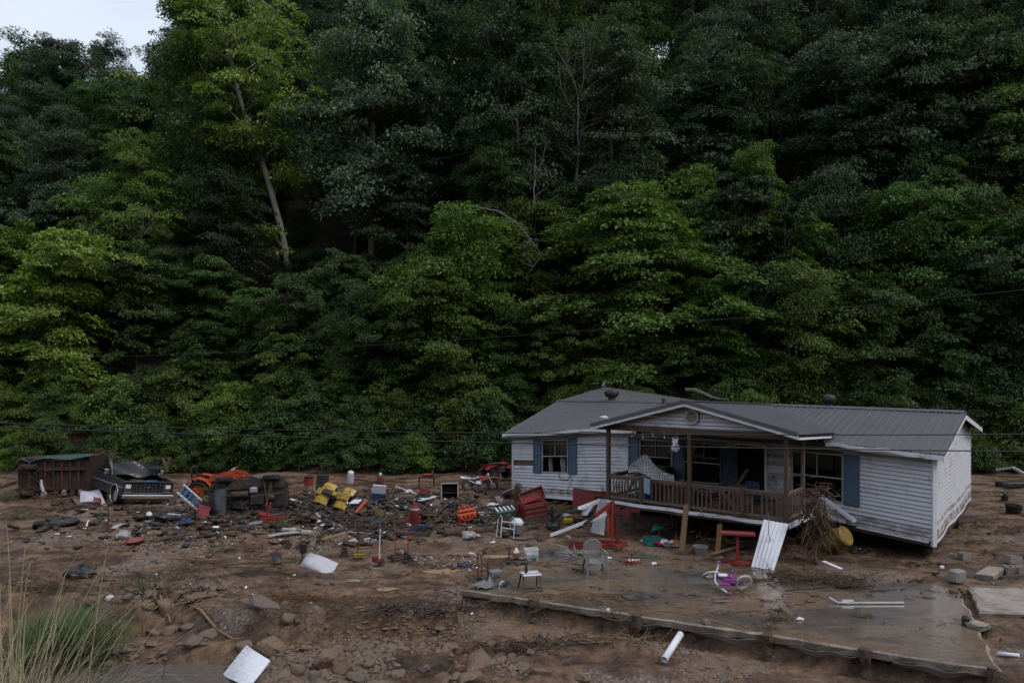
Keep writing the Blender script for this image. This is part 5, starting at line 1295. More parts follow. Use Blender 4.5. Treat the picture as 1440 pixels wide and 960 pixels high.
# ------------------------------------------------------------------ wrecked vehicles
# trailer on its side, rusty underside towards the yard
t = thing('overturned_trailer', 'rusty trailer tipped on its side with ribbed underside and torn teal side panel', 'trailer', G(85, 698), R(6))
q = MB(); q.box((0, .10, .80), (3.5, .06, 1.5)); q.build('floor_pan', 'rust', t)
for i in range(8): q = MB(); q.box((-.95 + .34 * i, .02, .82), (.07, .10, 1.36)); q.build('cross_member', 'rust_red' if i % 2 else 'dark_metal', t)
for z in (.35, 1.18): q = MB(); q.box((0, -.03, z), (3.5, .09, .11)); q.build('frame_rail', 'dark_metal', t)
q = MB(); q.box((0, .75, 1.60), (3.45, 1.3, .05)); q.box((0, .75, .03), (3.45, 1.3, .05)); q.box((-1.73, .75, .8), (.05, 1.3, 1.5)); q.box((1.73, .75, .8), (.05, 1.3, 1.5)); q.build('body', 'dark_metal', t)
q = MB(); q.sheet(lambda u, v: (-1.0 + 2.6 * u, -.12 + 1.1 * v, 1.66 + .05 * math.sin(9 * u) * (1 - v) + .10 * u - .06 * (1 - v)), 12, 3, .02); q.build('side_panel', 'teal_dark', t)
q = MB(); q.sheet(lambda u, v: (-1.75 + .75 * u, -.1 + .8 * v, 1.58 + .06 * math.sin(6 * u + 2 * v)), 6, 3, .02); q.build('side_panel', 'teal_dark', t)
q = MB(); q.lathe([(.05, -.8), (.05, .8)], 8, (-1.15, -.2, .75), 'Z'); q.build('axle', 'dark_metal', t)
wheel(t, (-1.15, -.2, 1.32), .30, .2, 'Z', 'rubber', 'rust'); wheel(t, (-1.2, -.25, .22), .30, .2, 'Z', 'rubber', 'rust')
q = MB(); q.tube([(-.62, -.3, .78), (-.58, -.33, .5), (-.5, -.35, .26)], [.05, .06, .07], 9); q.lathe([(.11, 0), (.11, .1)], 12, (-.5, -.36, .16), 'Y'); q.build('pipe', 'galv', t)
for i in range(6): q = MB(); a = -1.6 + .1 * i; q.tube([(a, -.12, 1.3 - .1 * i), (a + .4, -.2, 1.0 + .05 * i), (a + .9, -.15, .6 + .12 * i)], .014, 5); q.build('hose', 'rust', t)
for i in range(5): q = MB(); q.rbox((-.1 + .33 * i, -.16, .16 + .03 * (i % 2)), (.16, .12, .24), .02); q.build('bracket', 'steel' if i % 2 else 'rust', t)
sheet4('rusty_sheet', 'big rusty brown sheet leaning on the overturned trailer', 'metal sheet', [G(108, 697), G(139, 697), PY(154, 641, 29.6), PY(128, 640, 29.9)], 'rust', 10, 6, .02, curl=.06, seed=4)
tangle('root_wad', 'brown root wad snagged on top of the overturned trailer', 'roots', PY(149, 645, 30.6), (.9, .6, .5), 70, 'root_wood', 5, (.01, .03))
sheet4('torn_flashing', 'crumpled pale green strip hanging beside the trailer root wad', 'metal sheet', [PY(158, 665, 29.5), PY(161, 665, 29.5), PY(156, 641, 29.8), PY(150, 641, 29.9)], 'teal_dark', 4, 8, .01, curl=.05)

# black pickup
PF = Vector((.74, -.67, 0)); yaw = math.atan2(PF.y, PF.x)
pc = Vector((-14.75, 28.6, 0)); pc.z = gz(pc.x, pc.y) - .12
t = thing('pickup_truck', 'black pickup with chrome grille and crushed cab, sunk in the mud', 'pickup truck', pc, (R(-7.5), R(2), yaw))
# local: x forward (front at 0), y to the truck's own left, z up
def side_poly(y): return [(-5.0, .42), (-4.45, .40), (-4.35, .62), (-4.1, .78), (-3.75, .78), (-3.5, .62), (-3.42, .40), (-1.25, .38), (-1.15, .62), (-.95, .80), (-.55, .80), (-.30, .62), (-.22, .42), (0, .45), (.02, 1.0), (-.12, 1.06), (-1.45, 1.10), (-1.55, 1.10), (-3.0, 1.10), (-3.05, 1.14), (-5.0, 1.14)]
for s in (-1, 1):
    q = MB(); q.m = Matrix.Translation((0, s * .93, 0)); q.prism(side_poly(s), .10); q.build('side_panel', 'black_paint', t)
    q = MB(); q.box((-2.1, s * .985, .78), (4.3, .012, .035)); q.build('trim_strip', 'steel', t)
    q = MB(); q.ring((-.75, s * .985, .45), .38, .018, 'Y', 20, 5); q.build('arch_trim', 'steel', t)
    q = MB(); q.rbox((-1.55, s * 1.10, 1.22), (.08, .16, .2), .02); q.tube([(-1.55, s * .95, 1.15), (-1.55, s * 1.05, 1.2)], .012, 4); q.build('mirror', 'chrome', t)
for x in (-.75, -3.93):
    for s in (-1, 1): wheel(t, (x, s * .84, .36), .36, .24, 'Y', 'rubber', 'steel')
q = MB(); q.box((-.03, 0, .78), (.04, 1.78, .44)); q.build('grille_back', 'dark_in', t)
g_ = MB(); g_.box((.0, 0, 1.02), (.07, 1.84, .05)); g_.box((.0, 0, .57), (.05, 1.80, .035)); g_ = g_.build('grille', 'chrome', t)
for i in range(5): q = MB(); q.box((.012, 0, .63 + .066 * i), (.03, 1.22, .014)); q.build('grille_bar', 'chrome', g_)
for i in range(9): q = MB(); q.box((.016, -.6 + .15 * i, .78), (.03, .016, .40)); q.build('grille_bar', 'chrome', g_)
q = MB(); q.lathe([(.075, 0), (.07, .012)], 16, (.03, 0, .80), 'X'); [setattr(v, 'z', .80 + (v.z - .80) * .5) for v in q.v]; q.build('badge', 'blue', g_)
for s in (-1, 1):
    q = MB(); q.rbox((.0, s * .77, .80), (.05, .27, .24), .02); hl = q.build('headlight', 'chrome', t)
    q = MB(); q.rbox((.028, s * .77, .82), (.02, .19, .13), .015); q.build('lens', 'white_clean', hl)
    q = MB(); q.rbox((.0, s * .77, .60), (.05, .27, .09), .02); q.build('turn_signal', 'orange_wood', t)
q = MB(); q.rbox((.14, 0, .44), (.14, 2.0, .17), .03); q.build('bumper', 'chrome', t)
q = MB(); q.rbox((.10, 0, .29), (.12, 1.7, .14), .03); q.build('valance', 'black_paint', t)
q = MB(); q.box((-.75, 0, .66), (1.3, 1.7, .1)); q.rbox((-.8, -.1, .84), (.6, .5, .3), .06); q.lathe([(.13, 0), (.13, .14)], 12, (-.35, .45, .72)); q.rbox((-.35, -.55, .86), (.25, .3, .22), .03); q.build('engine_bay', 'dark_metal', t)
q = MB(); q.sheet(lambda u, v: (-1.35 + .42 * math.sin(u * 3) - .25 * v, -.88 + 1.76 * u, 1.08 + .52 * v + .07 * math.sin(9 * u + 5 * v) + .1 * u), 14, 6, .03); q.build('hood', 'black_paint', t)
q = MB(); q.sheet(lambda u, v: (-1.55 - 1.45 * v, -.90 + 1.8 * u, 1.22 + .14 * math.sin(7 * u + 3 * v) + .18 * u - .12 * math.sin(math.pi * v)), 12, 8, .04); cab = q.build('cab_roof', 'black_paint', t)
for s in (-1, 1):
    q = MB(); q.tube([(-1.5, s * .88, 1.1), (-1.62, s * .84, 1.30)], .04, 6); q.tube([(-2.9, s * .88, 1.1), (-2.85, s * .84, 1.30)], .05, 6); q.build('roof_pillar', 'black_paint', t)
q = MB(); q.sheet(lambda u, v: (-1.45 - .2 * v, -.8 + 1.6 * u, 1.12 + .18 * v), 6, 3, .006); q.build('windscreen', 'glass_dark', t)
q = MB(); q.box((-4.0, 0, .68), (1.9, 1.7, .06)); q.box((-3.05, 0, .95), (.06, 1.76, .45)); q.box((-4.97, 0, .80), (.05, 1.76, .6)); q.build('bed', 'dark_metal', t)
q = MB(); q.box((-2.2, 0, .48), (4.6, .9, .16)); q.build('chassis', 'dark_metal', t)
tub('plastic_basin', 'bright blue basin lying in the engine bay of the black pickup', 'basin', 0, 900, .17, .24, .14, 'blue', handle=False).location = PY(211, 681, 28.95)
for i, (a, b, mm) in enumerate((((232, 668), (240, 643), 'dark_metal'), ((236, 663), (229, 645), 'rust'), ((225, 657), (180, 661), 'black_plastic'))):
    plank('twisted_strip', ['bent dark strip sticking up behind the pickup cab', 'rusty strip sticking up behind the pickup cab', 'long black torn strip across the pickup cab'][i], 'scrap', PY(a[0], a[1], 30.3 - .3 * i), PY(b[0], b[1], 30.6 - .3 * i), .12, .02, mm, roll=.6 * i, warp=.06)
tangle('root_wad', 'straw and roots caught behind the pickup cab', 'roots', PY(188, 656, 31.2), (.8, .4, .3), 40, 'straw', 15)

# ladder in blue and white
A0, A1, B0, B1 = PY(258, 681, 27.6), PY(284, 704, 26.9), PY(249, 692, 27.4), PY(277, 716, 26.8)
t = thing('step_ladder', 'short white ladder with broad blue rungs leaning by the pickup bumper', 'ladder', A0)
for a, b in ((A0, A1), (B0, B1)): q = MB(); q.bar(a - A0, b - A0, .035, .06); q.build('side_rail', 'white_plastic', t)
for i in range(5): f = (i + .5) / 5; q = MB(); q.bar(A0.lerp(A1, f) - A0, B0.lerp(B1, f) - A0, .11, .03); q.build('rung', 'blue', t)

# orange tractor
tp = G(287, 706); tp.y += 1.9; tp.x -= .2; tp.z = gz(tp.x, tp.y) - .1
t = thing('tractor', 'orange compact tractor with loader arms behind the wrecked car', 'tractor', tp, (R(4), R(-3), R(8))); t.scale = (.9, .9, .86)
for x in (-.75,):
    for s in (-1, 1): wheel(t, (x, s * .55, .5), .5, .32, 'Y', 'rubber', 'orange')
for s in (-1, 1): wheel(t, (.75, s * .48, .32), .32, .2, 'Y', 'rubber', 'orange')
q = MB(); q.rbox((.55, 0, .82), (1.15, .5, .42), .08); q.build('hood', 'orange', t)
q = MB(); q.rbox((.0, 0, .5), (1.7, .36, .3), .05); q.rbox((1.1, 0, .6), (.1, .5, .5), .03); q.build('chassis', 'dark_metal', t)
for s in (-1, 1):
    q = MB(); q.sheet(lambda u, v: (-.75 + .60 * math.cos(math.pi * (1.0 - .95 * u)), s * (.36 + .36 * v), .52 + .60 * math.sin(math.pi * (1.0 - .95 * u))), 12, 2, .04); q.build('fender', 'orange', t)
    q = MB(); q.bar((-.35, s * .42, .95), (.75, s * .42, 1.18), .09, .15); q.bar((.75, s * .42, 1.18), (1.25, s * .42, 1.02), .09, .15); q.bar((1.25, s * .42, 1.02), (1.5, s * .42, .45), .09, .14); q.build('loader_arm', 'orange', t)
    q = MB(); q.bar((-.98, s * .4, .7), (-1.05, s * .4, 1.62), .07, .10); q.build('roll_bar', 'black_plastic', t)
q = MB(); q.bar((-1.05, -.44, 1.6), (-1.05, .44, 1.6), .08); q.build('roll_bar', 'black_plastic', t)
q = MB(); q.rbox((-.55, 0, .92), (.4, .45, .1), .04); q.rbox((-.74, 0, 1.12), (.09, .42, .36), .04, (0, R(-8), 0)); q.build('seat', 'black_plastic', t)
q = MB(); q.ring((-.1, 0, 1.08), .17, .016, 'Z', 16, 5, (0, R(-35), 0)); q.tube([(-.1, 0, 1.08), (.05, 0, .85)], .02, 5); q.build('steering_wheel', 'black_plastic', t)
q = MB(); q.sheet(lambda u, v: (1.5 + .35 * math.sin(2.2 * v), -.7 + 1.4 * u, .15 + .45 * v), 2, 6, .03); q.build('bucket', 'orange', t)

# car on its side, dark underbody showing
cp = G(346, 726)
t = thing('overturned_car', 'dark wrecked car lying on its side with the greasy underbody showing', 'car', cp + Vector((0, .35, 0)), (R(-6), R(-2), R(4)))
q = MB(); q.prism([(-1.4, .05), (1.3, .03), (1.42, .35), (1.38, 1.1), (1.2, 1.32), (-1.2, 1.30), (-1.42, 1.05), (-1.46, .3)], .3); q.build('floor_pan', 'dark_metal', t)
q = MB(); q.m = Matrix.Translation((0, .65, 0)); q.prism([(-1.15, .1), (1.0, .1), (1.15, .4), (1.1, 1.05), (.9, 1.2), (-1.0, 1.2), (-1.2, .9)], 1.0); q.build('body', 'black_paint', t)
for z in (.32, 1.0): q = MB(); q.box((0, -.19, z), (2.6, .09, .10)); q.build('frame_rail', 'black_plastic', t)
for x in (-.85, .85):
    q = MB(); q.tube([(x, -.24, .05), (x, -.24, 1.3)], .05, 7); q.lathe([(.13, -.1), (.16, 0), (.13, .1)], 10, (x, -.25, .62), 'Z'); q.build('axle', 'dark_metal', t)
    wheel(t, (x, -.22, 1.34), .30, .19, 'Z', 'rubber', 'dark_metal'); wheel(t, (x, -.22, .12), .30, .19, 'Z', 'rubber', 'dark_metal')
q = MB(); q.tube([(-1.3, -.28, .8), (-.6, -.3, .72), (.1, -.26, .8), (.5, -.3, .7), (1.3, -.28, .75)], .035, 7); q.lathe([(.1, -.3), (.12, -.25), (.12, .25), (.1, .3)], 10, (-.25, -.3, .76), 'X'); q.build('exhaust', 'rust', t)
q = MB(); q.rbox((.35, -.28, .55), (.5, .2, .4), .05); q.rbox((-.35, -.25, .38), (.4, .14, .3), .04); q.build('fuel_tank', 'black_plastic', t)
q = MB(); q.rbox((.25, -.33, .9), (.28, .16, .22), .04); q.build('gearbox', 'steel', t)
q = MB(); q.rbox((-.88, -.42, .55), (.15, .05, .52), .015); q.build('shield_plate', 'cloth_pink', t)
for i in range(2): q = MB(); q.tube([(.62 + .25 * i, -.36, 1.25 - .12 * i), (.74 + .08 * i, -.5, .7), (.78, -.62, .25)], .014, 5); q.build('cable', 'straw', t)
q = MB(); q.sheet(lambda u, v: (-.5 + 1.6 * u, .1 + .7 * v, 1.34 + .07 * math.sin(8 * u) - .1 * u), 8, 3, .02); q.build('sill_panel', 'black_paint', t)
sheet4('door_skin', 'black car door standing on edge against the overturned car', 'car part', [G(298, 729), G(316, 731), PY(317, 687, 25.7), PY(301, 688, 25.9)], 'black_paint', 6, 6, .06, curl=.05)
sheet4('car_cushion', 'torn dark red seat lying at the end of the overturned car', 'car part', [G(275, 730), G(291, 733), PY(293, 712, 25.9), PY(281, 708, 26.1)], 'red_dull', 6, 6, .14, curl=.12)
for i, (px, py, r_, lab) in enumerate(((292, 712, .26, 'loose dark tyre between the ladder and the overturned car'), (394, 708, .27, 'loose tyre leaning on the end of the overturned car'), (420, 708, .24, 'muddy tyre lying beside the white scraps'), (60, 745, .30, 'half buried tyre in the mud below the trailer'), (448, 716, .27, 'dark tyre at the edge of the yellow quad bike'))):
    t = thing('tyre_casing', lab, 'tyre', G(px, py, .10)); t.rotation_euler = (R(20 * i - 20), R(10), i); wheel(t, (0, 0, 0), r_, .2, 'Z')
tangle('root_wad', 'brown vines dragged over the overturned car', 'roots', G(352, 722) + Vector((0, -.25, 0)), (1.9, .3, .6), 60, 'root_wood', 21, (.005, .014))

# yellow quad bike, tipped
quad_bike('quad_bike', 'yellow quad bike tipped over among the heaped wreckage', G(474, 722) + Vector((0, .3, .12)), (R(48), R(8), R(-24)), 'yellow', .8)
quad_bike('quad_bike', 'red quad bike half hidden behind the house corner', Vector((-.55, 34.5, gz(-.55, 34.5) + .1)), (R(-8), 0, R(30)), 'red', 1.0)
# dirt bike and motorcycle
motorbike('dirt_bike', 'red and white dirt bike leaning on the bank beyond the house corner', G(675, 690) + Vector((0, .4, 0)), (R(-28), 0, R(12)), 'red', 'white_plastic', 'steel', .86)
motorbike('motorcycle', 'dark chrome motorcycle lying flat in the mud below the pickup', G(237, 737) + Vector((0, .5, .12)), (R(-78), 0, R(174)), 'black_paint', 'black_plastic', 'chrome', .80)

# ------------------------------------------------------------------ heap between car and house
def gas_cylinder(label, px, py, r_, h, m, cap, tilt=(0, 0)):
    t = thing('gas_cylinder', label, 'gas cylinder', G(px, py, -.02), (tilt[0], tilt[1], .4)); q = MB(); q.lathe([(r_ * .9, 0), (r_, .03), (r_, h * .84), (r_ * .93, h * .89), (r_ * .7, h * .935), (r_ * .35, h * .955)], 16); q.build('body', m, t, smooth=True)
    q = MB(); q.lathe([(r_ * .42, h * .94), (r_ * .42, h * .97), (r_ * .5, h * .975), (r_ * .5, h), (r_ * .3, h * 1.03), (r_ * .12, h * 1.06)], 12); q.build('valve_cap', cap, t); return t
gas_cylinder('rust-brown gas cylinder with a white cap standing by the bank', 535, 698, .125, 1.0, 'rust_red', 'white_plastic')
t_ = gas_cylinder('red gas cylinder standing in gravel beside the white panel', 582, 738, .155, .80, 'red_dull', 'red_dull', (R(3), R(2)))
q = MB(); q.lathe([(.158, .60), (.158, .66)], 16); q.build('stencil_band', 'cloth_white', t_)
t = thing('burner_pot', 'red pot on a thin stand beside the tall black panel', 'cooker', G(434, 700)); q = MB(); q.lathe([(.15, .55), (.19, .57), (.19, .86), (.2, .88), (.17, .88), (.16, .6)], 14); q.build('pot', 'red', t)
for i in range(3): a = i * 2.1; q = MB(); q.tube([(.14 * math.cos(a), .14 * math.sin(a), .56), (.2 * math.cos(a), .2 * math.sin(a), 0)], .012, 5); q.build('leg', 'dark_metal', t)
q = MB(); q.lathe([(.13, .88), (.24, .93), (.05, .98)], 14); q.build('lid', 'dark_metal', t)
t = thing('tall_cabinet', 'tall black cabinet standing upright in the heap behind the yellow quad bike', 'cabinet', G(452, 702), (R(-3), R(3), R(8))); q = MB(); q.rbox((0, 0, .53), (.46, .3, 1.06), .025); q.build('body', 'black_plastic', t); q = MB(); q.box((.01, -.155, .55), (.41, .012, .95)); q.build('door', 'black_plastic', t); q = MB(); q.tube([(-.15, -.17, .5), (-.15, -.17, .65)], .01, 5); q.build('handle', 'dark_metal', t)
t = thing('rolled_mesh', 'white patterned roll standing on the bank behind the heap', 'roll', G(486, 690) + Vector((0, .9, .18)), (R(8), R(5), 0)); q = MB(); q.lathe([(.12, 0), (.145, .05), (.15, .3), (.14, .55), (.10, .6)], 14); q.build('body', 'white_plastic', t)
for i in range(6): q = MB(); q.tube([(.153 * math.cos(a), .153 * math.sin(a), .05 + .085 * i + .03 * a) for a in [-3 + .4 * k for k in range(8)]], .008, 4); q.build('band', 'grey_lilac', t)
bin_box('red_crate', 'tilted wine-red plastic crate beside the yellow quad bike', 'crate', 488, 712, (.42, .32, .26), .5, 'cloth_red', (.3, .2), opened=True, handles=False)
bin_box('battery_box', 'dark box with a pale printed lid behind the quad bike', 'box', 503, 712, (.40, .30, .24), -.5, 'navy', (.35, -.1), lid='white_plastic')
bin_box('cooler', 'navy cooler with a white side panel open on the heap', 'cooler', 531, 708, (.52, .36, .36), .25, 'navy', (.05, .12), lid='white_plastic', lidrot=(R(-75), 0, 0), opened=True)
bin_box('parts_tray', 'pale tray lying flat behind the dark printed box', 'tray', 520, 710, (.5, .3, .06), .1, 'galv', (.15, 0), opened=True, handles=False)
bin_box('grey_case', 'dark open case lying in front of the quad bike', 'case', 428, 740, (.52, .36, .22), -.15, 'black_plastic', (.2, .05), opened=True, handles=False)
bin_box('grey_case', 'dark slate box lying beside the red floor jack', 'case', 361, 741, (.40, .28, .16), .12, 'navy', (.12, -.1), lid='grey_plastic')
bin_box('white_box', 'small white cardboard box alone on the gravel', 'box', 303, 748, (.18, .14, .13), .3, 'white_clean', (.1, .1), handles=False, lid='white_clean')
bin_box('white_box', 'small white carton crumpled in front of the quad bike', 'box', 458, 742, (.20, .10, .05), .1, 'white_clean', handles=False, lid='white_clean')
t = thing('floor_jack', 'red floor jack with raised handle in front of the overturned car', 'jack', G(385, 737), (0, 0, R(10)))
q = MB(); q.rbox((0, -.12, .14), (.9, .05, .18), .02); q.rbox((0, .12, .14), (.9, .05, .18), .02); q.build('side_plate', 'red', t)
q = MB(); q.bar((-.25, 0, .2), (-.10, 0, .72), .09, .07); q.build('lift_arm', 'red', t); q = MB(); q.lathe([(.07, 0), (.08, .03)], 10, (.3, 0, .30)); q.build('saddle', 'red_dull', t)
for x in (-.38, .38):
    for s in (-1, 1): wheel(t, (x, s * .16, .06), .06, .04, 'Y', 'dark_metal', 'dark_metal')
tub('teal_basin', 'small teal basin beside the red floor jack', 'basin', 396, 738, .14, .20, .07, 'teal', (R(5), 0, 0), handle=False)
bin_box('engine_cover', 'red motor cover lying behind the red floor jack', 'cover', 372, 729, (.5, .3, .2), .4, 'red_dull', (.2, .3), handles=False)
gplank('painted_board', 'short white board lying behind the red floor jack', 'board', (366, 722), (395, 716), .16, .03, 'white_plastic', .2, .3)
gplank('white_strip', 'bright white strip of trim between the overturned car and the quad bike', 'trim', (398, 703), (424, 711), .16, .02, 'white_plastic', .12, .12)
gplank('white_strip', 'thin pale rail beside the bright strip of trim', 'trim', (402, 710), (432, 716), .05, .03, 'steel', .12, .1)
gplank('white_sheet', 'white panel lying on the gravel beyond the red gas cylinder', 'panel', (586, 708), (613, 702), .34, .03, 'white_clean', .10, .10)
gplank('grey_board', 'weathered board butting the white panel', 'board', (612, 704), (628, 701), .34, .04, 'bare_wood', .06, .05)
gplank('white_pole', 'thin white pole lying on the bank near the brown gas cylinder', 'pole', (556, 687), (584, 697), .05, .04, 'white_plastic', .05, .05)
gplank('red_bar', 'thin red bar lying beyond the red gas cylinder', 'bar', (590, 697), (606, 691), .07, .06, 'red_dull', .05, .08)
# red grinder table, cabinet carcass, engine parts
t = thing('grinder_stand', 'red machine on a spindly black table by the bank', 'machine', G(598, 688) + Vector((0, .5, 0)), (0, 0, .2))
q = MB(); q.box((0, 0, .48), (.75, .45, .03)); q.build('tabletop', 'dark_metal', t)
for x in (-.34, .34):
    for y in (-.2, .2): q = MB(); q.bar((x, y, 0), (x, y, .47), .03); q.build('leg', 'dark_metal', t)
q = MB(); q.rbox((.05, 0, .58), (.5, .16, .12), .03); q.build('body', 'red', t); q = MB(); q.lathe([(.1, -.03), (.1, .03)], 12, (.28, 0, .66), 'X'); q.build('wheel_guard', 'dark_metal', t)
t = thing('cabinet_carcass', 'open rusty metal cabinet frame standing near the dirt bike', 'cabinet', G(632, 702), (0, 0, R(8)))
q = MB(); q.box((0, .22, .36), (.68, .02, .68)); q.box((-.34, 0, .36), (.025, .44, .72)); q.box((.34, 0, .36), (.025, .44, .72)); q.box((0, 0, .71), (.70, .44, .025)); q.build('body', 'rust', t)
q = MB(); q.box((0, -.22, .70), (.7, .03, .05)); q.box((-.335, -.22, .36), (.04, .03, .7)); q.box((.335, -.22, .36), (.04, .03, .7)); q.build('frame', 'louvre', t); q = MB(); q.box((0, 0, .3), (.64, .4, .02)); q.build('shelf', 'dark_metal', t)
q = MB(); q.lathe([(.06, 0), (.06, .2), (.03, .25)], 10); plain('white_jug', 'small white jug beside the open cabinet frame', 'jug', q, 'white_plastic', G(642, 699, .12) + Vector((0, -.3, 0)))
def engine(label, loc, rot, m1, m2, sc=1.0):
    t = thing('engine_block', label, 'engine', loc, rot); t.scale = (sc,) * 3
    q = MB(); q.rbox((0, 0, .24), (.72, .36, .34), .05); q.rbox((0, 0, .47), (.66, .26, .14), .05); q.rbox((0, 0, .08), (.5, .28, .14), .04); q.build('block', m1, t)
    q = MB()
    for i in range(4): q.lathe([(.05, 0), (.055, .10), (.04, .12)], 9, (-.25 + .165 * i, 0, .52))
    q.build('valve_cover', m1, t)
    q = MB(); q.lathe([(.15, -.03), (.17, 0), (.15, .03)], 14, (.40, 0, .2), 'X'); q.build('flywheel', m2, t)
    q = MB(); q.lathe([(.09, -.02), (.09, .02)], 12, (-.39, .0, .3), 'X'); q.lathe([(.07, -.02), (.07, .02)], 12, (-.39, .08, .12), 'X'); q.build('pulley', m2, t)
    q = MB()
    for i in range(4): q.tube([(-.25 + .165 * i, -.16, .35), (-.25 + .165 * i, -.27, .3), (-.1 + .05 * i, -.29, .18)], .03, 6)
    q.build('manifold', m1, t)
    for i in range(6): q = MB(); q.box((-.3 + .12 * i, -.185, .2), (.05, .03, .22)); q.build('rib', m1, t)
engine('bright orange engine block lying on the gravel near the logs', G(657, 733), (R(14), R(-8), R(14)), 'orange', 'dark_metal', .95)
engine('black engine with twisted frame lying below the dirt bike', G(633, 719), (R(5), R(70), R(20)), 'black_plastic', 'dark_metal', .72)
tangle('twisted_scrap', 'twisted black metal frame beside the black engine', 'scrap', G(657, 712), (.9, .5, .35), 16, 'dark_metal', 33, (.014, .028))
bin_box('green_chest', 'dark green chest with white slatted top below the house corner', 'chest', 711, 730, (.76, .50, .40), R(14), 'green_dark', (R(8), R(-6)), bars=5, barm='white_plastic')
# red tool chest, lid thrown open
t = thing('tool_chest', 'large red tool chest with its lid tipped open by the house', 'tool chest', G(752, 727), (R(6), R(-8), R(12)))
q = MB(); q.rbox((0, 0, .29), (.92, .5, .58), .02); q.build('body', 'red_dull', t)
for i in range(3): q = MB(); q.rbox((0, -.252, .10 + .17 * i), (.84, .02, .15), .01); d_ = q.build('drawer', 'red', t); q = MB(); q.box((0, -.27, .15 + .17 * i), (.7, .02, .02)); q.build('handle', 'steel', d_)
q = MB(); q.m = Matrix.Translation((.02, .0, .62)) @ Euler((R(-24), R(-10), 0)).to_matrix().to_4x4(); q.box((0, 0, .2), (.9, .04, .42)); q.box((0, -.1, .40), (.9, .2, .03)); q.box((-.44, -.1, .2), (.03, .2, .4)); q.box((.44, -.1, .2), (.03, .2, .4)); q.box((0, -.1, .01), (.9, .2, .03)); q.build('lid', 'red', t)
bin_box('tool_bin', 'loose red drawer standing beside the red tool chest', 'drawer', 733, 722, (.42, .4, .34), .2, 'red_dull', (.1, .2), opened=True)
# red board against the skirting with a dark vent
t = thing('red_skirting', 'red skirting panel with a dark vent opening under the house wall', 'panel', hw(10.6, .14, -.05, True))
o_ = t.location.copy(); c4 = [hw(12.25, .16, -.05, True), hw(9.25, .16, -.02, True), hw(9.25, .10, .70, True), hw(12.25, .10, .74, True)]
a, b, c, d = [p - o_ for p in c4]
def pt(u, v): return a.lerp(b, u).lerp(d.lerp(c, u), v)
q = MB()
for (u0, u1, v0, v1) in ((0, .34, 0, 1), (.70, 1, 0, 1), (.34, .70, 0, .40), (.34, .70, .74, 1)): q.add([pt(u0, v0), pt(u1, v0), pt(u1, v1), pt(u0, v1)] + [pt(u0, v0) - Vector((HN.x, HN.y, 0)) * .03, pt(u1, v0) - Vector((HN.x, HN.y, 0)) * .03, pt(u1, v1) - Vector((HN.x, HN.y, 0)) * .03, pt(u0, v1) - Vector((HN.x, HN.y, 0)) * .03], [(0, 1, 2, 3), (7, 6, 5, 4), (0, 4, 5, 1), (1, 5, 6, 2), (2, 6, 7, 3), (3, 7, 4, 0)])
q.build('board', 'red', t)
q = MB(); q.add([pt(.33, .38) - Vector((HN.x, HN.y, 0)) * .12, pt(.71, .38) - Vector((HN.x, HN.y, 0)) * .12, pt(.71, .76) - Vector((HN.x, HN.y, 0)) * .12, pt(.33, .76) - Vector((HN.x, HN.y, 0)) * .12], [(0, 1, 2, 3)]); q.build('vent_opening', 'dark_in', t)
for i in range(5): q = MB(); q.bar(pt(.34, .43 + .065 * i) - Vector((HN.x, HN.y, 0)) * .03, pt(.70, .43 + .065 * i) - Vector((HN.x, HN.y, 0)) * .03, .012, .012); q.build('slat', 'dark_metal', t)
sheet4('white_board', 'white board leaning under the far house corner', 'board', [G(704, 698), G(721, 700), hw(15.2, .2, .42, True), hw(15.7, .3, .20, True)], 'white_plastic', 4, 4, .02, curl=.02)
tangle('straw_bundle', 'bundle of flood straw wedged under the far house corner', 'straw', G(727, 709), (.3, .3, .9), 80, 'straw', 44, (.008, .02), hang=.85)
tangle('flood_straw', 'line of flood straw lodged on the ledge above the red skirting', 'straw', hw(10.6, .16, .70, True), (1.9, .14, .12), 90, 'root_wood', 45, (.006, .016), length=(.15, .4))
# walker, shop vacuum and hose
t = thing('walker', 'pale blue walking frame fallen beside the shop vacuum', 'walking frame', G(710, 757), (R(-18), R(12), R(20)))
for s in (-.22, .22): q = MB(); q.tube([(s, -.2, 0), (s, -.16, .62), (s, 0, .72), (s, .16, .62), (s, .2, 0)], .015, 6); q.build('side_frame', 'galv', t)
q = MB(); q.tube([(-.22, -.17, .5), (.22, -.17, .5)], .014, 6); q.tube([(-.22, -.18, .3), (.22, -.18, .3)], .014, 6); q.build('cross_bar', 'galv', t)
t = thing('shop_vacuum', 'grey shop vacuum with white lid standing in the mud', 'vacuum', G(726, 752), (R(4), R(5), 0))
q = MB(); q.lathe([(.15, .05), (.17, .08), (.18, .36), (.19, .38)], 16); q.build('drum', 'grey_plastic', t); q = MB(); q.lathe([(.195, .38), (.19, .45), (.13, .53), (.05, .55)], 16); q.build('lid', 'white_plastic', t)
for i in range(8): a = i * math.pi / 4; q = MB(); q.bar((.172 * math.cos(a), .172 * math.sin(a), .1), (.183 * math.cos(a), .183 * math.sin(a), .36), .02); q.build('rib', 'grey_lilac', t)
q = MB(); q.ring((0, 0, 0), .33, .028, 'Z', 26, 7); [setattr(v, 'x', v.x * 1.25) for v in q.v]; q.tube([(.38, .1, 0), (.6, .2, .01), (.85, .18, .0)], .026, 7); plain('hose', 'black coiled hose beside the shop vacuum', 'hose', q, 'rubber', G(735, 757, .03))
t = thing('pedestal_fan', 'black pedestal fan standing in the mud beside the red tool chest', 'fan', G(778, 745), (R(3), R(-4), 0))
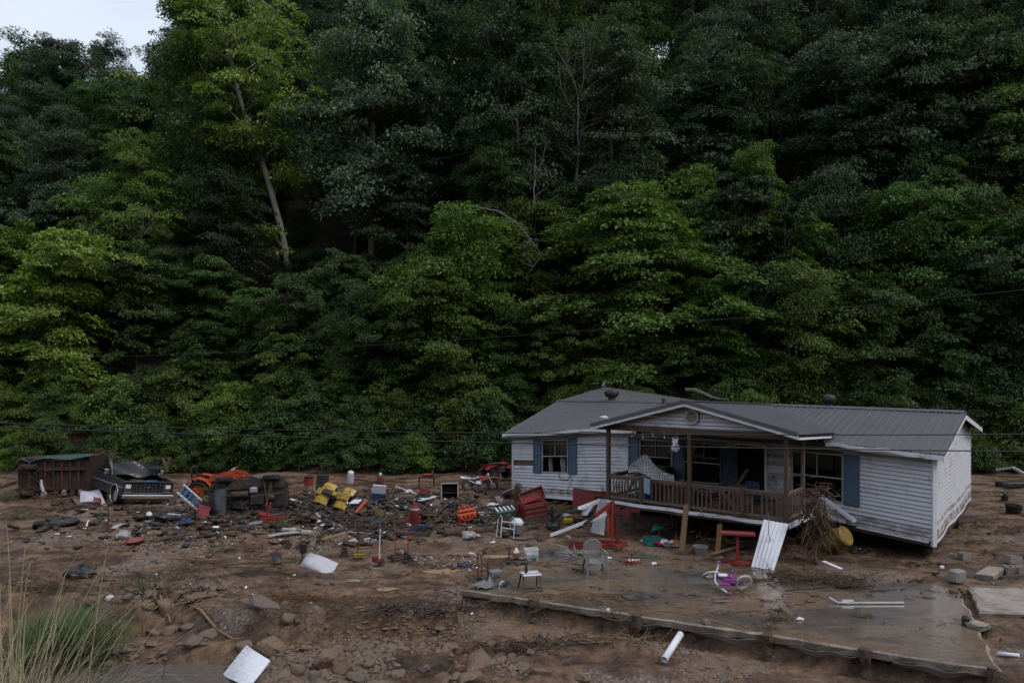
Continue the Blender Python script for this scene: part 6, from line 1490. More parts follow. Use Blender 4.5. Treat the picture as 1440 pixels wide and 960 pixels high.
q = MB(); q.lathe([(.24, 0), (.24, .12), (.2, .18), (.07, .2)], 16); q.build('base', 'black_plastic', t); q = MB(); q.lathe([(.05, .18), (.045, .62)], 8); q.build('pole', 'black_plastic', t); q = MB(); q.ring((0, -.06, .72), .17, .012, 'Y', 18, 5); [q.tube([(0, -.08, .72), (.17 * math.cos(a), -.06, .72 + .17 * math.sin(a))], .006, 4) for a in [k * .52 for k in range(12)]]; q.build('guard', 'dark_metal', t); q = MB(); q.rbox((0, .03, .72), (.14, .16, .14), .04); q.build('motor', 'green_dark', t)
t = thing('chainsaw', 'orange chainsaw lying on blocks beside the pedestal fan', 'chainsaw', G(799, 741, .12), (0, 0, .3)); q = MB(); q.rbox((0, 0, .1), (.34, .2, .18), .04); q.build('body', 'yellow', t); q = MB(); q.rbox((.36, .03, .08), (.42, .02, .09), .01); q.build('bar', 'black_plastic', t); q = MB(); q.tube([(-.1, 0, .18), (-.06, 0, .27), (.1, 0, .27), (.13, 0, .18)], .018, 6); q.build('handle', 'yellow', t)
for i, (px, py) in enumerate(((800, 745), (812, 742))): bin_box('timber_block', ['timber block under the orange chainsaw', 'dark timber block next to the orange chainsaw'][i], 'block', px, py, (.34, .2, .12), .3 + i, 'bare_wood' if i == 0 else 'log_bark', handles=False)
# logs
def log(label, p0, p1, r_, seed, m='log_bark'):
    a, b = G(*p0), G(*p1); a.z += r_ * .8; b.z += r_ * .8; r = random.Random(seed); q = MB(); n = 7
    q.tube([(b - a) * (i / n) + Vector((r.gauss(0, .012), r.gauss(0, .012), r.gauss(0, .012))) for i in range(n + 1)], [r_ * r.uniform(.9, 1.08) for _ in range(n + 1)], 10); return plain('log', label, 'log', q, m, a)
log('thick dark log nearest the red gas cylinder'.replace('nearest', 'beside'), (624, 754), (651, 752), .16, 1); log('longer brown log under the orange engine block', (655, 751), (694, 748), .12, 2)
log('weathered log lying across the gravel below the quad bike', (398, 748), (440, 752), .09, 3, 'bark_pale'); log('thin log ending by the yellow cultivator', (452, 762), (500, 748), .07, 4, 'root_pale'); log('short rust-brown log on the gravel below the overturned car', (324, 746), (354, 743), .09, 5, 'rust')
t = thing('plastic_bag', 'crumpled clear plastic bag against the logs', 'bag', G(660, 758, .06)); q = MB(); lumpy(q, (0, 0, .06), (.26, .16, .12), 3, 14, 9, .22); q.build('body', 'bag_clear', t); q = MB(); lumpy(q, (.22, .02, .05), (.12, .06, .05), 5, 8, 6, .3); q.build('knot', 'bag_clear', t)
# ------------------------------------------------------------------ under and around the porch
# red engine hoist
hb = G(862, 771); t = thing('engine_hoist', 'red engine hoist with long boom standing under the porch corner', 'hoist', hb, R(-8))
def hq(px, py, dy=0): return Euler((0, 0, R(8))).to_matrix() @ (PY(px, py, hb.y + dy) - hb)
q = MB(); q.bar((-.62, -.1, .10), (.12, -.02, .10), .08, .09); q.build('base_leg', 'red', t)
q = MB(); q.bar((-.55, .55, .10), (.30, .40, .10), .08, .09); q.build('base_leg', 'red', t)
q = MB(); q.bar((.10, -.34, .10), (.36, .34, .10), .09, .10); q.build('base_bar', 'red', t)
for s, x in ((-.12, -.03), (.12, .12)): q = MB(); q.bar((x, s, .12), (.0, s * .35, 1.36), .06, .08); q.build('mast', 'red', t)
q = MB(); q.bar((.2, .0, .12), (.03, .0, 1.2), .035); q.build('brace', 'red_dull', t)
q = MB(); q.bar((.03, 0, 1.40), (-.52, -.02, .96), .09, .11); q.build('boom', 'red', t)
q = MB(); q.bar((-.50, -.02, .975), (-.86, -.03, .69), .07, .085); q.build('boom_extension', 'black_plastic', t)
q = MB(); q.tube([(-.12, -.05, .40), (-.14, -.04, .92)], .045, 9); q.tube([(-.14, -.04, .92), (-.16, -.03, 1.18)], .022, 7); q.build('ram', 'orange', t)
for p in ((-.6, -.1), (.1, -.34), (.36, .34), (-.55, .55)): wheel(t, (p[0], p[1], .045), .045, .035, 'Y', 'dark_metal', 'dark_metal')
bin_box('red_carriage', 'low red steel frame on the ground beside the engine hoist', 'frame', 823, 768, (.95, .30, .10), R(5), 'red_dull', opened=True, handles=False)
tangle('webbing_straps', 'heap of grey webbing straps below the red steel frame', 'straps', G(812, 779), (.75, .3, .1), 22, 'grey_lilac', 51, (.014, .03), length=(.6, 1.0))
q = MB(); q.tube([(0, 0, 0), (.35, .05, .02), (.6, .0, .03)], .06, 8); plain('grease_tube', 'dark grey tube among the webbing straps', 'tube', q, 'grey_plastic', G(816, 781, .06))
# grey corrugated sheet and fallen gutter lengths
sheet4('corrugated_sheet', 'grey corrugated skirting sheet hanging from the porch corner behind the hoist', 'metal sheet', [PY(830, 748, 22.6), PY(849, 752, 22.3), PY(853, 703, 22.9), PY(843, 703, 23.0)], 'galv', 40, 3, .008, ripple=.022, freq=7)
def gutter(label, a, b, w, m='white_trim'):
    q = MB(); d = Vector(b) - Vector(a); q.bar((0, 0, 0), d, w, .02); x = d.normalized().cross(Vector((0, 0, 1))).normalized()
    for s in (-1, 1): q.bar(x * s * w / 2 + Vector((0, 0, .03)), d + x * s * w / 2 + Vector((0, 0, .03)), .014, .08)
    return plain('gutter_length', label, 'gutter', q, m, a)
gutter('white gutter length hanging down from the porch corner', PY(846, 704, 23.2), PY(815, 716, 22.4), .14)
gutter('long white gutter length sloping to the mud in front of the corrugated sheet', PY(853, 724, 22.3), G(774, 755, .03), .12)
gutter('short white gutter piece lying past the orange chainsaw', G(822, 728, .10), G(832, 720, .25), .22)
# plastic garden chair seen from behind
t = thing('garden_chair', 'grimy grey plastic garden chair standing on the wet pad', 'chair', G(837, 808), R(188)); t.scale = (.92, .92, .92)
q = MB(); q.sheet(lambda u, v: (-.24 + .48 * u, -.22 + .46 * v, .42 + .02 * math.cos(3 * v) - .03 * math.sin(math.pi * u)), 6, 6, .02); q.build('seat', 'chair_plastic' if 'chair_plastic' in M else mat('chair_plastic', (.16, .155, .15), .5, .4, var=.15, dirt=MUD, dirt_amt=.3) and 'chair_plastic', t)
bk = MB()
bk.tube([(-.25, -.24, .42), (-.27, -.30, .62), (-.23, -.335, .82), (-.1, -.35, .90), (.1, -.35, .90), (.23, -.335, .82), (.27, -.30, .62), (.25, -.24, .42)], .024, 6); bk.sheet(lambda u, v: (-.22 + .44 * u, -.335 - .01 * math.sin(3 * u), .77 + .10 * v - .04 * (2 * u - 1) ** 2), 6, 2, .015); bk = bk.build('backrest', 'chair_plastic', t)
for i in range(9): x = -.2 + .05 * i; q = MB(); q.sheet(lambda u, v: (x + (u - .5) * .034, -.25 - .075 * v, .43 + .36 * v), 1, 3, .012); q.build('slat', 'chair_plastic', bk)
for s in (-1, 1):
    q = MB(); q.bar((s * .26, -.22, .42), (s * .30, -.32, 0), .06, .05); q.build('leg', 'chair_plastic', t)
    q = MB(); q.bar((s * .26, .22, .63), (s * .30, .28, 0), .06, .05); q.build('leg', 'chair_plastic', t)
    q = MB(); q.bar((s * .28, -.28, .64), (s * .29, .24, .64), .06, .025); q.build('armrest', 'chair_plastic', t)
# teal basket, lid, clothes, basins, bucket in the shade
bin_box('teal_basket', 'teal plastic basket in the shade under the porch', 'basket', 917, 766, (.42, .34, .24), .15, 'teal', (.05, 0), opened=True, handles=False)
sheet4('teal_tray', 'teal lid standing up behind the teal basket', 'lid', [G(915, 757, .2), G(925, 758, .2), PY(934, 741, 22.6), PY(921, 736, 22.8)], 'teal', 5, 5, .03, curl=.02)
t = thing('clothes_heap', 'heap of muddy red and white clothes beside the teal basket', 'clothes', G(941, 768))
for i in range(7): q = MB(); lumpy(q, (-.25 + .09 * i, .05 * math.sin(i), .08 + .05 * math.sin(i * 1.7)), (.17, .14, .07), 70 + i, 10, 6, .3); q.build('garment', ('cloth_red', 'cloth_white', 'cloth_pink', 'navy', 'cloth_white', 'orange_wood', 'cloth_pink')[i], t)
tub('washing_bowl', 'pale grey bowl standing by the clothes heap', 'bowl', 942, 770, .15, .19, .12, 'grey_lilac', handle=False)
tub('bucket', 'dark grey bucket standing under the porch', 'bucket', 985, 779, .15, .20, .24, 'grey_plastic')
a, b = G(961, 777), PY(967, 717, 20.9); plank('prop_post', 'slanting raw timber prop holding up the porch floor', 'post', a, b + Vector((0, 0, .12)), .14, .12, 'bare_wood')
plank('leaning_plank', 'orange-brown plank standing under the porch behind the red stand', 'plank', G(1017, 783) + Vector((0, .5, 0)), PY(1013, 738, 20.9), .14, .05, 'orange_wood'); gplank('fallen_plank', 'long pale plank lying under the porch by the red stand', 'plank', (1002, 783), (1045, 772), .10, .04, 'root_pale', .03, .06)
q = MB(); q.sheet(lambda u, v: (1.6 * u - .8, .02 * math.sin(5 * u), .5 * v), 8, 2, .02); plain('skirting_board', 'dark board standing on edge in the gloom under the porch', 'board', q, 'log_bark', Vector((4.6, 23.6, gz(4.6, 23.6))), (R(-8), 0, R(-40)))
# red engine stand
t = thing('engine_stand', 'red steel engine stand with a tray top under the porch', 'engine stand', G(1037, 793), R(-14))
q = MB(); q.bar((0, 0, .08), (0, 0, .78), .075); q.build('column', 'red', t)
q = MB(); q.rbox((0, 0, .84), (.92, .26, .09), .02); q.build('tray', 'red', t); q = MB(); q.rbox((.1, 0, .79), (.24, .18, .05), .01); q.build('pivot', 'dark_metal', t)
q = MB(); q.bar((-.42, .16, .06), (.14, -.06, .06), .08, .08); q.build('base_leg', 'red', t); q = MB(); q.bar((-.12, -.22, .07), (.55, -.02, .07), .09, .09); q.build('base_bar', 'red', t)
for p in ((-.42, .16), (-.12, -.24), (.55, -.02)): wheel(t, (p[0], p[1], .03), .04, .03, 'Y', 'dark_metal', 'dark_metal')
# white ribbed sheet hanging off the porch corner to the pad
sheet4('ribbed_sheet', 'white ribbed skirting sheet torn loose and standing on the wet pad', 'metal sheet', [G(1056, 797, .01), G(1088, 802, .01), PY(1109, 736, 19.35), PY(1074, 730, 19.6)], 'white_clean', 40, 5, .008, ripple=.016, freq=6, curl=.05, seed=3)
q = MB(); q.tube([(0, 0, 0), (.03, 0, -.25), (.0, -.02, -.5), (.06, 0, -.85)], .012, 5); plain('dangling_cable', 'grey cable dangling over the white ribbed sheet', 'cable', q, 'grey_plastic', PY(1080, 719, 19.2))
gutter('white downspout length leaning on the end bay of the house', hw(3.1, .32, 1.55, True), hw(1.9, .55, .86, True), .17, 'white_clean')
gutter('white trim length sagging below the end bay beside the roots', hw(3.2, .4, .98, True), hw(2.2, .42, .78, True), .12)
q = MB(); q.lathe([(.26, -.5), (.30, -.46), (.30, -.15), (.315, -.13), (.30, -.11), (.30, .22), (.315, .24), (.30, .26), (.30, .46), (.26, .5)], 18); plain('yellow_drum', 'yellow plastic drum jammed under the house behind the hanging roots', 'drum', q, 'yellow_dull', Vector((9.35, 20.75, .32)), (R(62), 0, R(35)))
# hanging root mass and the wrack on the pad
t = thing('hanging_roots', 'mass of roots and vines hanging off the porch corner post', 'roots', PY(1148, 800, 19.3) * 1); t.location.z = 0.0
for nm, n, m, sd, th in (('root_tangle', 150, 'root_wood', 61, (.008, .024)), ('pale_roots', 28, 'root_pale', 62, (.008, .018))):
    o = tangle(nm, None, None, (0, 0, 0), (.55, .45, 1.9), n, m, sd, th, hang=.72, length=(.3, .8)); o.parent = t
tangle('root_heap', 'brown root heap on the porch corner rail', 'roots', PY(1150, 700, 19.4), (.7, .5, .5), 90, 'root_wood', 63, (.008, .022))
tangle('flood_wrack', 'long heap of roots and sticks across the wet pad', 'roots', G(1150, 818), (1.9, .55, .22), 210, 'root_wood', 64, (.006, .02), length=(.25, .6)); tangle('flood_wrack', 'smaller clump of sticks at the foot of the white ribbed sheet', 'roots', G(1095, 806), (.8, .3, .12), 70, 'root_wood', 65, (.005, .014), length=(.3, .6))
tangle('flood_wrack', 'end of the wrack line trailing off across the pad', 'roots', G(1195, 826), (.7, .4, .2), 80, 'root_wood', 68, (.006, .018), length=(.4, .8))
gplank('white_scrap', 'white strip of trim lying on the wrack heap', 'trim', (1158, 802), (1183, 812), .10, .02, 'white_clean', .22, .2)
for i, (pa, pb, lab) in enumerate((((1105, 831), (1165, 826), 'dark stick lying on the pad below the wrack heap'), ((1110, 853), (1140, 845), 'pale stick lying on the pad beside the white reflection'), ((1130, 847), (1148, 847), 'thin dark twig lying on the open pad'), ((1225, 832), (1262, 829), 'thin dark wire lying on the far side of the pad'))):
    a, b = G(*pa, .02), G(*pb, .02); q = MB(); q.tube([(b - a) * f + Vector((0, .04 * math.sin(9 * f), .01 * math.sin(5 * f))) for f in (0, .25, .5, .75, 1)], [.018, .016, .014, .011, .006], 5); plain('stick', lab, 'stick', q, 'root_wood' if i != 1 else 'root_pale', a)
# bent steel pole on the pad
a, b = G(1178, 849, .03), G(1271, 849, .03); q = MB(); q.tube([Vector((-.10, .18, .06)), Vector((0, 0, 0)), Vector((.22, -.02, 0)), (b - a)], .028, 8); q.tube([(.1, .03, .02), (.35, .0, .03)], .045, 7); plain('bent_pole', 'bent bare steel pole lying on the pad', 'pole', q, 'steel', a)
tangle('leaf_clump', 'small clump of dead leaves by the bent steel pole', 'leaves', G(1212, 866), (.3, .2, .06), 24, 'straw', 70, (.006, .016)); tangle('leaf_clump', 'dead leaf clump on the far pad edge', 'leaves', G(1292, 818), (.35, .2, .08), 26, 'root_wood', 71)
tangle('flower_clump', 'muddy clump of cut flowers behind the garden chair', 'flowers', G(888, 792), (.3, .2, .1), 30, 'cloth_red', 72, (.008, .018)); q = MB(); [lumpy(q, (.22 * math.cos(i * 2.4) * (i / 9), .14 * math.sin(i * 2.4) * (i / 9), .10), (.03, .03, .02), i, 6, 4) for i in range(9)]; plain('pale_petals', 'pale petals lying on the muddy flower clump', 'flowers', q, 'white_clean', G(889, 792))
q = MB(); lumpy(q, (0, 0, .02), (.1, .06, .03), 8, 10, 6, .3); plain('paper_scrap', 'white paper scrap beside the garden chair', 'paper', q, 'white_clean', G(856, 785)); q = MB(); lumpy(q, (0, 0, .02), (.09, .05, .03), 9, 10, 6, .3); plain('paper_scrap', 'white paper scrap on the pad below the bicycle', 'paper', q, 'white_clean', G(1125, 871)); q = MB(); lumpy(q, (0, 0, .012), (.17, .10, .018), 10, 12, 6, .3); plain('clay_lump', 'orange clay smear in front of the bicycle', 'clay', q, 'rock_c', G(1014, 845))
q = MB(); lumpy(q, (0, 0, .02), (.08, .05, .03), 13, 10, 6, .3); plain('paper_scrap', 'white paper scrap in the shade near the bucket', 'paper', q, 'white_clean', G(920, 793))
# child's bicycle lying on its side
bp_ = G(1022, 832); t = thing('childs_bicycle', 'small purple and white bicycle lying on the wet pad', 'bicycle', bp_, R(-10)); t.scale = (1.2,) * 3
wheel(t, (.33, .10, .17), .185, .05, 'Y', 'tyre_white', 'steel', (R(24), 0, R(20)), spokes=12); wheel(t, (-.27, .30, .24), .175, .05, 'Y', 'tyre_white', 'steel', (R(52), 0, R(14)), spokes=12)
q = MB(); q.tube([(.33, .1, .17), (.10, .08, .13), (-.05, .12, .20), (-.2, .2, .26)], .03, 7); q.tube([(.10, .08, .13), (.06, .05, .30), (-.2, .2, .30)], .027, 7); q.tube([(.33, .1, .17), (.06, .05, .30)], .022, 6); q.build('frame', 'purple', t)
q = MB(); q.rbox((.06, .0, .22), (.26, .05, .12), .02); q.build('chain_guard', 'purple', t)
q = MB(); q.tube([(-.2, .2, .28), (-.27, .26, .25)], .02, 6); q.tube([(-.27, .20, .25), (-.27, .40, .22)], .014, 6); q.build('fork', 'white_plastic', t)
q = MB(); q.tube([(-.20, .18, .3), (-.22, .05, .18), (-.12, -.12, .10), (-.02, -.22, .06)], .016, 7); q.tube([(-.2, .18, .3), (-.14, .26, .42), (-.13, .26, .50)], .016, 7); q.build('handlebar', 'white_plastic', t)
for c in ((-.13, .26, .52), (.02, -.25, .05)): q = MB(); q.rbox(c, (.09, .05, .05), .015); q.build('grip', 'purple', t)
q = MB(); q.rbox((.13, .16, .36), (.06, .05, .09), .015); q.tube([(.08, .1, .28), (.13, .16, .34)], .012, 5); q.build('pedal', 'purple', t)
q = MB(); q.sheet(lambda u, v: (-.16 + .2 * u, -.05 - .10 * v, .13 + .03 * math.sin(3 * u)), 4, 3, .04); q.build('seat', 'purple', t); q = MB(); q.rbox((-.06, .10, .30), (.2, .12, .06), .025); q.build('basket', 'white_plastic', t)

# ------------------------------------------------------------------ small things at the pad's near corner
for i, (px, top, bot, lab) in enumerate(((672, 780, 815, 'rusty rod standing at the pad corner, tallest of three'), (677, 780, 814, 'rusty rod just beside the tallest rod at the pad corner'), (685.5, 790, 813, 'shorter rusty rod standing apart at the pad corner'))):
    p = G(px, bot); h = (bot - top) / F * p.y; q = MB(); q.tube([(0, 0, -.05), (.005, 0, h * .5), (-.004 * i, 0, h)], .016, 7); plain('rusty_rod', lab, 'rod', q, 'rust_red', p)
tangle('rust_flakes', 'rusty scrap around the feet of the three rods', 'scrap', G(678, 816), (.4, .2, .05), 20, 'dark_metal', 80, (.01, .022))
bin_box('black_case', 'square dark case on the pad beside the rusty rods', 'case', 697, 810, (.30, .26, .13), .3, 'grey_plastic', lid='grey_plastic')
t = thing('wire_reel', 'tangled reel of grey wire on the pad', 'reel', G(709, 824), (R(80), 0, .5))
for s in (-.09, .09): q = MB(); q.ring((0, 0, s), .13, .012, 'Z', 18, 5); q.build('flange', 'dark_metal', t)
q = MB(); [q.ring((0, 0, -.08 + .02 * i), .11 + .012 * math.sin(i * 2), .012, 'Z', 16, 4) for i in range(9)]; q.build('wire_coil', 'steel', t)
for i in range(4): sheet4('metal_slat', ['topmost bright slat of the small stack at the pad corner', 'second bright slat of the small stack at the pad corner', 'third bright slat of the small stack at the pad corner', 'lowest bright slat of the small stack at the pad corner'][i], 'slat', [G(664 + 6 * i, 829 + 2 * i, .11 - .025 * i), G(668 + 7 * i, 834 + i, .11 - .025 * i), G(686 + 3 * i, 826 + i, .115 - .025 * i), G(681 + 3 * i, 821 + i, .115 - .025 * i)], 'steel', 3, 2, .012, group='bright slats stacked at the pad corner')
q = MB(); q.tube([(0, 0, .05), (.12, .09, .06), (.24, .2, .05)], [.06, .065, .055], 9); plain('rusty_tube', 'short rusty tube lying at the pad edge', 'tube', q, 'rust', G(687, 836))
t = thing('workbench', 'small folding metal workbench on the pad', 'workbench', G(746, 831) + Vector((0, .15, 0)), R(14))
for i, y in enumerate((-.14, .10)): q = MB(); q.rbox((0, y, .39), (.46, .17, .04), .012); q.build('jaw', 'galv', t)
for x in (-.2, .2):
    for s in (-1, 1): q = MB(); q.bar((x, s * .10, .38), (x * 1.15, s * .26, .0), .03); q.build('leg', 'dark_metal', t)
q = MB(); q.bar((-.22, -.22, .1), (.22, -.22, .1), .025); q.build('stretcher', 'dark_metal', t); q = MB(); q.lathe([(.05, -.02), (.05, .03)], 10, (.27, .1, .32), 'X'); q.build('crank', 'dark_metal', t)
q = MB(); q.lathe([(.035, 0), (.04, .02), (.04, .1), (.02, .14), (.03, .15), (.03, .19), (.01, .2)], 10); plain('dark_bottle', 'dark bottle standing on the small metal workbench', 'bottle', q, 'black_plastic', G(746, 831) + Vector((-.1, .16, .415)))
bin_box('white_basin', 'white square basin full of mud on the pad', 'basin', 747, 779, (.36, .28, .17), .25, 'white_plastic', opened=True, handles=False)
q = MB(); lumpy(q, (0, 0, 0), (.13, .09, .03), 4, 10, 5); plain('mud_fill', 'mud lump inside the white square basin', 'mud', q, 'rock_b', G(747, 779, .12))
t = thing('tool_tray', 'black tray heaped with red tools on the pad', 'tray', G(727, 792)); q = MB(); q.rbox((0, 0, .05), (.62, .28, .1), .03); q.build('body', 'black_plastic', t)
for i in range(5): q = MB(); q.rbox((-.15 + .09 * i, .04 * math.sin(i), .13), (.12, .07, .07), .02, (0, 0, i)); q.build('tool', ('red', 'black_plastic', 'red_dull', 'grey_plastic', 'red')[i], t)
q = MB(); q.lathe([(.015, 0), (.09, 0), (.08, .02), (.02, .14)], 10); plain('white_funnel', 'white funnel upturned beside the black tool tray', 'funnel', q, 'white_plastic', G(726, 781, .10)); q = MB(); q.lathe([(.02, 0), (.02, .2), (.03, .21)], 8); plain('grease_gun', 'dark upright bottle at the end of the tool tray', 'bottle', q, 'black_plastic', G(716, 787, .04))
q = MB(); q.rbox((0, 0, .05), (.16, .10, .08), .03); q.tube([(-.05, 0, .05), (-.2, .05, .03), (-.34, .02, .02)], .012, 5); plain('teal_sprayer', 'teal hand sprayer with hose on the pad', 'sprayer', q, 'teal', G(751, 787)); gplank('yellow_rule', 'thin yellow rule lying in front of the tool tray', 'ruler', (711, 793), (727, 795), .03, .01, 'yellow', .01, .01); q = MB(); q.lathe([(.03, 0), (.06, .03), (.05, .08), (.02, .1)], 10); plain('tan_pot', 'small tan pot at the end of the yellow rule', 'pot', q, 'straw', G(728, 795))
q = MB(); q.rbox((0, 0, .04), (.22, .1, .07), .03); q.tube([(.1, 0, .05), (.3, .1, .05)], .025, 6); plain('blue_gadget', 'small blue and black tool lying by the tan puddle', 'tool', q, 'navy', G(648, 796))
tangle('twig_heap', 'little twig heap behind the garden chair feet', 'twigs', G(777, 778), (.4, .2, .12), 22, 'dark_metal', 83, (.005, .012))

mat('bag_pale', (.40, .395, .42), .4, .4, var=.2, scale=3, dirt=MUD, dirt_amt=.22)
# ------------------------------------------------------------------ garden machines with upright handles
def cultivator(label, px, py, ptop, m_pole, m_base, seed, rot=0.0, tines=True):
    p = G(px, py); h = (py - ptop) / F * p.y; t = thing('garden_cultivator', label, 'garden tool', p, rot)
    q = MB(); q.tube([(0, 0, .05), (.01, 0, h * .5), (-.02, 0, h)], .016, 6); q.build('shaft', m_pole, t)
    q = MB(); q.tube([(-.14, 0, h), (.14, 0, h)] if seed % 2 else [(-.02, 0, h), (-.02, 0, h + .08)], .022, 6); q.build('handle', 'black_plastic', t)
    q = MB(); q.rbox((.05, 0, .12), (.34, .17, .07), .015); q.rbox((.15, .02, .19), (.13, .12, .09), .015); q.rbox((-.08, 0, .17), (.08, .1, .1), .01); q.tube([(-.1, -.12, .08), (.25, -.12, .06)], .018, 6); q.build('deck', m_base, t)
    q = MB()
    for k in range(7): a = k * .9; q.tube([(-.1, .1, .1), (-.1 + .17 * math.cos(a), .12, .1 + .1 * math.sin(a)), (-.1 + .2 * math.cos(a + .4), .1, .09 + .1 * math.sin(a + .4))], .012, 4)
    q.build('tines', 'dark_metal', t); return t
cultivator('cultivator with black shaft and yellow deck', 503, 789, 735, 'black_plastic', 'yellow_dull', 1, .2); cultivator('cultivator with white shaft and dull red deck', 534, 795, 742, 'white_plastic', 'red_dull', 2, 2.6); cultivator('cultivator with rusty shaft and muddy deck', 555, 790, 728, 'orange_wood', 'rust', 3, .8); cultivator('cultivator with bright red shaft and black deck', 574, 789, 720, 'red', 'black_plastic', 4, 1.9)
t = thing('staked_plate', 'black upright panel on a stake beside the pale plastic sheet', 'panel', G(425, 790), (0, R(4), .3)); q = MB(); q.rbox((0, 0, .42), (.2, .1, .30), .04); q.build('body', 'black_plastic', t); q = MB(); q.bar((-.03, 0, 0), (0, 0, .3), .03); q.build('stake', 'dark_metal', t)
q = MB(); q.prism([(-.14, 0), (.14, 0), (.06, .26), (-.04, .28)], .12); plain('dark_wedge', 'dark wedge-shaped cover standing in the gravel', 'cover', q, 'dark_metal', G(484, 783), (R(-8), 0, .2)); q = MB(); q.prism([(-.1, 0), (.1, 0), (.03, .2), (-.05, .12)], .1); plain('dark_wedge', 'little dark pronged casting below the overturned car', 'casting', q, 'dark_metal', G(303, 757), (0, 0, .4)); q = MB(); q.prism([(-.1, 0), (.1, 0), (.04, .22), (-.03, .24)], .1); plain('dark_wedge', 'little dark casting near the black upright panel', 'casting', q, 'rust', G(405, 772), (0, 0, .4))
sheet4('plastic_sheet', 'pale grey plastic sheet draped over a low stump', 'plastic sheet', [G(421, 797, .02), G(462, 808, .02), G(478, 797, .10), PY(436, 776, G(436, 797).y)], 'bag_pale', 18, 14, .006, curl=.13, ripple=.012, freq=3, seed=9)
t = thing('white_rack', 'bent white wire rack lying in the gravel behind the cultivators', 'rack', G(500, 766, .06), R(10))
for a, b in (((-.55, -.2), (0, .1)), ((-.1, .1), (.45, .15)), ((0, .1), (.4, -.25)), ((.45, .15), (.62, -.05))): q = MB(); q.bar((a[0], a[1], .02), (b[0], b[1], .10), .05, .03); q.build('bar', 'white_plastic', t)
for i, (px, py, m, lab) in enumerate((((530), 752, 'dark_metal', 'twisted dark scrap heap behind the cultivators'), (555, 742, 'rust', 'rusty scrap heap beside the red gas cylinder'), (515, 745, 'dark_metal', 'black scrap heap in front of the navy cooler'), (605, 748, 'dark_metal', 'low black scrap heap between the cylinder and the logs'), (690, 742, 'dark_metal', 'dark scrap heap between the orange engine and the walking frame'), (545, 722, 'rust', 'brown scrap heap below the brown gas cylinder'), (565, 712, 'dark_metal', 'grey scrap heap on the gravel beyond the red gas cylinder'), (415, 722, 'dark_metal', 'dark metal heap between the overturned car and the quad bike'), (800, 733, 'rust', 'rusty scrap heap by the chainsaw'), (668, 727, 'steel', 'bright wire heap under the orange engine block'), (250, 725, 'dark_metal', 'dark scrap at the tail of the fallen motorcycle'), (85, 715, 'rust', 'rusty scrap heap below the trailer'), (268, 760, 'dark_metal', 'low dark scrap heap on the gravel below the motorcycle'))):
    tangle('scrap_heap', lab, 'scrap', G(px, py), (1.15, .5, .22), 34, m, 90 + i, (.010, .03), length=(.2, .55))
rs = random.Random(17)
scraps = [(520, 724, 'tyre half under the scrap in front of the navy cooler', 'tyre'), (512, 736, 'black moulded part in front of the quad bike', 'black_plastic'), (546, 733, 'tilted grey board on the scrap heap', 'board'), (536, 738, 'muddy green jerrycan in the scrap', 'jerry'), (555, 727, 'orange plastic part on the scrap', 'orange'), (528, 730, 'brown clay pot on its side in the scrap', 'pot'), (570, 725, 'dark hooded part in the scrap', 'black_plastic'), (508, 722, 'orange flat bar behind the quad bike', 'bar')]
sheet4('grey_board', 'tilted grey board lying on the scrap heap behind the cultivators', 'board', [G(536, 737, .05), G(547, 739, .05), G(553, 730, .22), G(544, 727, .22)], 'grey_lilac', 3, 3, .02)
q = MB(); lumpy(q, (0, 0, .12), (.42, .22, .14), 31, 14, 8, .2); plain('black_moulding', 'large black plastic moulding under the tilted grey board', 'moulding', q, 'black_plastic', G(527, 738), (0, 0, .2)); q = MB(); lumpy(q, (0, 0, .12), (.2, .16, .16), 32, 12, 8, .15); plain('tan_sack', 'muddy tan sack in the middle of the scrap', 'sack', q, 'straw', G(533, 727)); q = MB(); lumpy(q, (0, 0, .12), (.26, .16, .14), 33, 12, 8, .25); plain('dark_hood', 'dark rounded hood beside the red gas cylinder', 'cover', q, 'black_paint', G(566, 722))
gplank('orange_bar', 'orange plastic bar behind the yellow quad bike', 'bar', (501, 717), (516, 713), .12, .05, 'orange', .12, .14); q = MB(); lumpy(q, (0, 0, .06), (.12, .08, .07), 34, 10, 6, .2); plain('orange_scrap', 'small orange part on the scrap near the dark hood', 'scrap', q, 'orange', G(557, 722, .05))
q = MB(); lumpy(q, (0, 0, .04), (.09, .07, .05), 35, 10, 6); plain('lilac_dish', 'pale lilac cap lying between two cultivators', 'cap', q, 'grey_lilac', G(564, 777)); gplank('dark_beam', 'long dark beam behind the cultivators', 'beam', (560, 757), (600, 760), .10, .09, 'log_bark', .04, .03); gplank('dark_beam', 'navy beam ending near the logs', 'beam', (575, 752), (604, 745), .09, .07, 'navy', .05, .06); gplank('grey_batten', 'thin grey batten on the gravel above the white rack', 'batten', (490, 751), (522, 754), .09, .04, 'grey_lilac', .03, .03)

